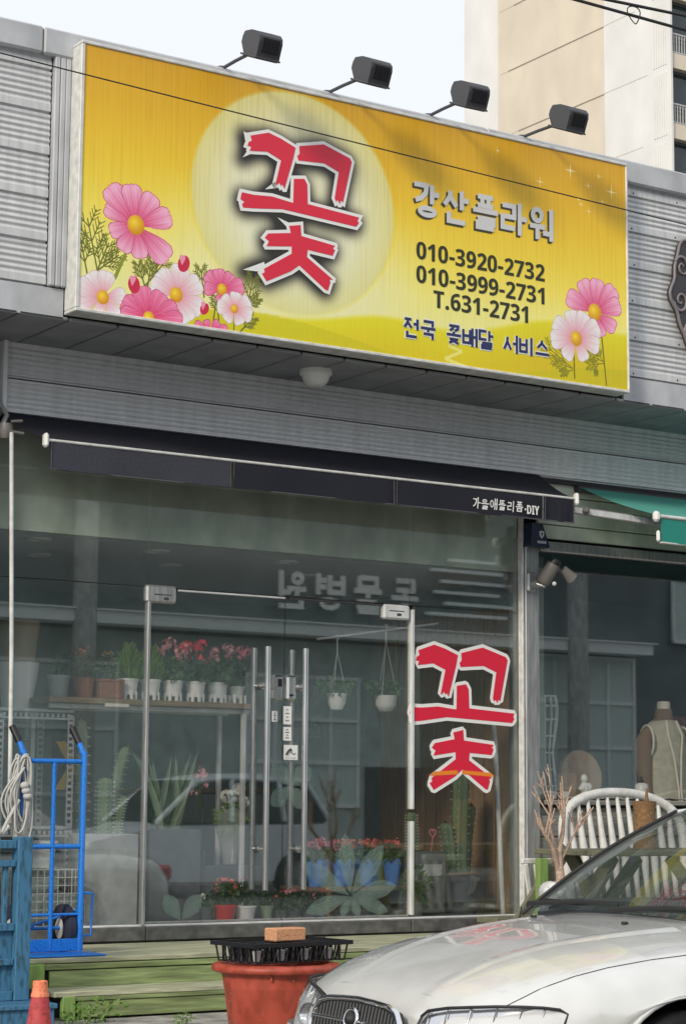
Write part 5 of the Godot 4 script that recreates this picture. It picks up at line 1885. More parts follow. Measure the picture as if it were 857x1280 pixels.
	for k in 4:
		var pts := []
		for i in 17:
			var t := i / 16.0
			pts.append(V(4.985 - (0.06 + 0.02 * k) * sin(PI * t), 1.50 - (0.30 + 0.03 * k) * t, 0.76 + 0.02 * sin(k + t * 3.0)))
		m.tube(pts, 0.006, 6)
	for k in 3:
		m.ball(V(4.99 + 0.01 * k, 1.40 - 0.03 * k, 0.77), V(0.028, 0.022, 0.025), 8, 6)
	var loop := []
	for i in 13:
		var t := i / 12.0
		loop.append(V(4.96 - 0.16 * t - 0.02 * sin(t * 5.0), 1.32 - 0.18 * sin(t * 2.4), 0.77))
	m.tube(loop, 0.011, 8)
	tag(part(self, "rope", m, M.rope), "bundle of white rope looped over the hand truck's left side", "rope")

	# big pot with tray and brick
	var pc := V(5.656, 0.15, 2.40)
	var p := thing("planting_tub", "big terracotta-red plastic tub with a wide rim before the green steps", "pot", pc)
	m = MB.new()
	m.lathe([Vector2(0.0, 0.0), Vector2(0.225, 0.0), Vector2(0.232, 0.012), Vector2(0.262, 0.235), Vector2(0.265, 0.240), Vector2(0.266, 0.250), Vector2(0.272, 0.285), Vector2(0.273, 0.292), Vector2(0.278, 0.325), Vector2(0.292, 0.333), Vector2(0.255, 0.345), Vector2(0.24, 0.30), Vector2(0.215, 0.05), Vector2(0.0, 0.05)], pc, 56)
	part(p, "body", m, M.pot_red)
	m = MB.new()
	m.lathe([Vector2(0.280, 0.318), Vector2(0.318, 0.320), Vector2(0.327, 0.330), Vector2(0.327, 0.345), Vector2(0.320, 0.356), Vector2(0.285, 0.362), Vector2(0.262, 0.356), Vector2(0.256, 0.330)], pc, 64, Basis.IDENTITY, 0.3)
	part(p, "rim", m, M.pot_red)
	for a in [0.5, 2.2, 4.0, 5.6]:
		m = MB.new()
		m.rbox(pc + V(cos(a) * 0.284, 0.305, sin(a) * 0.284), V(0.012, 0.035, 0.014), 0.003, Basis(Vector3.UP, -a))
		part(p, "rib", m, M.pot_red)
	m = MB.new()
	m.lathe([Vector2(0.0, 0.30), Vector2(0.235, 0.30)], pc, 24)
	part(p, "soil", m, M.soil)
	var gs := RandomNumberGenerator.new()
	gs.seed = 61
	m = MB.new()
	for i in 22:
		var a := gs.randf() * TAU
		var y := gs.randf_range(0.03, 0.30)
		var rad := lerpf(0.2325, 0.2745, y / 0.30) + 0.0012
		var w := gs.randf_range(0.002, 0.007); var hh := gs.randf_range(0.003, 0.010)
		var dirt := PackedVector2Array()
		for k in 7:
			dirt.append(Vector2(cos(TAU * k / 7) * w, sin(TAU * k / 7) * hh) * gs.randf_range(0.6, 1.2))
		m.prism(dirt, 0.0008, Transform3D(Basis(V(-sin(a), 0, cos(a)), Vector3.UP, V(-cos(a), 0, -sin(a))), pc + V(cos(a) * rad, y, sin(a) * rad)))
	part(p, "mud_splash", m, M.tan).set_meta("kind", "stuff")
	var ty := 0.517
	var tray := thing("seedling_tray", "black plastic seedling tray with open legs lying on the red tub", "tray", V(5.69, ty, 2.40))
	var tb := Basis(Vector3.UP, 0.10)
	var tc := V(5.69, ty, 2.40)
	m = MB.new()
	for i in 9:
		m.box(tc + tb * V(-0.30 + i * 0.075, 0.088, 0), V(0.014, 0.012, 0.36), tb)
	for j in 6:
		m.box(tc + tb * V(0, 0.0885, -0.172 + j * 0.0688), V(0.614, 0.012, 0.014), tb)
	for e in [[V(0, 0.093, 0.179), V(0.63, 0.02, 0.016)], [V(0, 0.093, -0.179), V(0.63, 0.02, 0.016)], [V(0.309, 0.0935, 0), V(0.016, 0.02, 0.36)], [V(-0.309, 0.0935, 0), V(0.016, 0.02, 0.36)]]:
		m.box(tc + tb * e[0], e[1], tb)
	part(tray, "top_grid", m, M.black_plastic)
	var cell := MB.new()
	for q in 4:
		var a := TAU * q / 4 + 0.785
		cell.tube([V(cos(a) * 0.042, 0.084, sin(a) * 0.042), V(cos(a) * 0.026, 0.004, sin(a) * 0.026)], 0.0055, 5)
	cell.tube([V(-0.022, 0.006, -0.018), V(0.022, 0.006, -0.018), V(0.022, 0.006, 0.018), V(-0.022, 0.006, 0.018), V(-0.022, 0.006, -0.018)], 0.004, 5)
	var cmesh := cell.mesh()
	for i in 8:
		for j in 5:
			inst(tray, "cell", cmesh, M.black_plastic, tc + tb * V(-0.2625 + i * 0.075, 0, -0.1376 + j * 0.0688), tb)
	var cup := MB.new()
	cup.lathe([Vector2(0.016, 0.0), Vector2(0.024, 0.05), Vector2(0.025, 0.052)], Vector3.ZERO, 10)
	var cupm := cup.mesh()
	for i in 7:
		inst(tray, "plug_cup", cupm, M.grey_pot, tc + tb * V(-0.2625 + i * 0.075, 0.014, 0.1376 - 0.0688 * (i % 2)), tb)
	m = MB.new()
	m.rbox(V(5.695, ty + 0.103 + 0.032, 2.42), V(0.195, 0.064, 0.095), 0.005, Basis(Vector3.UP, 0.12))
	tag(part(self, "brick", m, M.brick), "single orange brick weighing down the black seedling tray", "brick")

	# cone
	var cc := V(3.262, -0.03, 4.70)
	var c := thing("traffic_cone", "worn red traffic cone with orange top at bottom left", "traffic cone", cc)
	m = MB.new()
	m.rbox(cc + V(0, 0.015, 0), V(0.36, 0.03, 0.36), 0.008)
	part(c, "base", m, M.cone_red)
	m = MB.new()
	m.lathe([Vector2(0.125, 0.03), Vector2(0.116, 0.05), Vector2(0.0305, 0.655)], cc, 32)
	part(c, "body", m, M.cone_red)
	m = MB.new()
	m.lathe([Vector2(0.0325, 0.652), Vector2(0.0318, 0.662), Vector2(0.0285, 0.668), Vector2(0.0265, 0.690), Vector2(0.026, 0.706), Vector2(0.021, 0.708), Vector2(0.018, 0.69)], cc, 28)
	part(c, "tip", m, M.cone_orange)

# ---------------------------------------------------------------- silver saloon (own axes: x runs back from the nose, z to its left side)
const STN := [[-0.03, 0.52, 0.505], [0.0, 0.62, 0.582], [0.02, 0.665, 0.622], [0.05, 0.705, 0.655], [0.10, 0.75, 0.690], [0.18, 0.80, 0.726], [0.30, 0.84, 0.768], [0.45, 0.866, 0.805], [0.60, 0.88, 0.832], [0.80, 0.888, 0.858], [1.0, 0.892, 0.876], [1.25, 0.894, 0.893], [1.6, 0.896, 0.925], [2.4, 0.90, 0.94], [3.4, 0.895, 0.95], [3.8, 0.885, 0.962], [4.3, 0.86, 0.955], [4.6, 0.82, 0.93], [4.72, 0.77, 0.86], [4.78, 0.70, 0.62], [4.79, 0.66, 0.45]]

# the bonnet is shorter than the stations say: everything behind the lamps moves forward
func fore(x: float) -> float:
	return x - 0.14 * clampf((x - 0.18) / 1.07, 0.0, 1.0) - 0.25 * clampf((x - 2.6) / 1.6, 0.0, 1.0)

func shorten(o: Node) -> void:
	for k in o.get_children():
		shorten(k)
	if not o is MeshInstance3D:
		return
	var src: ArrayMesh = o.mesh
	var arr := src.surface_get_arrays(0)
	var v: PackedVector3Array = arr[Mesh.ARRAY_VERTEX]
	var whole := String(o.name).begins_with("wheel") or String(o.name).begins_with("rim") or String(o.name).begins_with("arch")
	var mid := 0.0
	if whole:
		mid = src.get_aabb().get_center().x
	for i in v.size():
		v[i].x = v[i].x + fore(mid) - mid if whole else fore(v[i].x)
	arr[Mesh.ARRAY_VERTEX] = v
	var am := ArrayMesh.new()
	am.add_surface_from_arrays(Mesh.PRIMITIVE_TRIANGLES, arr)
	o.mesh = am

func station(s: float) -> Vector2:
	for i in STN.size() - 1:
		if s <= STN[i + 1][0]:
			var t: float = (s - STN[i][0]) / (STN[i + 1][0] - STN[i][0])
			return Vector2(lerpf(STN[i][1], STN[i + 1][1], t), lerpf(STN[i][2], STN[i + 1][2], t))
	return Vector2(0.66, 0.45)

func drop_at(f: float) -> float:
	var tab := [[0.0, 0.0], [0.2, 0.002], [0.36, 0.006], [0.48, 0.010], [0.60, 0.026], [0.74, 0.046], [0.86, 0.074], [0.93, 0.104], [0.975, 0.145], [1.0, 0.19]]
	for i in tab.size() - 1:
		if f <= tab[i + 1][0]:
			return lerpf(tab[i][1], tab[i + 1][1], (f - tab[i][0]) / (tab[i + 1][0] - tab[i][0]))
	return 0.19

func body_ring(s: float) -> Array:
	var st := station(s)
	var yb := 0.22
	for wc in [0.88, 3.62]:
		var d: float = absf(fore(s) - fore(wc))
		if d < 0.36:
			yb = maxf(yb, 0.31 + sqrt(0.36 * 0.36 - d * d))
	var half := []
	for f in [0.0, 0.2, 0.36, 0.48, 0.60, 0.74, 0.86, 0.93, 0.975, 1.0]:
		half.append(Vector2(f * st.x, st.y - drop_at(f)))
	var ys := st.y - 0.19
	yb = minf(yb, ys - 0.01)
	for e in [[0.2, 1.012], [0.45, 1.016], [0.7, 1.008], [0.9, 0.99], [1.0, 0.975]]:
		half.append(Vector2(st.x * e[1], lerpf(ys, yb, e[0])))
	var ring := []
	for i in range(half.size() - 1, 0, -1):
		ring.append(V(s, half[i].y, -half[i].x))
	for p in half:
		ring.append(V(s, p.y, p.x))
	return ring

func top_y(s: float, z: float) -> float:
	var st := station(s)
	return st.y - drop_at(clampf(absf(z) / st.x, 0.0, 1.0))

func silver_car() -> void:
	var c := thing("silver_car", "silver-white four-door saloon parked at the kerb, nose to the left", "car", V(4.452, -0.03, 5.037), "", true)
	c.rotation.y = -0.0696
	var ss := []
	for e in STN:
		ss.append(e[0])
	for wc in [0.88, 3.62]:
		for k in 19:
			ss.append(wc + 0.435 * sin((k - 9) / 9.0 * PI / 2))
	for k in 20:
		ss.append(1.3 + k * 0.1)
	ss.sort()
	var rows := []
	for s in ss:
		if rows.is_empty() or s - rows[-1][0].x > 0.004:
			rows.append(body_ring(s))
	var m := MB.new()
	m.grid(rows)
	for e in [0, rows.size() - 1]:
		var r: Array = rows[e]
		for i in r.size() / 2:
			m.quad(r[i], r[r.size() - 1 - i], r[r.size() - 2 - i], r[i + 1])
	part(c, "body", m, M.car_paint)
	# bumper front, slightly proud and rounded
	m = MB.new()
	rows = []
	for y in [[0.20, 0.02], [0.24, -0.03], [0.36, -0.055], [0.44, -0.05], [0.475, -0.03]]:
		var row := []
		for k in 25:
			var t := k / 12.0 - 1.0
			var z := 0.80 * sin(t * PI / 2)
			row.append(V(y[1] - 0.03 + 0.34 * pow(absf(t), 3.2), y[0], z * (1.0 + 0.06 * absf(t))))
		rows.append(row)
	m.grid(rows)
	part(c, "bumper", m, M.car_paint)
	# shut line of the bonnet, one each side
	for sd in [-1.0, 1.0]:
		m = MB.new()
		var pts := []
		for k in 22:
			var t := k / 21.0
			var s := lerpf(0.125, 1.24, t)
			var z: float = sd * lerpf(0.655, 0.775, pow(t, 0.6))
			pts.append(V(s, top_y(s, z) + 0.0004, z))
		m.tube(pts, 0.0021, 5)
		part(c, "bonnet_gap", m, M.rubber)
	# bonnet crease, a soft raised fold each side
	for sd in [-1.0, 1.0]:
		m = MB.new()
		rows = []
		for k in 20:
			var s := lerpf(0.06, 1.2, k / 19.0)
			var row := []
			for j in 7:
				var u := j / 6.0 * 2.0 - 1.0
				var z: float = sd * (lerpf(0.30, 0.44, k / 19.0) + u * 0.055)
				row.append(V(s, top_y(s, z) + 0.0004 + 0.006 * pow(cos(u * PI / 2), 2) * (0.4 + 0.6 * sin(PI * minf(1.0, k / 12.0) * 0.5)), z))
			rows.append(row)
		m.grid(rows)
		part(c, "bonnet_crease", m, M.car_paint)
	car_front(c)
	# cowl, wipers, washer jets
	m = MB.new()
	rows = []
	for k in 2:
		var row := []
		for j in 17:
			var z := (j / 8.0 - 1.0) * 0.76
			row.append(V(1.235 + 0.06 * pow(z / 0.76, 2) + k * 0.12, top_y(1.25, z) - 0.002 + 0.004 * k, z))
		rows.append(row)
	m.grid(rows)
	part(c, "cowl", m, M.rubber)
	for e in [[-0.62, 0.02], [-0.05, 0.60]]:
		m = MB.new()
		m.tube([V(1.27, 0.925, e[0]), V(1.31, 0.945, lerpf(e[0], e[1], 0.5)), V(1.335, 0.948, e[1])], 0.010, 6)
		m.box(V(1.325, 0.937, (e[0] + e[1]) / 2 - 0.02), V(0.016, 0.02, 0.52))
		part(c, "wiper", m, M.rubber)
	for z in [-0.40, 0.22]:
		m = MB.new()
		m.rbox(V(1.13, top_y(1.13, z) + 0.006, z), V(0.03, 0.012, 0.02), 0.004)
		part(c, "washer_jet", m, M.rubber)
	# greenhouse
	var wb := func(z: float) -> Vector3: return V(1.27 + 0.10 * z * z, 0.915 - 0.05 * pow(absf(z) / 0.76, 3), z)
	var wt := func(z: float) -> Vector3: return V(2.00 + 0.10 * z * z, 1.355 - 0.045 * pow(absf(z) / 0.58, 2.5), z)
	rows = []
	for i in 6:
		var row := []
		for j in 13:
			var u := j / 6.0 - 1.0
			var a: Vector3 = wb.call(u * 0.74); var b: Vector3 = wt.call(u * 0.56)
			row.append(a.lerp(b, i / 5.0) + V(-0.02, 0.025, 0) * sin(PI * i / 5.0))
		rows.append(row)
	m = MB.new()
	m.grid(rows)
	part(c, "windscreen", m, M.car_glass)
	for sd in [-1.0, 1.0]:
		m = MB.new()
		var seal := MB.new()
		rows = []
		var rows2 := []
		for i in 10:
			var t := i / 9.0
			var a: Vector3 = (wb.call(sd * 0.745) as Vector3).lerp(wt.call(sd * 0.565), t) + V(-0.02, 0.025, 0) * sin(PI * t)
			var b := V(lerpf(1.42, 2.10, t), lerpf(0.885, 1.315, t), sd * lerpf(0.825, 0.615, t))
			rows.append([a, a.lerp(b, 0.35) + V(-0.012, 0.012, 0), a.lerp(b, 0.7) + V(-0.008, 0.008, sd * 0.006), b])
			rows2.append(a + V(-0.004, 0.006, 0))
		m.grid(rows)
		part(c, "front_pillar", m, M.car_paint)
		seal.tube(rows2, 0.008, 6)
		part(c, "windscreen_seal", seal, M.rubber)
	m = MB.new()
	rows = []
	for e in [[2.0, 1.355], [2.06, 1.372], [2.3, 1.405], [2.6, 1.415], [3.0, 1.405], [3.25, 1.38], [3.38, 1.355]]:
		var row := []
		for j in 17:
			var z := (j / 8.0 - 1.0)
			row.append(V(e[0] + (0.033 * z * z if e[0] < 2.02 else 0.0), e[1] - 0.075 * pow(absf(z), 3.5), z * 0.615))
		rows.append(row)
	m.grid(rows)
	part(c, "roof", m, M.car_paint)
	rows = []
	for i in 4:
		var row := []
		for j in 9:
			var u := j / 4.0 - 1.0
			row.append(V(lerpf(3.98, 3.37, i / 3.0) - 0.06 * u * u, lerpf(0.955, 1.35, i / 3.0) - 0.04 * u * u + 0.02 * sin(PI * i / 3.0), u * lerpf(0.70, 0.565, i / 3.0)))
		rows.append(row)
	m = MB.new()
	m.grid(rows)
	part(c, "rear_window", m, M.car_glass)
	for sd in [-1.0, 1.0]:
		# rear pillar, centre pillar, side glass, roof rail
		m = MB.new()
		rows = []
		for i in 6:
			var t := i / 5.0
			rows.append([V(lerpf(3.50, 3.05, t), lerpf(0.94, 1.31, t), sd * lerpf(0.825, 0.622, t)), V(lerpf(3.75, 3.22, t), lerpf(0.945, 1.325, t), sd * lerpf(0.80, 0.612, t)), V(lerpf(3.93, 3.36, t), lerpf(0.95, 1.315, t), sd * lerpf(0.70, 0.57, t))])
		m.grid(rows)
		part(c, "rear_pillar", m, M.car_paint)
		m = MB.new()
		m.tube([V(2.52, 0.92, sd * 0.825), V(2.56, 1.318, sd * 0.620)], 0.028, 6)
		part(c, "centre_pillar", m, M.rubber)
		for e in [[1.44, 2.10, 2.54, 2.50], [2.58, 2.60, 3.02, 3.46]]:
			m = MB.new()
			m.quad(V(e[0], 0.915, sd * 0.825), V(e[1], 1.312, sd * 0.617), V(e[2], 1.316, sd * 0.619), V(e[3], 0.925, sd * 0.825))
			part(c, "side_window", m, M.car_glass)
		m = MB.new()
		m.tube([V(2.02, 1.305, sd * 0.60), V(2.3, 1.332, sd * 0.618), V(2.7, 1.338, sd * 0.62), V(3.1, 1.322, sd * 0.618), V(3.36, 1.30, sd * 0.585)], 0.016, 8)
		part(c, "roof_rail", m, M.car_paint)
		m = MB.new()
		m.tube([V(1.42, 0.902, sd * 0.845), V(2.4, 0.925, sd * 0.85), V(3.5, 0.935, sd * 0.84)], 0.010, 6)
		part(c, "belt_trim", m, M.rubber)
		# door gaps, handles
		for x in [1.40, 2.53, 3.40]:
			m = MB.new()
			m.tube([V(x, 0.90, sd * 0.862), V(x - 0.01, 0.70, sd * 0.908), V(x, 0.45, sd * 0.908), V(x + 0.02, 0.28, sd * 0.893)], 0.003, 5)
			part(c, "door_gap", m, M.rubber)
		for x in [2.32, 3.22]:
			m = MB.new()
			m.rbox(V(x, 0.80, sd * 0.906), V(0.17, 0.028, 0.025), 0.008)
			part(c, "door_handle", m, M.car_paint)
		m = MB.new()
		m.rbox(V(2.2, 0.56, sd * 0.914), V(2.0, 0.05, 0.014), 0.005)
		part(c, "side_moulding", m, M.car_paint)
		# mirror
		m = MB.new()
		m.ball(V(1.60, 0.955, sd * 0.925), V(0.040, 0.050, 0.085), 14, 9)
		m.tube([V(1.56, 0.94, sd * 0.84), V(1.56, 0.96, sd * 0.90)], 0.022, 8)
		var mi := part(c, "wing_mirror", m, M.car_paint)
		m = MB.new()
		m.rbox(V(1.635, 0.955, sd * 0.925), V(0.012, 0.075, 0.13), 0.005)
		part(mi, "mirror_glass", m, M.chrome)
		# arch lining and wheels
		for wc in [0.88, 3.62]:
			m = MB.new()
			rows = []
			for k in 15:
				var a := PI * k / 14.0
				rows.append([V(wc - cos(a) * 0.372, 0.30 + sin(a) * 0.372, sd * 0.875), V(wc - cos(a) * 0.372, 0.30 + sin(a) * 0.372, sd * 0.55)])
			m.grid(rows)
			m.box(V(wc, 0.45, sd * 0.54), V(0.74, 0.5, 0.02))
			part(c, "arch_lining", m, M.rubber)
			wheel(c, V(wc, 0.31, sd * 0.785), 0.31, 0.2, int(sd))
			m = MB.new()
			var lip := []
			for k in 21:
				var a := PI * k / 20.0
				lip.append(V(wc - cos(a) * 0.365, 0.31 + sin(a) * 0.365, sd * 0.886))
			m.tube(lip, 0.012, 6)
			part(c, "arch_lip", m, M.car_paint)
	# inside
	m = MB.new()
	m.rbox(V(1.62, 0.86, 0), V(0.55, 0.16, 1.42), 0.05)
	part(c, "dashboard", m, M.car_inside)
	m = MB.new()
	m.box(V(2.5, 0.40, 0), V(2.3, 0.06, 1.5))
	m.box(V(1.38, 0.6, 0), V(0.04, 0.5, 1.5))
	m.box(V(3.45, 0.65, 0), V(0.06, 0.55, 1.4))
	part(c, "cabin_floor", m, M.car_inside)
	for z in [-0.37, 0.37]:
		m = MB.new()
		m.rbox(V(2.32, 0.55, z), V(0.52, 0.16, 0.50), 0.05)
		m.rbox(V(2.62, 0.85, z), V(0.15, 0.58, 0.48), 0.05, Basis(Vector3.BACK, deg_to_rad(-14)))
		m.rbox(V(2.71, 1.20, z), V(0.09, 0.16, 0.26), 0.035, Basis(Vector3.BACK, deg_to_rad(-10)))
		part(c, "seat", m, M.car_inside if z < 0.0 else M.seat_cover)
	m = MB.new()
	m.rbox(V(3.30, 0.75, 0), V(0.18, 0.62, 1.28), 0.06, Basis(Vector3.BACK, deg_to_rad(-18)))
	part(c, "rear_seat", m, M.car_inside)
	m = MB.new()
	var wheel_pts := []
	var wbs := Basis(Vector3.BACK, deg_to_rad(25))
	for k in 25:
		wheel_pts.append(V(1.98, 0.90, 0.37) + wbs * V(0, cos(TAU * k / 24) * 0.185, sin(TAU * k / 24) * 0.185))
	m.tube(wheel_pts, 0.014, 8, false)
	m.tube([V(1.98, 0.90, 0.37) + wbs * V(0, 0, -0.18), V(1.96, 0.89, 0.37), V(1.98, 0.90, 0.37) + wbs * V(0, 0, 0.18)], 0.016, 6)
	m.tube([V(1.97, 0.90, 0.37), V(1.80, 0.84, 0.37)], 0.03, 8)
	part(c, "steering_wheel", m, M.rubber)
	m = MB.new()
	m.rbox(V(2.02, 1.27, 0.0), V(0.03, 0.06, 0.22), 0.012)
	part(c, "inner_mirror", m, M.rubber)
	m = MB.new()
	m.lathe([Vector2(0.0, 0.0), Vector2(0.045, 0.0), Vector2(0.075, 0.10), Vector2(0.070, 0.105), Vector2(0.04, 0.012)], V(1.60, 0.938, 0.16), 18, Basis(Vector3.BACK, 0.35))
	part(c, "phone_cradle", m, M.grey_pot)
	m = MB.new()
	m.rbox(V(1.63, 0.944, 0.45), V(0.34, 0.008, 0.40), 0.003)
	part(c, "dash_mat", m, M.seat_cover)
	# tail
	for sd in [-1.0, 1.0]:
		m = MB.new()
		m.rbox(V(4.745, 0.74, sd * 0.56), V(0.10, 0.14, 0.36), 0.03)
		part(c, "tail_light", m, M.red_pot)
	shorten(c)

func car_front(c: Node3D) -> void:
	# grille: chrome surround, dark opening, upright bars, round badge on a chrome bar
	var gb := Basis(Vector3(0, 0, 1), Vector3.UP.rotated(Vector3.BACK, deg_to_rad(-13)), Vector3(-1, 0, 0).rotated(Vector3.BACK, deg_to_rad(-13)))
	var gx := Transform3D(gb, V(-0.050, 0.515, 0))
	var shape := func(w: float, top: float, bot: float) -> PackedVector2Array:
		var p := PackedVector2Array()
		for e in [[-0.82, bot], [0.82, bot], [0.93, bot + 0.02], [1.0, lerpf(bot, top, 0.45)], [0.97, lerpf(bot, top, 0.72)], [0.86, lerpf(bot, top, 0.90)], [0.68, lerpf(bot, top, 0.965)], [0.35, top], [0.0, top + 0.004], [-0.35, top], [-0.68, lerpf(bot, top, 0.965)], [-0.86, lerpf(bot, top, 0.90)], [-0.97, lerpf(bot, top, 0.72)], [-1.0, lerpf(bot, top, 0.45)], [-0.93, bot + 0.02]]:
			p.append(Vector2(e[0] * w, e[1]))
		return p
	var m := MB.new()
	m.prism(shape.call(0.325, 0.098, -0.105), 0.026, gx)
	var g := part(c, "grille", m, M.rubber)
	m = MB.new()
	var pts := []
	for q in shape.call(0.325, 0.098, -0.105):
		pts.append(gx * V(q.x, q.y, 0.027))
	pts.append(pts[0])
	m.tube(pts, 0.0115, 8)
	m.tube([gx * V(-0.31, 0.018, 0.030), gx * V(0.31, 0.018, 0.030)], 0.008, 8)
	part(g, "chrome_surround", m, M.chrome)
	m = MB.new()
	for i in 25:
		var x := -0.288 + i * 0.024
		var hi := 0.086 - 0.045 * pow(absf(x) / 0.30, 4)
		m.rbox(gx * V(x, (hi - 0.095) / 2, 0.028), V(0.008, hi + 0.095, 0.010), 0.002, gb)
	part(g, "grille_bars", m, M.dark_metal)
	m = MB.new()
	pts = []
	for k in 25:
		pts.append(gx * V(cos(TAU * k / 24) * 0.044, 0.026 + sin(TAU * k / 24) * 0.036, 0.042))
	m.tube(pts, 0.009, 8, false)
	part(g, "badge", m, M.chrome)
	m = MB.new()
	m.ball(gx * V(0, 0.026, 0.036), V(0.034, 0.029, 0.029), 14, 8)
	part(g, "badge_centre", m, M.rubber)
	# headlights: reflector bowl, clear lens and dark upper edge following the wrapped corner
	for sd in [-1.0, 1.0]:
		var plan := [[0.375, -0.046, 0.585, 0.470], [0.41, -0.040, 0.606, 0.462], [0.50, -0.018, 0.622, 0.458], [0.60, 0.014, 0.632, 0.462], [0.69, 0.062, 0.640, 0.470], [0.755, 0.125, 0.642, 0.482], [0.80, 0.195, 0.640, 0.490], [0.826, 0.250, 0.634, 0.492], [0.838, 0.278, 0.618, 0.496]]
		var lens := []; var refl := []; var edge := []
		for e in plan:
			var row := []; var row2 := []
			for j in 6:
				var t := j / 5.0
				var y := lerpf(e[3], e[2], t)
				var back := 0.045 * t * t
				var out := 0.010 * sin(PI * t)
				row.append(V(e[1] + back - out, y, sd * (e[0] - back * 0.35 + out * 0.6)))
				row2.append(V(e[1] + back + 0.016, y, sd * (e[0] - back * 0.35 - 0.010)))
			lens.append(row); refl.append(row2)
			edge.append(row[5] + V(0.0, 0.004, 0))
		m = MB.new()
		m.grid(refl)
		var hl := part(c, "headlight", m, M.reflector)
		m = MB.new()
		m.grid(lens)
		part(hl, "lens", m, M.lens)
		m = MB.new()
		var first: Array = lens[0]
		m.tube([first[0], first[3], first[5]] + edge + [lens[8][3], lens[8][0]], 0.006, 6)
		part(hl, "dark_edge", m, M.rubber)
		for k in 2:
			var row: Array = refl[[2, 5][k]]
			var bp: Vector3 = (row[1] as Vector3).lerp(row[3], 0.5)
			m = MB.new()
			m.lathe([Vector2(0.0, -0.004), Vector2(0.026, 0.0), Vector2(0.042, 0.010), Vector2(0.044, 0.012)], bp, 18, Basis(Vector3.UP, -[0.45, 0.9][k] * sd) * Basis(Vector3.BACK, PI / 2))
			part(hl, "lamp_bowl", m, M.chrome)
		for k in range(1, 8):
			m = MB.new()
			var line := []
			for q in refl[k]:
				line.append(q + V(-0.006, 0, sd * 0.003))
			m.tube(line, 0.0022 if k % 3 else 0.005, 5)
			part(hl, "flute", m, M.dark_metal if k % 3 else M.reflector)

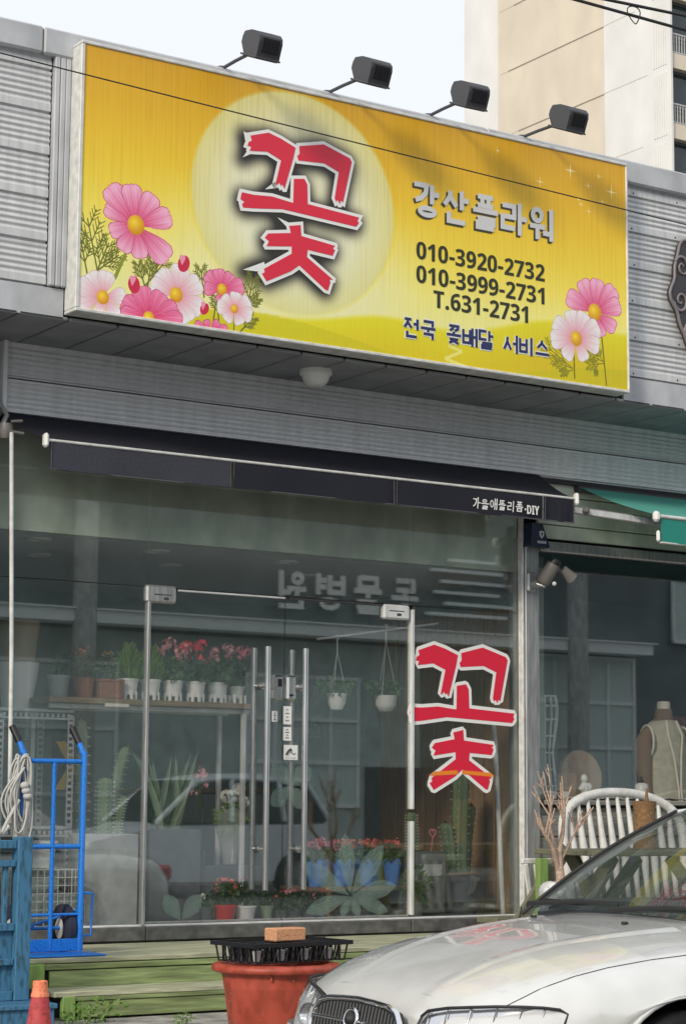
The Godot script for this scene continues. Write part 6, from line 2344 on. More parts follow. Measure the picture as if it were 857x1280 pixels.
# ---------------------------------------------------------------- right-hand shop front
func right_shop_things() -> void:
	# picnic table
	var t := thing("picnic_table", "weathered wooden picnic table with crossed legs in front of the right shop", "table", V(9.3, 0.15, 1.0))
	for i in 5:
		var m := MB.new()
		m.rbox(V(9.62, 1.012, 0.70 + i * 0.145), V(1.78, 0.035, 0.138), 0.005)
		part(t, "top_plank", m, M.table_wood)
	for x in [8.92, 10.30]:
		for k in [-1, 1]:
			var m := MB.new()
			var a := V(x + 0.03 * k, 0.15, 0.99 + 0.45 * k); var b := V(x + 0.03 * k, 1.0, 0.99 - 0.25 * k)
			m.rbox((a + b) / 2, V(0.045, 0.10, (b - a).length()), 0.005, Basis.looking_at((b - a).normalized(), Vector3.RIGHT) * Basis(Vector3.BACK, PI / 2))
			part(t, "leg", m, M.table_wood)
	for k in [-1, 1]:
		var m := MB.new()
		var a := V(9.45 + 0.62 * k, 0.45, 1.0); var b := V(9.45 + 0.14 * k, 0.98, 1.0)
		m.rbox((a + b) / 2, V(0.045, 0.08, (b - a).length()), 0.005, Basis.looking_at((b - a).normalized(), Vector3.UP))
		part(t, "brace", m, M.table_wood)
	for z in [0.45, 1.55]:
		var m := MB.new()
		m.rbox(V(9.45, 0.56, z), V(1.95, 0.04, 0.22), 0.005)
		part(t, "bench_plank", m, M.table_wood)
	var m0 := MB.new()
	m0.rbox(V(8.58, 0.56, 0.90), V(0.075, 0.83, 0.05), 0.005)
	tag(part(self, "green_board", m0, M.green_post), "upright green painted board left of the picnic table", "board")
	m0 = MB.new()
	m0.rbox(V(8.62, 0.80, 0.86), V(0.03, 0.10, 0.62), 0.004, Basis(Vector3.UP, PI / 2) * Basis(Vector3.RIGHT, deg_to_rad(-50)))
	tag(part(self, "leaning_plank", m0, M.table_wood), "weathered plank leaning slantwise under the picnic table's left end", "plank")
	# white spindle benches
	var proto: Node3D
	for i in 2:
		if i == 0:
			proto = thing("spindle_bench", "left white arched spindle-back bench behind the picnic table", "bench", V(9.77, 0.15, 0.34), "white spindle benches")
			var m := MB.new()
			var o := V(9.77, 0.15, 0.34)
			var pts := []
			for k in 25:
				var a := PI * k / 24.0
				pts.append(o + V(-cos(a) * 0.55, 0.92 + 0.34 * pow(sin(a), 0.62), -0.0 - 0.08 * sin(a)))
			pts.push_front(o + V(-0.525, 0.45, 0.06))
			pts.push_back(o + V(0.525, 0.45, 0.06))
			m.tube(pts, 0.033, 10)
			part(proto, "back_hoop", m, M.white_paint)
			m = MB.new()
			for k in 11:
				var x := -0.46 + k * 0.092
				var a := acos(clampf(-x / 0.55, -1, 1))
				var ty := 0.92 + 0.34 * pow(sin(a), 0.62)
				m = MB.new()
				m.tube([o + V(x * 0.96, 0.46, 0.05), o + V(x * 0.97, 0.66, 0.02), o + V(x * 0.98, 0.82, 0.0), o + V(x * 0.99, 0.98, -0.03), o + V(x, ty - 0.01, -0.08 * sin(a))], [0.014, 0.020, 0.031, 0.022, 0.012], 8)
				part(proto, "spindle", m, M.white_paint)
			m = MB.new()
			m.rbox(o + V(0, 0.44, 0.24), V(1.12, 0.04, 0.46), 0.014)
			part(proto, "seat", m, M.white_paint)
			for x in [-0.44, 0.44]:
				for z in [0.06, 0.42]:
					m = MB.new()
					m.tube([o + V(x, 0.43, z), o + V(x * 1.12, 0.0, z * 1.15 - 0.02)], [0.022, 0.017], 8)
					part(proto, "leg", m, M.white_paint)
		else:
			var o: Node3D = proto.duplicate()
			o.name = numbered("spindle_bench")
			add_child(o)
			o.position = V(10.92, 0.15, 0.36)
			o.rotation.y = 0.03
			o.set_meta("label", "right white arched spindle-back bench, partly cut off by the photo's edge")
	# white slatted chair seen under the table
	var ch := thing("slat_chair", "small white slatted chair tucked under the picnic table's left end", "chair", V(8.86, 0.15, 0.62))
	var m := MB.new()
	m.rbox(V(8.86, 0.945, 0.56), V(0.36, 0.04, 0.03), 0.008)
	part(ch, "top_rail", m, M.white_paint)
	for k in 3:
		m = MB.new()
		m.rbox(V(8.74 + 0.085 * k, 0.74, 0.57), V(0.035, 0.38, 0.018), 0.005, Basis(Vector3.BACK, deg_to_rad(10)))
		part(ch, "slat", m, M.white_paint)
	m = MB.new()
	m.rbox(V(8.88, 0.54, 0.74), V(0.38, 0.03, 0.38), 0.008)
	part(ch, "seat", m, M.white_paint)
	for e in [[8.72, 0.58], [9.04, 0.58], [8.72, 0.90], [9.04, 0.90]]:
		m = MB.new()
		m.tube([V(e[0], 0.53, e[1]), V(e[0], 0.15, e[1])], 0.016, 8)
		part(ch, "leg", m, M.white_paint)
	# bare pruned tree in front
	var tr := thing("bare_sapling", "pale bare-branched pruned sapling standing before the metal post", "tree", V(8.40, 0.15, 1.30))
	m = MB.new()
	var g := RandomNumberGenerator.new()
	g.seed = 21
	var r := V(8.40, 0.15, 1.30)
	m.tube([r, r + V(-0.01, 0.4, 0.0), r + V(0.0, 0.72, 0.01), r + V(-0.01, 0.86, 0.0)], [0.034, 0.030, 0.028, 0.024], 10)
	part(tr, "trunk", m, M.bark_pale)
	var limbs := [[V(0, 0.74, 0), V(-0.10, 0.92, 0.05), V(-0.17, 0.99, 0.06), 0.017], [V(-0.01, 0.84, 0), V(0.03, 1.0, 0), V(0.03, 1.15, 0.02), 0.018], [V(0.0, 0.80, 0), V(0.10, 0.92, -0.03), V(0.15, 1.0, -0.02), 0.012], [V(-0.01, 0.84, 0), V(-0.05, 1.02, -0.03), V(-0.04, 1.18, -0.03), 0.013]]
	for l in limbs:
		m = MB.new()
		var p0: Vector3 = r + l[0]; var p1: Vector3 = r + l[1]; var p2: Vector3 = r + l[2]
		m.tube([p0, p1, p2], [l[3], l[3] * 0.75, l[3] * 0.5], 8)
		for k in 4:
			var d := ((p2 - p1).normalized() + V(g.randf_range(-0.9, 0.9), g.randf_range(0.1, 0.7), g.randf_range(-0.6, 0.6))).normalized()
			var q := p1.lerp(p2, g.randf_range(0.3, 1.0))
			var len := g.randf_range(0.10, 0.24)
			m.tube([q, q + d * len * 0.5 + V(0, 0.01, 0), q + d * len + V(g.randf_range(-0.02, 0.02), 0.03, 0)], [l[3] * 0.5, l[3] * 0.36, 0.004], 6)
			for e in 2:
				var q2 := q + d * len * g.randf_range(0.4, 0.8)
				var d2 := (d + V(g.randf_range(-1, 1), g.randf_range(0, 0.8), g.randf_range(-1, 1))).normalized()
				m.tube([q2, q2 + d2 * g.randf_range(0.03, 0.07)], [0.005, 0.003], 5)
		part(tr, "branch", m, M.bark_pale)
	# old stump on the table
	var stp := thing("tree_stump", "rough brown piece of trunk standing on the picnic table", "stump", V(9.37, 1.035, 1.0))
	m = MB.new()
	m.lathe([Vector2(0.0, 0.0), Vector2(0.080, 0.0), Vector2(0.072, 0.08), Vector2(0.078, 0.17), Vector2(0.070, 0.25), Vector2(0.084, 0.31), Vector2(0.0, 0.315)], V(9.37, 1.035, 1.0), 9)
	part(stp, "bark", m, M.bark_brown)
	m = MB.new()
	m.tube([V(9.36, 1.30, 1.04), V(9.35, 1.38, 1.05), V(9.355, 1.43, 1.05)], [0.016, 0.012, 0.006], 6)
	part(stp, "twig", m, M.bark_brown)
	m = MB.new()
	m.tube([V(9.31, 1.16, 1.05), V(9.26, 1.18, 1.08)], [0.012, 0.005], 6)
	part(stp, "twig", m, M.bark_brown)
	# dress form
	var mq := thing("dress_form", "headless shop mannequin in cream vest over brown polo-neck jumper", "mannequin", V(10.89, 0.31, -0.48))
	var c := V(10.89, 0.0, -0.48)
	var sec := func(list: Array, turn := 0.12) -> Array:
		var rows := []
		for e in list:
			var row := []
			for k in 28:
				var a := TAU * k / 28
				var w: float = e[1] * (1.0 + e[3] * sin(a * 7.0 + e[0] * 5.0))
				row.append(c + (V(cos(a) * w, e[0], sin(a) * e[2] * (1.0 + e[3] * sin(a * 6.0)))).rotated(Vector3.UP, turn))
			rows.append(row)
		return rows
	m = MB.new()
	m.grid(sec.call([[1.955, 0.12, 0.085, 0.0], [1.985, 0.075, 0.070, 0.0], [2.01, 0.062, 0.062, 0.01], [2.045, 0.060, 0.06, 0.02], [2.055, 0.066, 0.066, 0.02], [2.03, 0.068, 0.068, 0.02], [1.985, 0.074, 0.074, 0.02]]), true)
	m.grid(sec.call([[1.30, 0.195, 0.13, 0.01], [1.6, 0.185, 0.125, 0.01], [1.8, 0.20, 0.125, 0.0], [1.90, 0.185, 0.105, 0.0], [1.95, 0.13, 0.085, 0.0], [1.975, 0.07, 0.07, 0.0]]), true)
	for sd in [-1, 1]:
		var b := Basis(Vector3.UP, 0.12)
		m.tube([c + b * V(0.175 * sd, 1.875, 0), c + b * V(0.225 * sd, 1.80, 0.0), c + b * V(0.245 * sd, 1.62, 0.01), c + b * V(0.25 * sd, 1.45, 0.03), c + b * V(0.235 * sd, 1.25, 0.06)], [0.055, 0.066, 0.058, 0.050, 0.042], 14)
	part(mq, "jumper", m, M.knit)
	m = MB.new()
	m.grid(sec.call([[0.95, 0.265, 0.19, 0.05], [1.15, 0.25, 0.178, 0.045], [1.40, 0.225, 0.16, 0.03], [1.60, 0.205, 0.145, 0.015], [1.76, 0.200, 0.138, 0.004], [1.86, 0.196, 0.124, 0.0], [1.915, 0.180, 0.108, 0.0], [1.95, 0.140, 0.09, 0.0], [1.968, 0.095, 0.082, 0.0]]), true)
	var vest := part(mq, "vest", m, M.vest)
	m = MB.new()
	for sd in [-1, 1]:
		var hole := []
		for k in 17:
			var a := TAU * k / 16
			hole.append(c + (V(sd * (0.196 + 0.018 * cos(a)), 1.80 + 0.125 * sin(a), 0.075 * cos(a) * 1.15)).rotated(Vector3.UP, 0.12))
		m.tube(hole, 0.010, 6, false)
		m.tube([c + V(0.05 * sd, 1.965, 0.085), c + V(0.07 * sd, 1.85, 0.130), c + V(0.035 * sd, 1.68, 0.152), c + V(0.012 * sd, 1.45, 0.172), c + V(0.015 * sd, 1.1, 0.19)], 0.009, 6)
	part(vest, "piping", m, M.linen)
	m = MB.new()
	m.lathe([Vector2(0.05, 2.03), Vector2(0.052, 2.085), Vector2(0.048, 2.112), Vector2(0.0, 2.118)], c, 20)
	part(mq, "neck_cap", m, M.linen)
	m = MB.new()
	m.tube([c + V(0, 0.33, 0), c + V(0, 1.0, 0)], 0.02, 10)
	m.lathe([Vector2(0.0, 0.34), Vector2(0.16, 0.335), Vector2(0.17, 0.31)], c, 24)
	part(mq, "stand", m, M.dark_metal)
	m = MB.new()
	var rows := []
	for i in 8:
		var row := []
		for k in 12:
			row.append(V(11.20 + k * 0.05, 2.02 - i * 0.16, -0.75 + 0.04 * sin(k * 1.6 + i * 0.3)))
		rows.append(row)
	m.grid(rows)
	tag(part(self, "pink_garment", m, M.pink_cloth), "dusky pink garment hanging behind the mannequin at the right edge", "garment")
	# bottle, cloth, ornaments on the sill
	var bt := thing("lotion_bottle", "white pump bottle with black top on the right shop's window sill", "bottle", V(10.36, 1.353, -0.14))
	m = MB.new()
	m.lathe([Vector2(0.0, 0.0), Vector2(0.046, 0.0), Vector2(0.048, 0.008), Vector2(0.048, 0.112), Vector2(0.040, 0.126), Vector2(0.018, 0.132)], V(10.36, 1.353, -0.14), 20)
	part(bt, "body", m, M.white_plastic)
	m = MB.new()
	m.lathe([Vector2(0.018, 0.132), Vector2(0.018, 0.15), Vector2(0.008, 0.152), Vector2(0.008, 0.172), Vector2(0.0, 0.174)], V(10.36, 1.353, -0.14), 12)
	m.tube([V(10.36, 1.525, -0.14), V(10.325, 1.520, -0.12)], 0.006, 6)
	part(bt, "pump", m, M.black_plastic)
	m = MB.new()
	for i in 4:
		m.box(V(10.352, 1.44 - i * 0.014, -0.0925), V(0.03 - 0.004 * i, 0.004, 0.001))
	part(bt, "print", m, M.grey_pot)
	m = MB.new()
	rows = []
	for i in 6:
		var row := []
		for k in 14:
			row.append(V(9.55 + k * 0.11, 1.356 + 0.018 * absf(sin(k * 1.1 + i)) + 0.01 * sin(k * 2.3), -0.04 - i * 0.045))
		rows.append(row)
	m.grid(rows)
	tag(part(self, "folded_cloth", m, M.linen), "crumpled pale cloth spread along the right shop's window sill", "cloth")
	m = MB.new()
	m.lathe([Vector2(0.0, -0.02), Vector2(0.19, -0.02), Vector2(0.195, 0.0), Vector2(0.19, 0.02), Vector2(0.0, 0.02)], V(9.99, 1.53, -0.40), 32, Basis(Vector3.RIGHT, PI / 2 - 0.12))
	tag(part(self, "round_cushion", m, M.tan), "round tan disc standing upright inside the right shop window", "cushion")
	m = MB.new()
	m.rbox(V(9.73, 1.45, -0.24), V(0.17, 0.19, 0.05), 0.02)
	tag(part(self, "tan_bag", m, M.tan), "flat tan bag on the sill left of the round disc", "bag")
	var of := thing("white_figurine", "little white figurine on the sill before the tan disc", "figurine", V(9.86, 1.353, -0.20))
	m = MB.new()
	m.lathe([Vector2(0.0, 0.0), Vector2(0.04, 0.0), Vector2(0.03, 0.02), Vector2(0.024, 0.07), Vector2(0.034, 0.10), Vector2(0.018, 0.13), Vector2(0.0, 0.135)], V(9.86, 1.353, -0.20), 14)
	part(of, "body", m, M.white_plastic)
	m = MB.new()
	m.ball(V(9.86, 1.51, -0.20), V(0.028, 0.032, 0.028))
	m.ball(V(9.83, 1.44, -0.19), V(0.03, 0.02, 0.02))
	m.ball(V(9.895, 1.45, -0.19), V(0.025, 0.03, 0.02))
	part(of, "head", m, M.white_plastic)
	m = MB.new()
	m.rbox(V(10.02, 1.385, -0.12), V(0.085, 0.06, 0.05), 0.006)
	tag(part(self, "price_card_holder", m, M.linen), "small cream card box on the sill between figurine and bottle", "box")
	for e in [[9.50, "small white box nearest the post on the right shop's sill"], [9.62, "second small white box along the right shop's sill"]]:
		m = MB.new()
		m.rbox(V(e[0], 1.385, -0.14), V(0.075, 0.06, 0.05), 0.006)
		tag(part(self, "white_box", m, M.white_plastic), e[1], "box", "white boxes on the sill")
	# wire dress form
	var wf := thing("wire_form", "white wire lattice dress form beside the metal post", "display form", V(9.58, 1.353, -0.30))
	var wc := V(9.58, 1.353, -0.30)
	m = MB.new()
	var prof := [[0.0, 0.09], [0.10, 0.095], [0.22, 0.075], [0.34, 0.062], [0.46, 0.08], [0.58, 0.10], [0.68, 0.105], [0.75, 0.09]]
	for e in prof:
		var ring := []
		for k in 17:
			ring.append(wc + V(cos(TAU * k / 16) * e[1], e[0], sin(TAU * k / 16) * e[1] * 0.8))
		m.tube(ring, 0.0045, 5, false)
	for k in 12:
		var line := []
		for e in prof:
			line.append(wc + V(cos(TAU * k / 12) * e[1], e[0], sin(TAU * k / 12) * e[1] * 0.8))
		m.tube(line, 0.0045, 5)
	part(wf, "lattice", m, M.white_paint)

# ---------------------------------------------------------------- inside the flower shop
func pot_thing(called: String, label: String, category: String, at: Vector3, r: float, h: float, potm: Material, group := "", taper := 0.74) -> Node3D:
	var t := thing(called, label, category, at, group)
	var m := MB.new()
	m.lathe([Vector2(0.0, 0.0), Vector2(r * taper, 0.0), Vector2(r * 0.97, h * 0.86), Vector2(r * 1.05, h * 0.86), Vector2(r * 1.05, h), Vector2(r * 0.93, h), Vector2(r * 0.90, h * 0.85)], at, 24)
	part(t, "pot", m, potm)
	m = MB.new()
	m.lathe([Vector2(0.0, h * 0.88), Vector2(r * 0.91, h * 0.88)], at, 16)
	part(t, "soil", m, M.soil)
	return t

func leafy(t: Node3D, c: Vector3, r: Vector3, cnt: int, len: float, wid: float, lm: Material, seed_: int) -> void:
	var g := RandomNumberGenerator.new()
	g.seed = seed_
	var m := MB.new()
	m.bush(c, r, cnt, len, wid, g)
	part(t, "foliage", m, lm)

func blooms(t: Node3D, c: Vector3, r: Vector3, heads: int, head_r: float, per: int, pm: Material, seed_: int) -> void:
	var g := RandomNumberGenerator.new()
	g.seed = seed_
	var m := MB.new()
	for i in heads:
		var o := Vector3(g.randfn(), g.randfn() * 0.8 + 0.3, g.randfn()).normalized() * r
		for k in per:
			var q := Vector3(g.randfn(), g.randfn(), g.randfn()).normalized()
			m.bloom(c + o + q * head_r * 0.8, q, head_r * 0.55, 5, g)
	part(t, "blossom", m, pm)
	m = MB.new()
	for i in mini(heads, 9):
		var o := Vector3(g.randfn(), 0.4, g.randfn()).normalized() * r * 0.7
		m.tube([c + V(0, -r.y * 2.0, 0), c + o], 0.004, 4)
	part(t, "stem", m, M.leaf_dark)

func column_cactus(parent: Node3D, base: Vector3, r: float, h: float, ribs: int, lean := Vector3.ZERO) -> void:
	var m := MB.new()
	var rows := []
	var cnt := ribs * 4
	for i in 15:
		var t := i / 14.0
		var k := 1.0 if t < 0.86 else sqrt(maxf(0.0, 1.0 - pow((t - 0.86) / 0.14, 2)))
		var row := []
		for j in cnt:
			var a := TAU * j / cnt
			var w := r * k * (0.80 + 0.20 * cos(a * ribs)) * (1.0 + 0.05 * sin(t * 23.0))
			row.append(base + V(cos(a) * w, t * h, sin(a) * w) + lean * t * t)
		rows.append(row)
	m.grid(rows, true)
	part(parent, "column", m, M.cactus)
	m = MB.new()
	for i in 12:
		for j in ribs:
			var a := TAU * j / ribs
			var t := (i + 0.5) / 13.0
			var p := base + V(cos(a) * r, t * h, sin(a) * r) + lean * t * t
			for q in 3:
				var d := V(cos(a + (q - 1) * 0.6), 0.4 - q * 0.3, sin(a + (q - 1) * 0.6)).normalized()
				m.tri(p + V(0, 0.002, 0), p - V(0, 0.002, 0), p + d * 0.02)
	part(parent, "spines", m, M.linen)

func shop_interior() -> void:
	# long shelf on legs
	var sh := thing("plant_shelf", "long brown wooden shelf on white legs holding potted flowers", "shelf", V(6.4, 0.55, -0.6))
	var m := MB.new()
	m.rbox(V(6.41, 1.950, -0.56), V(1.50, 0.036, 0.42), 0.004)
	part(sh, "board", m, M.wood_shelf)
	m = MB.new()
	m.rbox(V(6.42, 1.915, -0.42), V(1.46, 0.03, 0.03), 0.004)
	m.rbox(V(6.42, 1.915, -0.70), V(1.46, 0.03, 0.03), 0.004)
	part(sh, "rail", m, M.white_alu)
	for e in [[5.72, -0.72], [7.10, -0.72], [7.10, -0.40]]:
		m = MB.new()
		m.rbox(V(e[0], 1.24, e[1]), V(0.03, 1.38, 0.03), 0.004)
		part(sh, "leg", m, M.white_alu)
	m = MB.new()
	m.rbox(V(6.13, 1.925, -0.345), V(0.17, 0.022, 0.008), 0.002)
	part(sh, "label_strip", m, M.linen)
	# white footed pots on the shelf
	var sy := 1.968
	var spots := [[6.285, "first white footed pot on the shelf, with a lime conifer"], [6.45, "second white footed pot on the shelf, with a conifer behind the door jamb"], [6.615, "white footed pot with dusky red geranium, next to the conifers"], [6.785, "white footed pot with bright red geranium at the shelf's centre"], [6.955, "white footed pot with dark red geranium toward the shelf's right end"], [7.105, "small white pot with pale pink geranium at the shelf's right tip"]]
	for k in 6:
		var at := V(spots[k][0], sy + 0.035, -0.50)
		var t := pot_thing("flower_pot_plant", spots[k][1], "potted plant", at, 0.068 if k < 5 else 0.05, 0.105 if k < 5 else 0.085, M.white_plastic, "white pots on the shelf", 0.80)
		m = MB.new()
		for q in 8:
			var a := TAU * q / 8
			m.rbox(at + V(cos(a) * 0.056, -0.005, sin(a) * 0.056), V(0.016, 0.06, 0.022), 0.004, Basis(Vector3.UP, -a))
		part(t, "foot", m, M.white_plastic)
		if k < 2:
			var g := RandomNumberGenerator.new()
			g.seed = 50 + k
			m = MB.new()
			for i in 260:
				var y := g.randf()
				var rad := 0.078 * sin(clampf(1.0 - y, 0.02, 1.0) * PI * 0.60 + 0.12) * (0.35 + 0.65 * sqrt(g.randf()))
				var a := g.randf() * TAU
				var p := at + V(cos(a) * rad, 0.085 + y * 0.23, sin(a) * rad)
				var d := V(cos(a) * 0.55, 1.0, sin(a) * 0.55).normalized()
				var sd := d.cross(V(sin(a), 0.2, cos(a))).normalized()
				var len := g.randf_range(0.03, 0.06) * (1.15 - 0.4 * y)
				m.leaf(p, d, sd, len, 0.007, 0.0)
				for q in 4:
					var b := p + d * len * (0.2 + 0.2 * q)
					for sg in [-1.0, 1.0]:
						m.leaf(b, (d + sd * sg * 0.9).normalized(), d.cross(sd), len * 0.38, 0.006, 0.0)
			part(t, "foliage", m, M.leaf_lime)
		else:
			leafy(t, at + V(0, 0.17, 0), V(0.095, 0.07, 0.095) * (0.8 if k == 5 else 1.0), 170, 0.05, 0.048, M.leaf_dark if k % 2 else M.leaf, 60 + k)
			blooms(t, at + V(0, 0.30, 0), V(0.09, 0.06, 0.085) * (0.8 if k == 5 else 1.0), [6, 6, 8, 7, 5, 6][k], [0.034, 0.034, 0.036, 0.044, 0.034, 0.03][k], 11, [M.petal_dusky, M.petal_dusky, M.petal_dusky, M.petal_red, M.petal_dusky, M.petal_pink][k], 70 + k)
	# terracotta, box planter, grey pot
	var tp := pot_thing("terracotta_pot", "round terracotta pot with orange-flowered herb left on the shelf", "potted plant", V(5.965, sy, -0.48), 0.062, 0.13, M.terracotta)
	leafy(tp, V(5.965, sy + 0.20, -0.48), V(0.075, 0.09, 0.07), 120, 0.035, 0.016, M.leaf, 81)
	blooms(tp, V(5.965, sy + 0.30, -0.48), V(0.075, 0.03, 0.06), 9, 0.014, 4, M.petal_orange, 82)
	var bx := thing("box_planter", "square terracotta planter with spindly green stems on the shelf", "potted plant", V(6.13, sy, -0.48))
	m = MB.new()
	m.rbox(V(6.125, sy + 0.062, -0.48), V(0.165, 0.124, 0.14), 0.008)
	m.rbox(V(6.125, sy + 0.118, -0.48), V(0.18, 0.02, 0.155), 0.006)
	part(bx, "pot", m, M.terracotta)
	leafy(bx, V(6.13, sy + 0.20, -0.48), V(0.07, 0.10, 0.05), 110, 0.045, 0.014, M.leaf, 83)
	blooms(bx, V(6.12, sy + 0.28, -0.48), V(0.08, 0.03, 0.05), 7, 0.012, 4, M.petal_orange, 84)
	var gp := pot_thing("grey_pot_plant", "pale grey pot with a twiggy plant at the shelf's left end", "potted plant", V(5.85, sy, -0.62), 0.072, 0.15, M.grey_pot)
	leafy(gp, V(5.85, sy + 0.22, -0.62), V(0.06, 0.09, 0.06), 60, 0.05, 0.014, M.leaf_dark, 85)
	# slotted steel rack with the big planter and basket
	var rk := thing("slotted_rack", "pale slotted-angle steel rack standing at the shop's left wall", "rack", V(5.6, 0.55, -0.7))
	for e in [[5.40, -0.50], [5.885, -0.50], [5.40, -0.95], [5.885, -0.95]]:
		m = MB.new()
		for x in [-0.018, 0.018]:
			m.box(V(e[0] + x, 1.20, e[1]), V(0.008, 1.30, 0.012))
		for i in 33:
			m.box(V(e[0], 0.57 + i * 0.04, e[1] + 0.001), V(0.03, 0.018, 0.010))
		part(rk, "leg", m, M.white_alu)
	for y in [1.885, 1.15]:
		m = MB.new()
		m.rbox(V(5.64, y, -0.725), V(0.52, 0.02, 0.48), 0.004)
		for i in 13:
			m.box(V(5.42 + i * 0.037, y - 0.03, -0.492), V(0.018, 0.022, 0.006))
		m.box(V(5.64, y - 0.05, -0.492), V(0.52, 0.012, 0.008))
		part(rk, "shelf", m, M.white_alu)
	var wp := thing("white_planter", "tall tapered white planter standing on the slotted rack", "planter", V(5.62, 1.897, -0.75))
	m = MB.new()
	m.lathe([Vector2(0.0, 0.0), Vector2(0.095, 0.0), Vector2(0.138, 0.30), Vector2(0.128, 0.30), Vector2(0.10, 0.05)], V(5.62, 1.897, -0.75), 28)
	part(wp, "body", m, M.white_plastic)
	var wk := thing("wicker_pot", "beige wicker pot stacked on the white planter", "basket", V(5.62, 2.20, -0.75))
	m = MB.new()
	var wpf := []
	for i in 13:
		wpf.append(Vector2(0.105 + 0.03 * i / 12.0 + 0.004 * (i % 2), 0.26 * i / 12.0))
	m.lathe(wpf, V(5.62, 2.20, -0.75), 28)
	m.lathe([Vector2(0.0, 0.01), Vector2(0.105, 0.0)], V(5.62, 2.20, -0.75), 24)
	part(wk, "body", m, M.wicker)
	# dark ribbed boards on the back of the rack
	for i in 14:
		m = MB.new()
		m.rbox(V(5.62, 1.05 + i * 0.105, -1.55 + 0.01 * (i % 2)), V(0.95, 0.095, 0.03), 0.008)
		part(B, "louvre_board", m, M.planter_dark)
	# chevron marker
	var cv := thing("chevron_marker", "black and yellow arrow marker board behind the hand truck", "marker", V(5.96, 1.36, -0.70))
	m = MB.new()
	m.rbox(V(5.96, 1.545, -0.712), V(0.20, 0.36, 0.014), 0.003)
	part(cv, "board", m, M.black_plastic)
	m = MB.new()
	m.prism(PackedVector2Array([Vector2(5.88, 1.70), Vector2(5.95, 1.70), Vector2(6.05, 1.545), Vector2(5.95, 1.39), Vector2(5.88, 1.39), Vector2(5.975, 1.545)]), 0.002, Transform3D(Basis.IDENTITY, V(0, 0, -0.704)))
	part(cv, "arrow", m, M.yellow)
	# white bucket on a wire crate
	var cr := thing("wire_crate", "white wire grid crate on the floor behind the hand truck", "crate", V(5.65, 0.55, -0.35))
	m = MB.new()
	for i in 10:
		for z in [-0.18, -0.50]:
			m.tube([V(5.44 + i * 0.046, 0.56, z), V(5.44 + i * 0.046, 0.90, z)], 0.004, 5)
	for j in 8:
		for z in [-0.18, -0.50]:
			m.tube([V(5.44, 0.56 + j * 0.0486, z), V(5.854, 0.56 + j * 0.0486, z)], 0.004, 5)
	for i in 8:
		for x in [5.44, 5.854]:
			m.tube([V(x, 0.56, -0.18 - i * 0.0457), V(x, 0.90, -0.18 - i * 0.0457)], 0.004, 5)
	part(cr, "grid", m, M.white_paint)
	m = MB.new()
	m.rbox(V(5.647, 0.66, -0.34), V(0.36, 0.19, 0.27), 0.02)
	m.rbox(V(5.60, 0.80, -0.34), V(0.22, 0.08, 0.20), 0.02)
	tag(part(self, "dark_bundle", m, M.facade_panel), "dark slate-blue bundle inside the white wire crate", "bundle")
	var bk := thing("white_bucket", "white plastic bucket standing on the wire crate", "bucket", V(5.62, 0.905, -0.34))
	m = MB.new()
	m.lathe([Vector2(0.0, 0.0), Vector2(0.082, 0.0), Vector2(0.098, 0.15), Vector2(0.108, 0.152), Vector2(0.108, 0.168), Vector2(0.094, 0.168), Vector2(0.08, 0.02)], V(5.62, 0.905, -0.34), 24)
	part(bk, "body", m, M.white_plastic)
	# cactus planters
	var p1 := thing("cactus_planter", "tall pale concrete planter with ribbed column cacti beside the door", "planter", V(6.07, 0.55, -0.44))
	m = MB.new()
	m.rbox(V(6.07, 0.832, -0.44), V(0.375, 0.565, 0.375), 0.006)
	part(p1, "box", m, M.planter_grey)
	column_cactus(p1, V(6.10, 1.11, -0.42), 0.052, 0.37, 7)
	column_cactus(p1, V(5.985, 1.11, -0.52), 0.048, 0.76, 5, V(-0.02, 0, 0))
	column_cactus(p1, V(6.20, 1.11, -0.52), 0.04, 0.58, 4, V(0.10, 0, 0))
	column_cactus(p1, V(6.17, 1.11, -0.38), 0.026, 0.25, 5, V(0.05, 0, 0))
	var p2 := thing("agave_planter", "dark grey concrete planter with a fan of green agave blades", "planter", V(6.66, 0.55, -0.68))
	m = MB.new()
	m.rbox(V(6.66, 0.845, -0.68), V(0.385, 0.59, 0.36), 0.006)
	part(p2, "box", m, M.planter_dark)
	var g := RandomNumberGenerator.new()
	g.seed = 91
	for i in 17:
		m = MB.new()
		var b := V(6.66 + g.randf_range(-0.08, 0.08), 1.13, -0.68 + g.randf_range(-0.07, 0.07))
		var out := V((i - 8) / 8.0 * 0.42 + g.randf_range(-0.08, 0.08), 1.0, g.randf_range(-0.25, 0.35))
		var len := g.randf_range(0.34, 0.56)
		var rows := []
		var side := out.cross(V(0.2, 0, 1)).normalized()
		for k in 9:
			var t := k / 8.0
			var w := 0.026 * (1.0 - pow(t, 2.2)) * (0.7 + 0.6 * sin(t * PI * 0.8)) + 0.001
			var c := b + V(out.x * len * t * (0.7 + 0.4 * t), out.y * len * t, out.z * len * t)
			var fold := side.cross(out.normalized()) * w * 0.5
			rows.append([c - side * w + fold, c, c + side * w + fold])
		m.grid(rows)
		part(p2, "blade", m, M.agave)
	# red and white small pots on the sill
	var rp := pot_thing("red_flower_pot", "small glossy red pot with coral kalanchoe on the floor behind the left door", "potted plant", V(6.863, 0.553, -0.20), 0.072, 0.112, M.red_pot)
	leafy(rp, V(6.863, 0.72, -0.20), V(0.08, 0.07, 0.07), 130, 0.042, 0.03, M.leaf, 101)
	blooms(rp, V(6.863, 0.79, -0.20), V(0.075, 0.045, 0.06), 10, 0.018, 6, M.petal_coral, 102)
	var wp2 := pot_thing("white_flower_pot", "small white pot with leafy plant right beside the red pot", "potted plant", V(7.015, 0.553, -0.20), 0.070, 0.105, M.white_plastic)
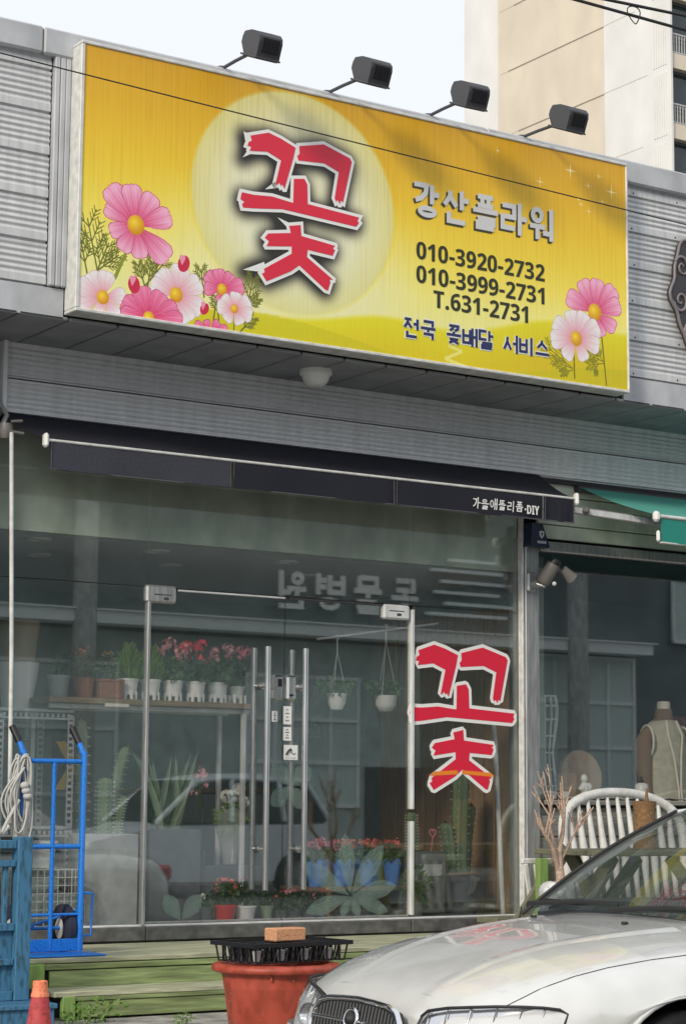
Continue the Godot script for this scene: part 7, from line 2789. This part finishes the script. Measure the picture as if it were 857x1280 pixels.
	leafy(wp2, V(7.015, 0.72, -0.20), V(0.075, 0.08, 0.07), 140, 0.04, 0.026, M.leaf_dark, 103)
	blooms(wp2, V(7.005, 0.80, -0.20), V(0.06, 0.03, 0.05), 4, 0.012, 4, M.petal_coral, 104)
	for e in [[6.74, "tiny dark pot with dusty bloom left of the red pot"], [7.185, "clear-green glass jar with a sprig behind the door joint"]]:
		var t := pot_thing("small_pot", e[1], "potted plant", V(e[0], 0.553, -0.22), 0.045, 0.10, M.planter_dark if e[0] < 7.0 else M.agave)
		leafy(t, V(e[0], 0.69, -0.22), V(0.04, 0.05, 0.04), 50, 0.03, 0.02, M.leaf, 105)
		if e[0] < 7.0:
			blooms(t, V(e[0], 0.72, -0.22), V(0.03, 0.02, 0.03), 3, 0.02, 5, M.linen, 106)
	for i in 4:
		var x: float = [7.30, 7.40, 7.52, 7.62][i]
		var t := pot_thing("bedding_pot", ["low bedding pot with one bright coral bloom left of the big film flower", "low bedding pot with dusky pink blooms, second in the floor row", "low leafy bedding pot, third in the floor row behind the film flower", "low bedding pot with pink bloom under the film flower's centre"][i], "potted plant", V(x, 0.553, -0.24), 0.055, 0.07, M.planter_dark, "bedding pots along the floor")
		leafy(t, V(x, 0.66, -0.24), V(0.075, 0.06, 0.06), 120, 0.04, 0.03, M.leaf_dark, 110 + i)
		blooms(t, V(x, 0.715 + 0.02 * (i % 2), -0.23), V(0.05, 0.02, 0.04), [2, 6, 1, 2][i], 0.02, 7, [M.petal_coral, M.petal_dusky, M.petal_pink, M.petal_coral][i], 120 + i)
	# bouquet on a stand, orchid
	var bs := thing("flower_stand", "dark box stand carrying the wrapped white bouquet", "stand", V(7.12, 0.55, -0.66))
	m = MB.new()
	m.rbox(V(7.05, 0.73, -0.68), V(0.55, 0.34, 0.30), 0.008)
	part(bs, "box", m, M.planter_dark)
	var bq := thing("bouquet", "white hydrangea bouquet in clear wrapping behind the left door handle", "bouquet", V(7.14, 0.90, -0.62))
	m = MB.new()
	var rows := []
	for i in 7:
		var t := i / 6.0
		var row := []
		for j in 20:
			var a := TAU * j / 20
			var r := lerpf(0.045, 0.125, t) * (1.0 + 0.10 * sin(a * 5.0) * t)
			row.append(V(7.14 + cos(a) * r, 0.905 + t * 0.36 + 0.02 * sin(a * 4.0) * t, -0.62 + sin(a) * r))
		rows.append(row)
	m.grid(rows, true)
	part(bq, "wrapping", m, M.clear_film)
	leafy(bq, V(7.14, 1.22, -0.62), V(0.10, 0.10, 0.08), 150, 0.06, 0.03, M.leaf_lime, 131)
	blooms(bq, V(7.16, 1.35, -0.62), V(0.10, 0.06, 0.07), 7, 0.045, 16, M.petal_white, 132)
	var oc := pot_thing("orchid", "tall dusky pink orchid spray left of the white bouquet", "potted plant", V(6.93, 0.90, -0.66), 0.055, 0.10, M.planter_dark)
	blooms(oc, V(6.90, 1.45, -0.64), V(0.05, 0.09, 0.04), 9, 0.026, 6, M.petal_dusky, 133)
	m = MB.new()
	m.tube([V(6.93, 0.98, -0.66), V(6.95, 1.25, -0.66), V(6.90, 1.48, -0.64)], 0.006, 6)
	part(oc, "cane", m, M.leaf_dark)
	# pink flower trays on a bench
	var fb := thing("display_bench", "low dark bench carrying the blue-wrapped pink flowers", "bench", V(8.1, 0.55, -0.7))
	m = MB.new()
	m.rbox(V(8.11, 0.735, -0.70), V(0.82, 0.03, 0.40), 0.005)
	part(fb, "top", m, M.wood_shelf)
	for x in [7.74, 8.48]:
		for z in [-0.53, -0.87]:
			m = MB.new()
			m.rbox(V(x, 0.635, z), V(0.04, 0.17, 0.04), 0.004)
			part(fb, "leg", m, M.planter_dark)
	for i in 7:
		var x := 7.79 + i * 0.107
		var at := V(x, 0.752, -0.58 - 0.10 * (i % 2))
		var t := thing("wrapped_flowers", ["leftmost blue-wrapped pot, pale pink flowers, on the low bench", "second blue-wrapped pot from left on the low bench", "third blue-wrapped pot from left on the low bench", "middle blue-wrapped pot among seven on the low bench", "third blue-wrapped pot from right on the low bench", "second blue-wrapped pot from right on the low bench", "rightmost blue-wrapped pot with coral flowers on the low bench"][i], "potted plant", at, "blue-wrapped flowers on the bench")
		m = MB.new()
		rows = []
		for q in 6:
			var u := q / 5.0
			var row := []
			for j in 22:
				var a := TAU * j / 22
				var r := lerpf(0.040, 0.068, u) * (1.0 + 0.12 * sin(a * 6.0 + i) * u)
				row.append(at + V(cos(a) * r, u * 0.17 + 0.02 * sin(a * 5.0 + i) * u, sin(a) * r))
			rows.append(row)
		m.grid(rows, true)
		part(t, "wrapping", m, M.blue_wrap)
		leafy(t, at + V(0, 0.20, 0), V(0.06, 0.05, 0.06), 80, 0.045, 0.03, M.leaf, 140 + i)
		blooms(t, at + V(0, 0.285, 0), V(0.06, 0.028, 0.055), 9, 0.022, 7, M.petal_pink if i < 3 else M.petal_coral, 150 + i)
	# hanging baskets
	var rail := MB.new()
	rail.tube([V(7.75, 2.44, -0.52), V(8.75, 2.60, -0.48)], 0.008, 8)
	tag(part(self, "hanging_rail", rail, M.white_paint), "thin white rail inside the glass carrying the hanging pots", "rail")
	for e in [[8.315, 2.555, 0.082, "white bowl hanging pot with trailing leaves beside the right door fitting"], [7.905, 2.46, 0.07, "smaller pale hanging pot further left behind the right door"]]:
		var t := thing("hanging_pot", e[3], "hanging pot", V(e[0], 1.955, -0.50), "hanging pots behind the right door")
		var at := V(e[0], 1.955, -0.50)
		m = MB.new()
		m.lathe([Vector2(0.0, 0.0), Vector2(e[2] * 0.55, 0.004), Vector2(e[2] * 0.9, 0.05), Vector2(e[2], 0.115), Vector2(e[2] * 0.93, 0.115), Vector2(e[2] * 0.8, 0.04)], at, 24)
		part(t, "pot", m, M.white_plastic)
		m = MB.new()
		for q in 3:
			var a := TAU * q / 3 + 0.4
			m.tube([at + V(cos(a) * e[2], 0.11, sin(a) * e[2]), V(e[0], e[1] - 0.10, -0.50)], 0.003, 5)
		m.tube([V(e[0], e[1] - 0.11, -0.50), V(e[0], e[1] - 0.02, -0.50), V(e[0] + 0.012, e[1] + 0.012, -0.50), V(e[0] - 0.01, e[1] + 0.014, -0.50)], 0.006, 6)
		part(t, "hanger", m, M.white_paint)
		leafy(t, at + V(-0.02, 0.16, 0), V(0.13, 0.06, 0.09), 90, 0.055, 0.032, M.leaf, int(160 + e[0] * 10))
	# grey cabinet with heart pick, cacti on the right
	var cab := thing("grey_cabinet", "small dark grey two-drawer cabinet with a cactus standing on top", "cabinet", V(8.635, 0.55, -0.56))
	m = MB.new()
	m.rbox(V(8.635, 0.775, -0.56), V(0.25, 0.43, 0.32), 0.006)
	part(cab, "carcass", m, M.grey_cabinet)
	m = MB.new()
	m.rbox(V(8.635, 0.86, -0.398), V(0.19, 0.08, 0.006), 0.002)
	m.rbox(V(8.61, 0.775, -0.398), V(0.07, 0.018, 0.006), 0.002)
	part(cab, "label_holder", m, M.planter_grey)
	var cc := thing("small_cactus", "upright green cactus on top of the grey cabinet", "cactus", V(8.58, 0.99, -0.56))
	column_cactus(cc, V(8.58, 0.99, -0.56), 0.04, 0.28, 6)
	column_cactus(cc, V(8.64, 0.99, -0.60), 0.026, 0.18, 6)
	var hp := thing("heart_pick", "little pink heart ornament on a stick above the grey cabinet", "ornament", V(8.675, 0.99, -0.44))
	m = MB.new()
	m.tube([V(8.665, 0.99, -0.44), V(8.678, 1.085, -0.44)], 0.003, 5)
	var hpts := []
	for k in 21:
		var a := TAU * k / 20
		hpts.append(V(8.68 + 0.0022 * 16 * pow(sin(a), 3) * 0.75, 1.115 + 0.0022 * (13 * cos(a) - 5 * cos(2 * a) - 2 * cos(3 * a) - cos(4 * a)), -0.44))
	m.tube(hpts, 0.005, 5, false)
	part(hp, "heart", m, M.petal_pink)
	var tc := thing("tall_cactus", "tall multi-stemmed green cactus standing right behind the window character", "cactus", V(9.0, 0.55, -0.55))
	m = MB.new()
	m.lathe([Vector2(0.0, 0.0), Vector2(0.11, 0.0), Vector2(0.14, 0.24), Vector2(0.15, 0.24), Vector2(0.15, 0.27), Vector2(0.12, 0.27), Vector2(0.11, 0.22), Vector2(0.0, 0.22)], V(9.0, 0.55, -0.55), 24)
	part(tc, "pot", m, M.planter_dark)
	column_cactus(tc, V(9.0, 0.78, -0.55), 0.065, 0.78, 5, V(0.02, 0, 0))
	column_cactus(tc, V(9.08, 0.78, -0.60), 0.05, 0.55, 5, V(0.06, 0, 0))
	column_cactus(tc, V(8.93, 0.78, -0.56), 0.05, 0.42, 5, V(-0.05, 0, 0))
	m = MB.new()
	m.tube([V(8.985, 1.92, -0.13), V(9.062, 0.555, -0.13)], 0.017, 10)
	tag(part(self, "white_stick", m, M.white_paint), "long white pole leaning inside the glass at the right", "pole")
	m = MB.new()
	m.rbox(V(8.905, 0.83, -0.40), V(0.24, 0.022, 0.02), 0.006, Basis(Vector3.BACK, 0.03))
	var tw := thing("garden_trowel", "small trowel with pale wooden handle propped against the tall cactus pot", "trowel", V(8.9, 0.83, -0.40))
	part(tw, "handle", m, M.wood_shelf)
	m = MB.new()
	m.prism(PackedVector2Array([Vector2(8.99, 0.82), Vector2(9.06, 0.80), Vector2(9.0, 0.70), Vector2(8.95, 0.68)]), 0.006, Transform3D(Basis.IDENTITY, V(0, 0, -0.40)))
	part(tw, "blade", m, M.alu)
	# leafy plants by the right door and green stems low down
	for e in [[8.40, 0.553, -0.26, "bushy green plant in dark pot by the right door jamb"], [8.85, 0.553, -0.80, "dark leafy plant on the floor behind the grey cabinet"]]:
		var t := pot_thing("leafy_plant", e[3], "potted plant", V(e[0], e[1], e[2]), 0.07, 0.10, M.planter_dark)
		leafy(t, V(e[0], e[1] + 0.20, e[2]), V(0.09, 0.13, 0.08), 160, 0.065, 0.026, M.leaf, int(170 + e[0] * 7))
	# back counter
	var ct := thing("work_counter", "long dark work counter at the back of the flower shop", "counter", V(7.3, 0.55, -2.9))
	m = MB.new()
	m.rbox(V(7.3, 0.98, -2.85), V(2.6, 0.82, 0.55), 0.01)
	part(ct, "cabinet", m, M.interior_dark)
	m = MB.new()
	m.rbox(V(7.3, 1.41, -2.85), V(2.7, 0.04, 0.6), 0.008)
	part(ct, "top", m, M.wood_shelf)
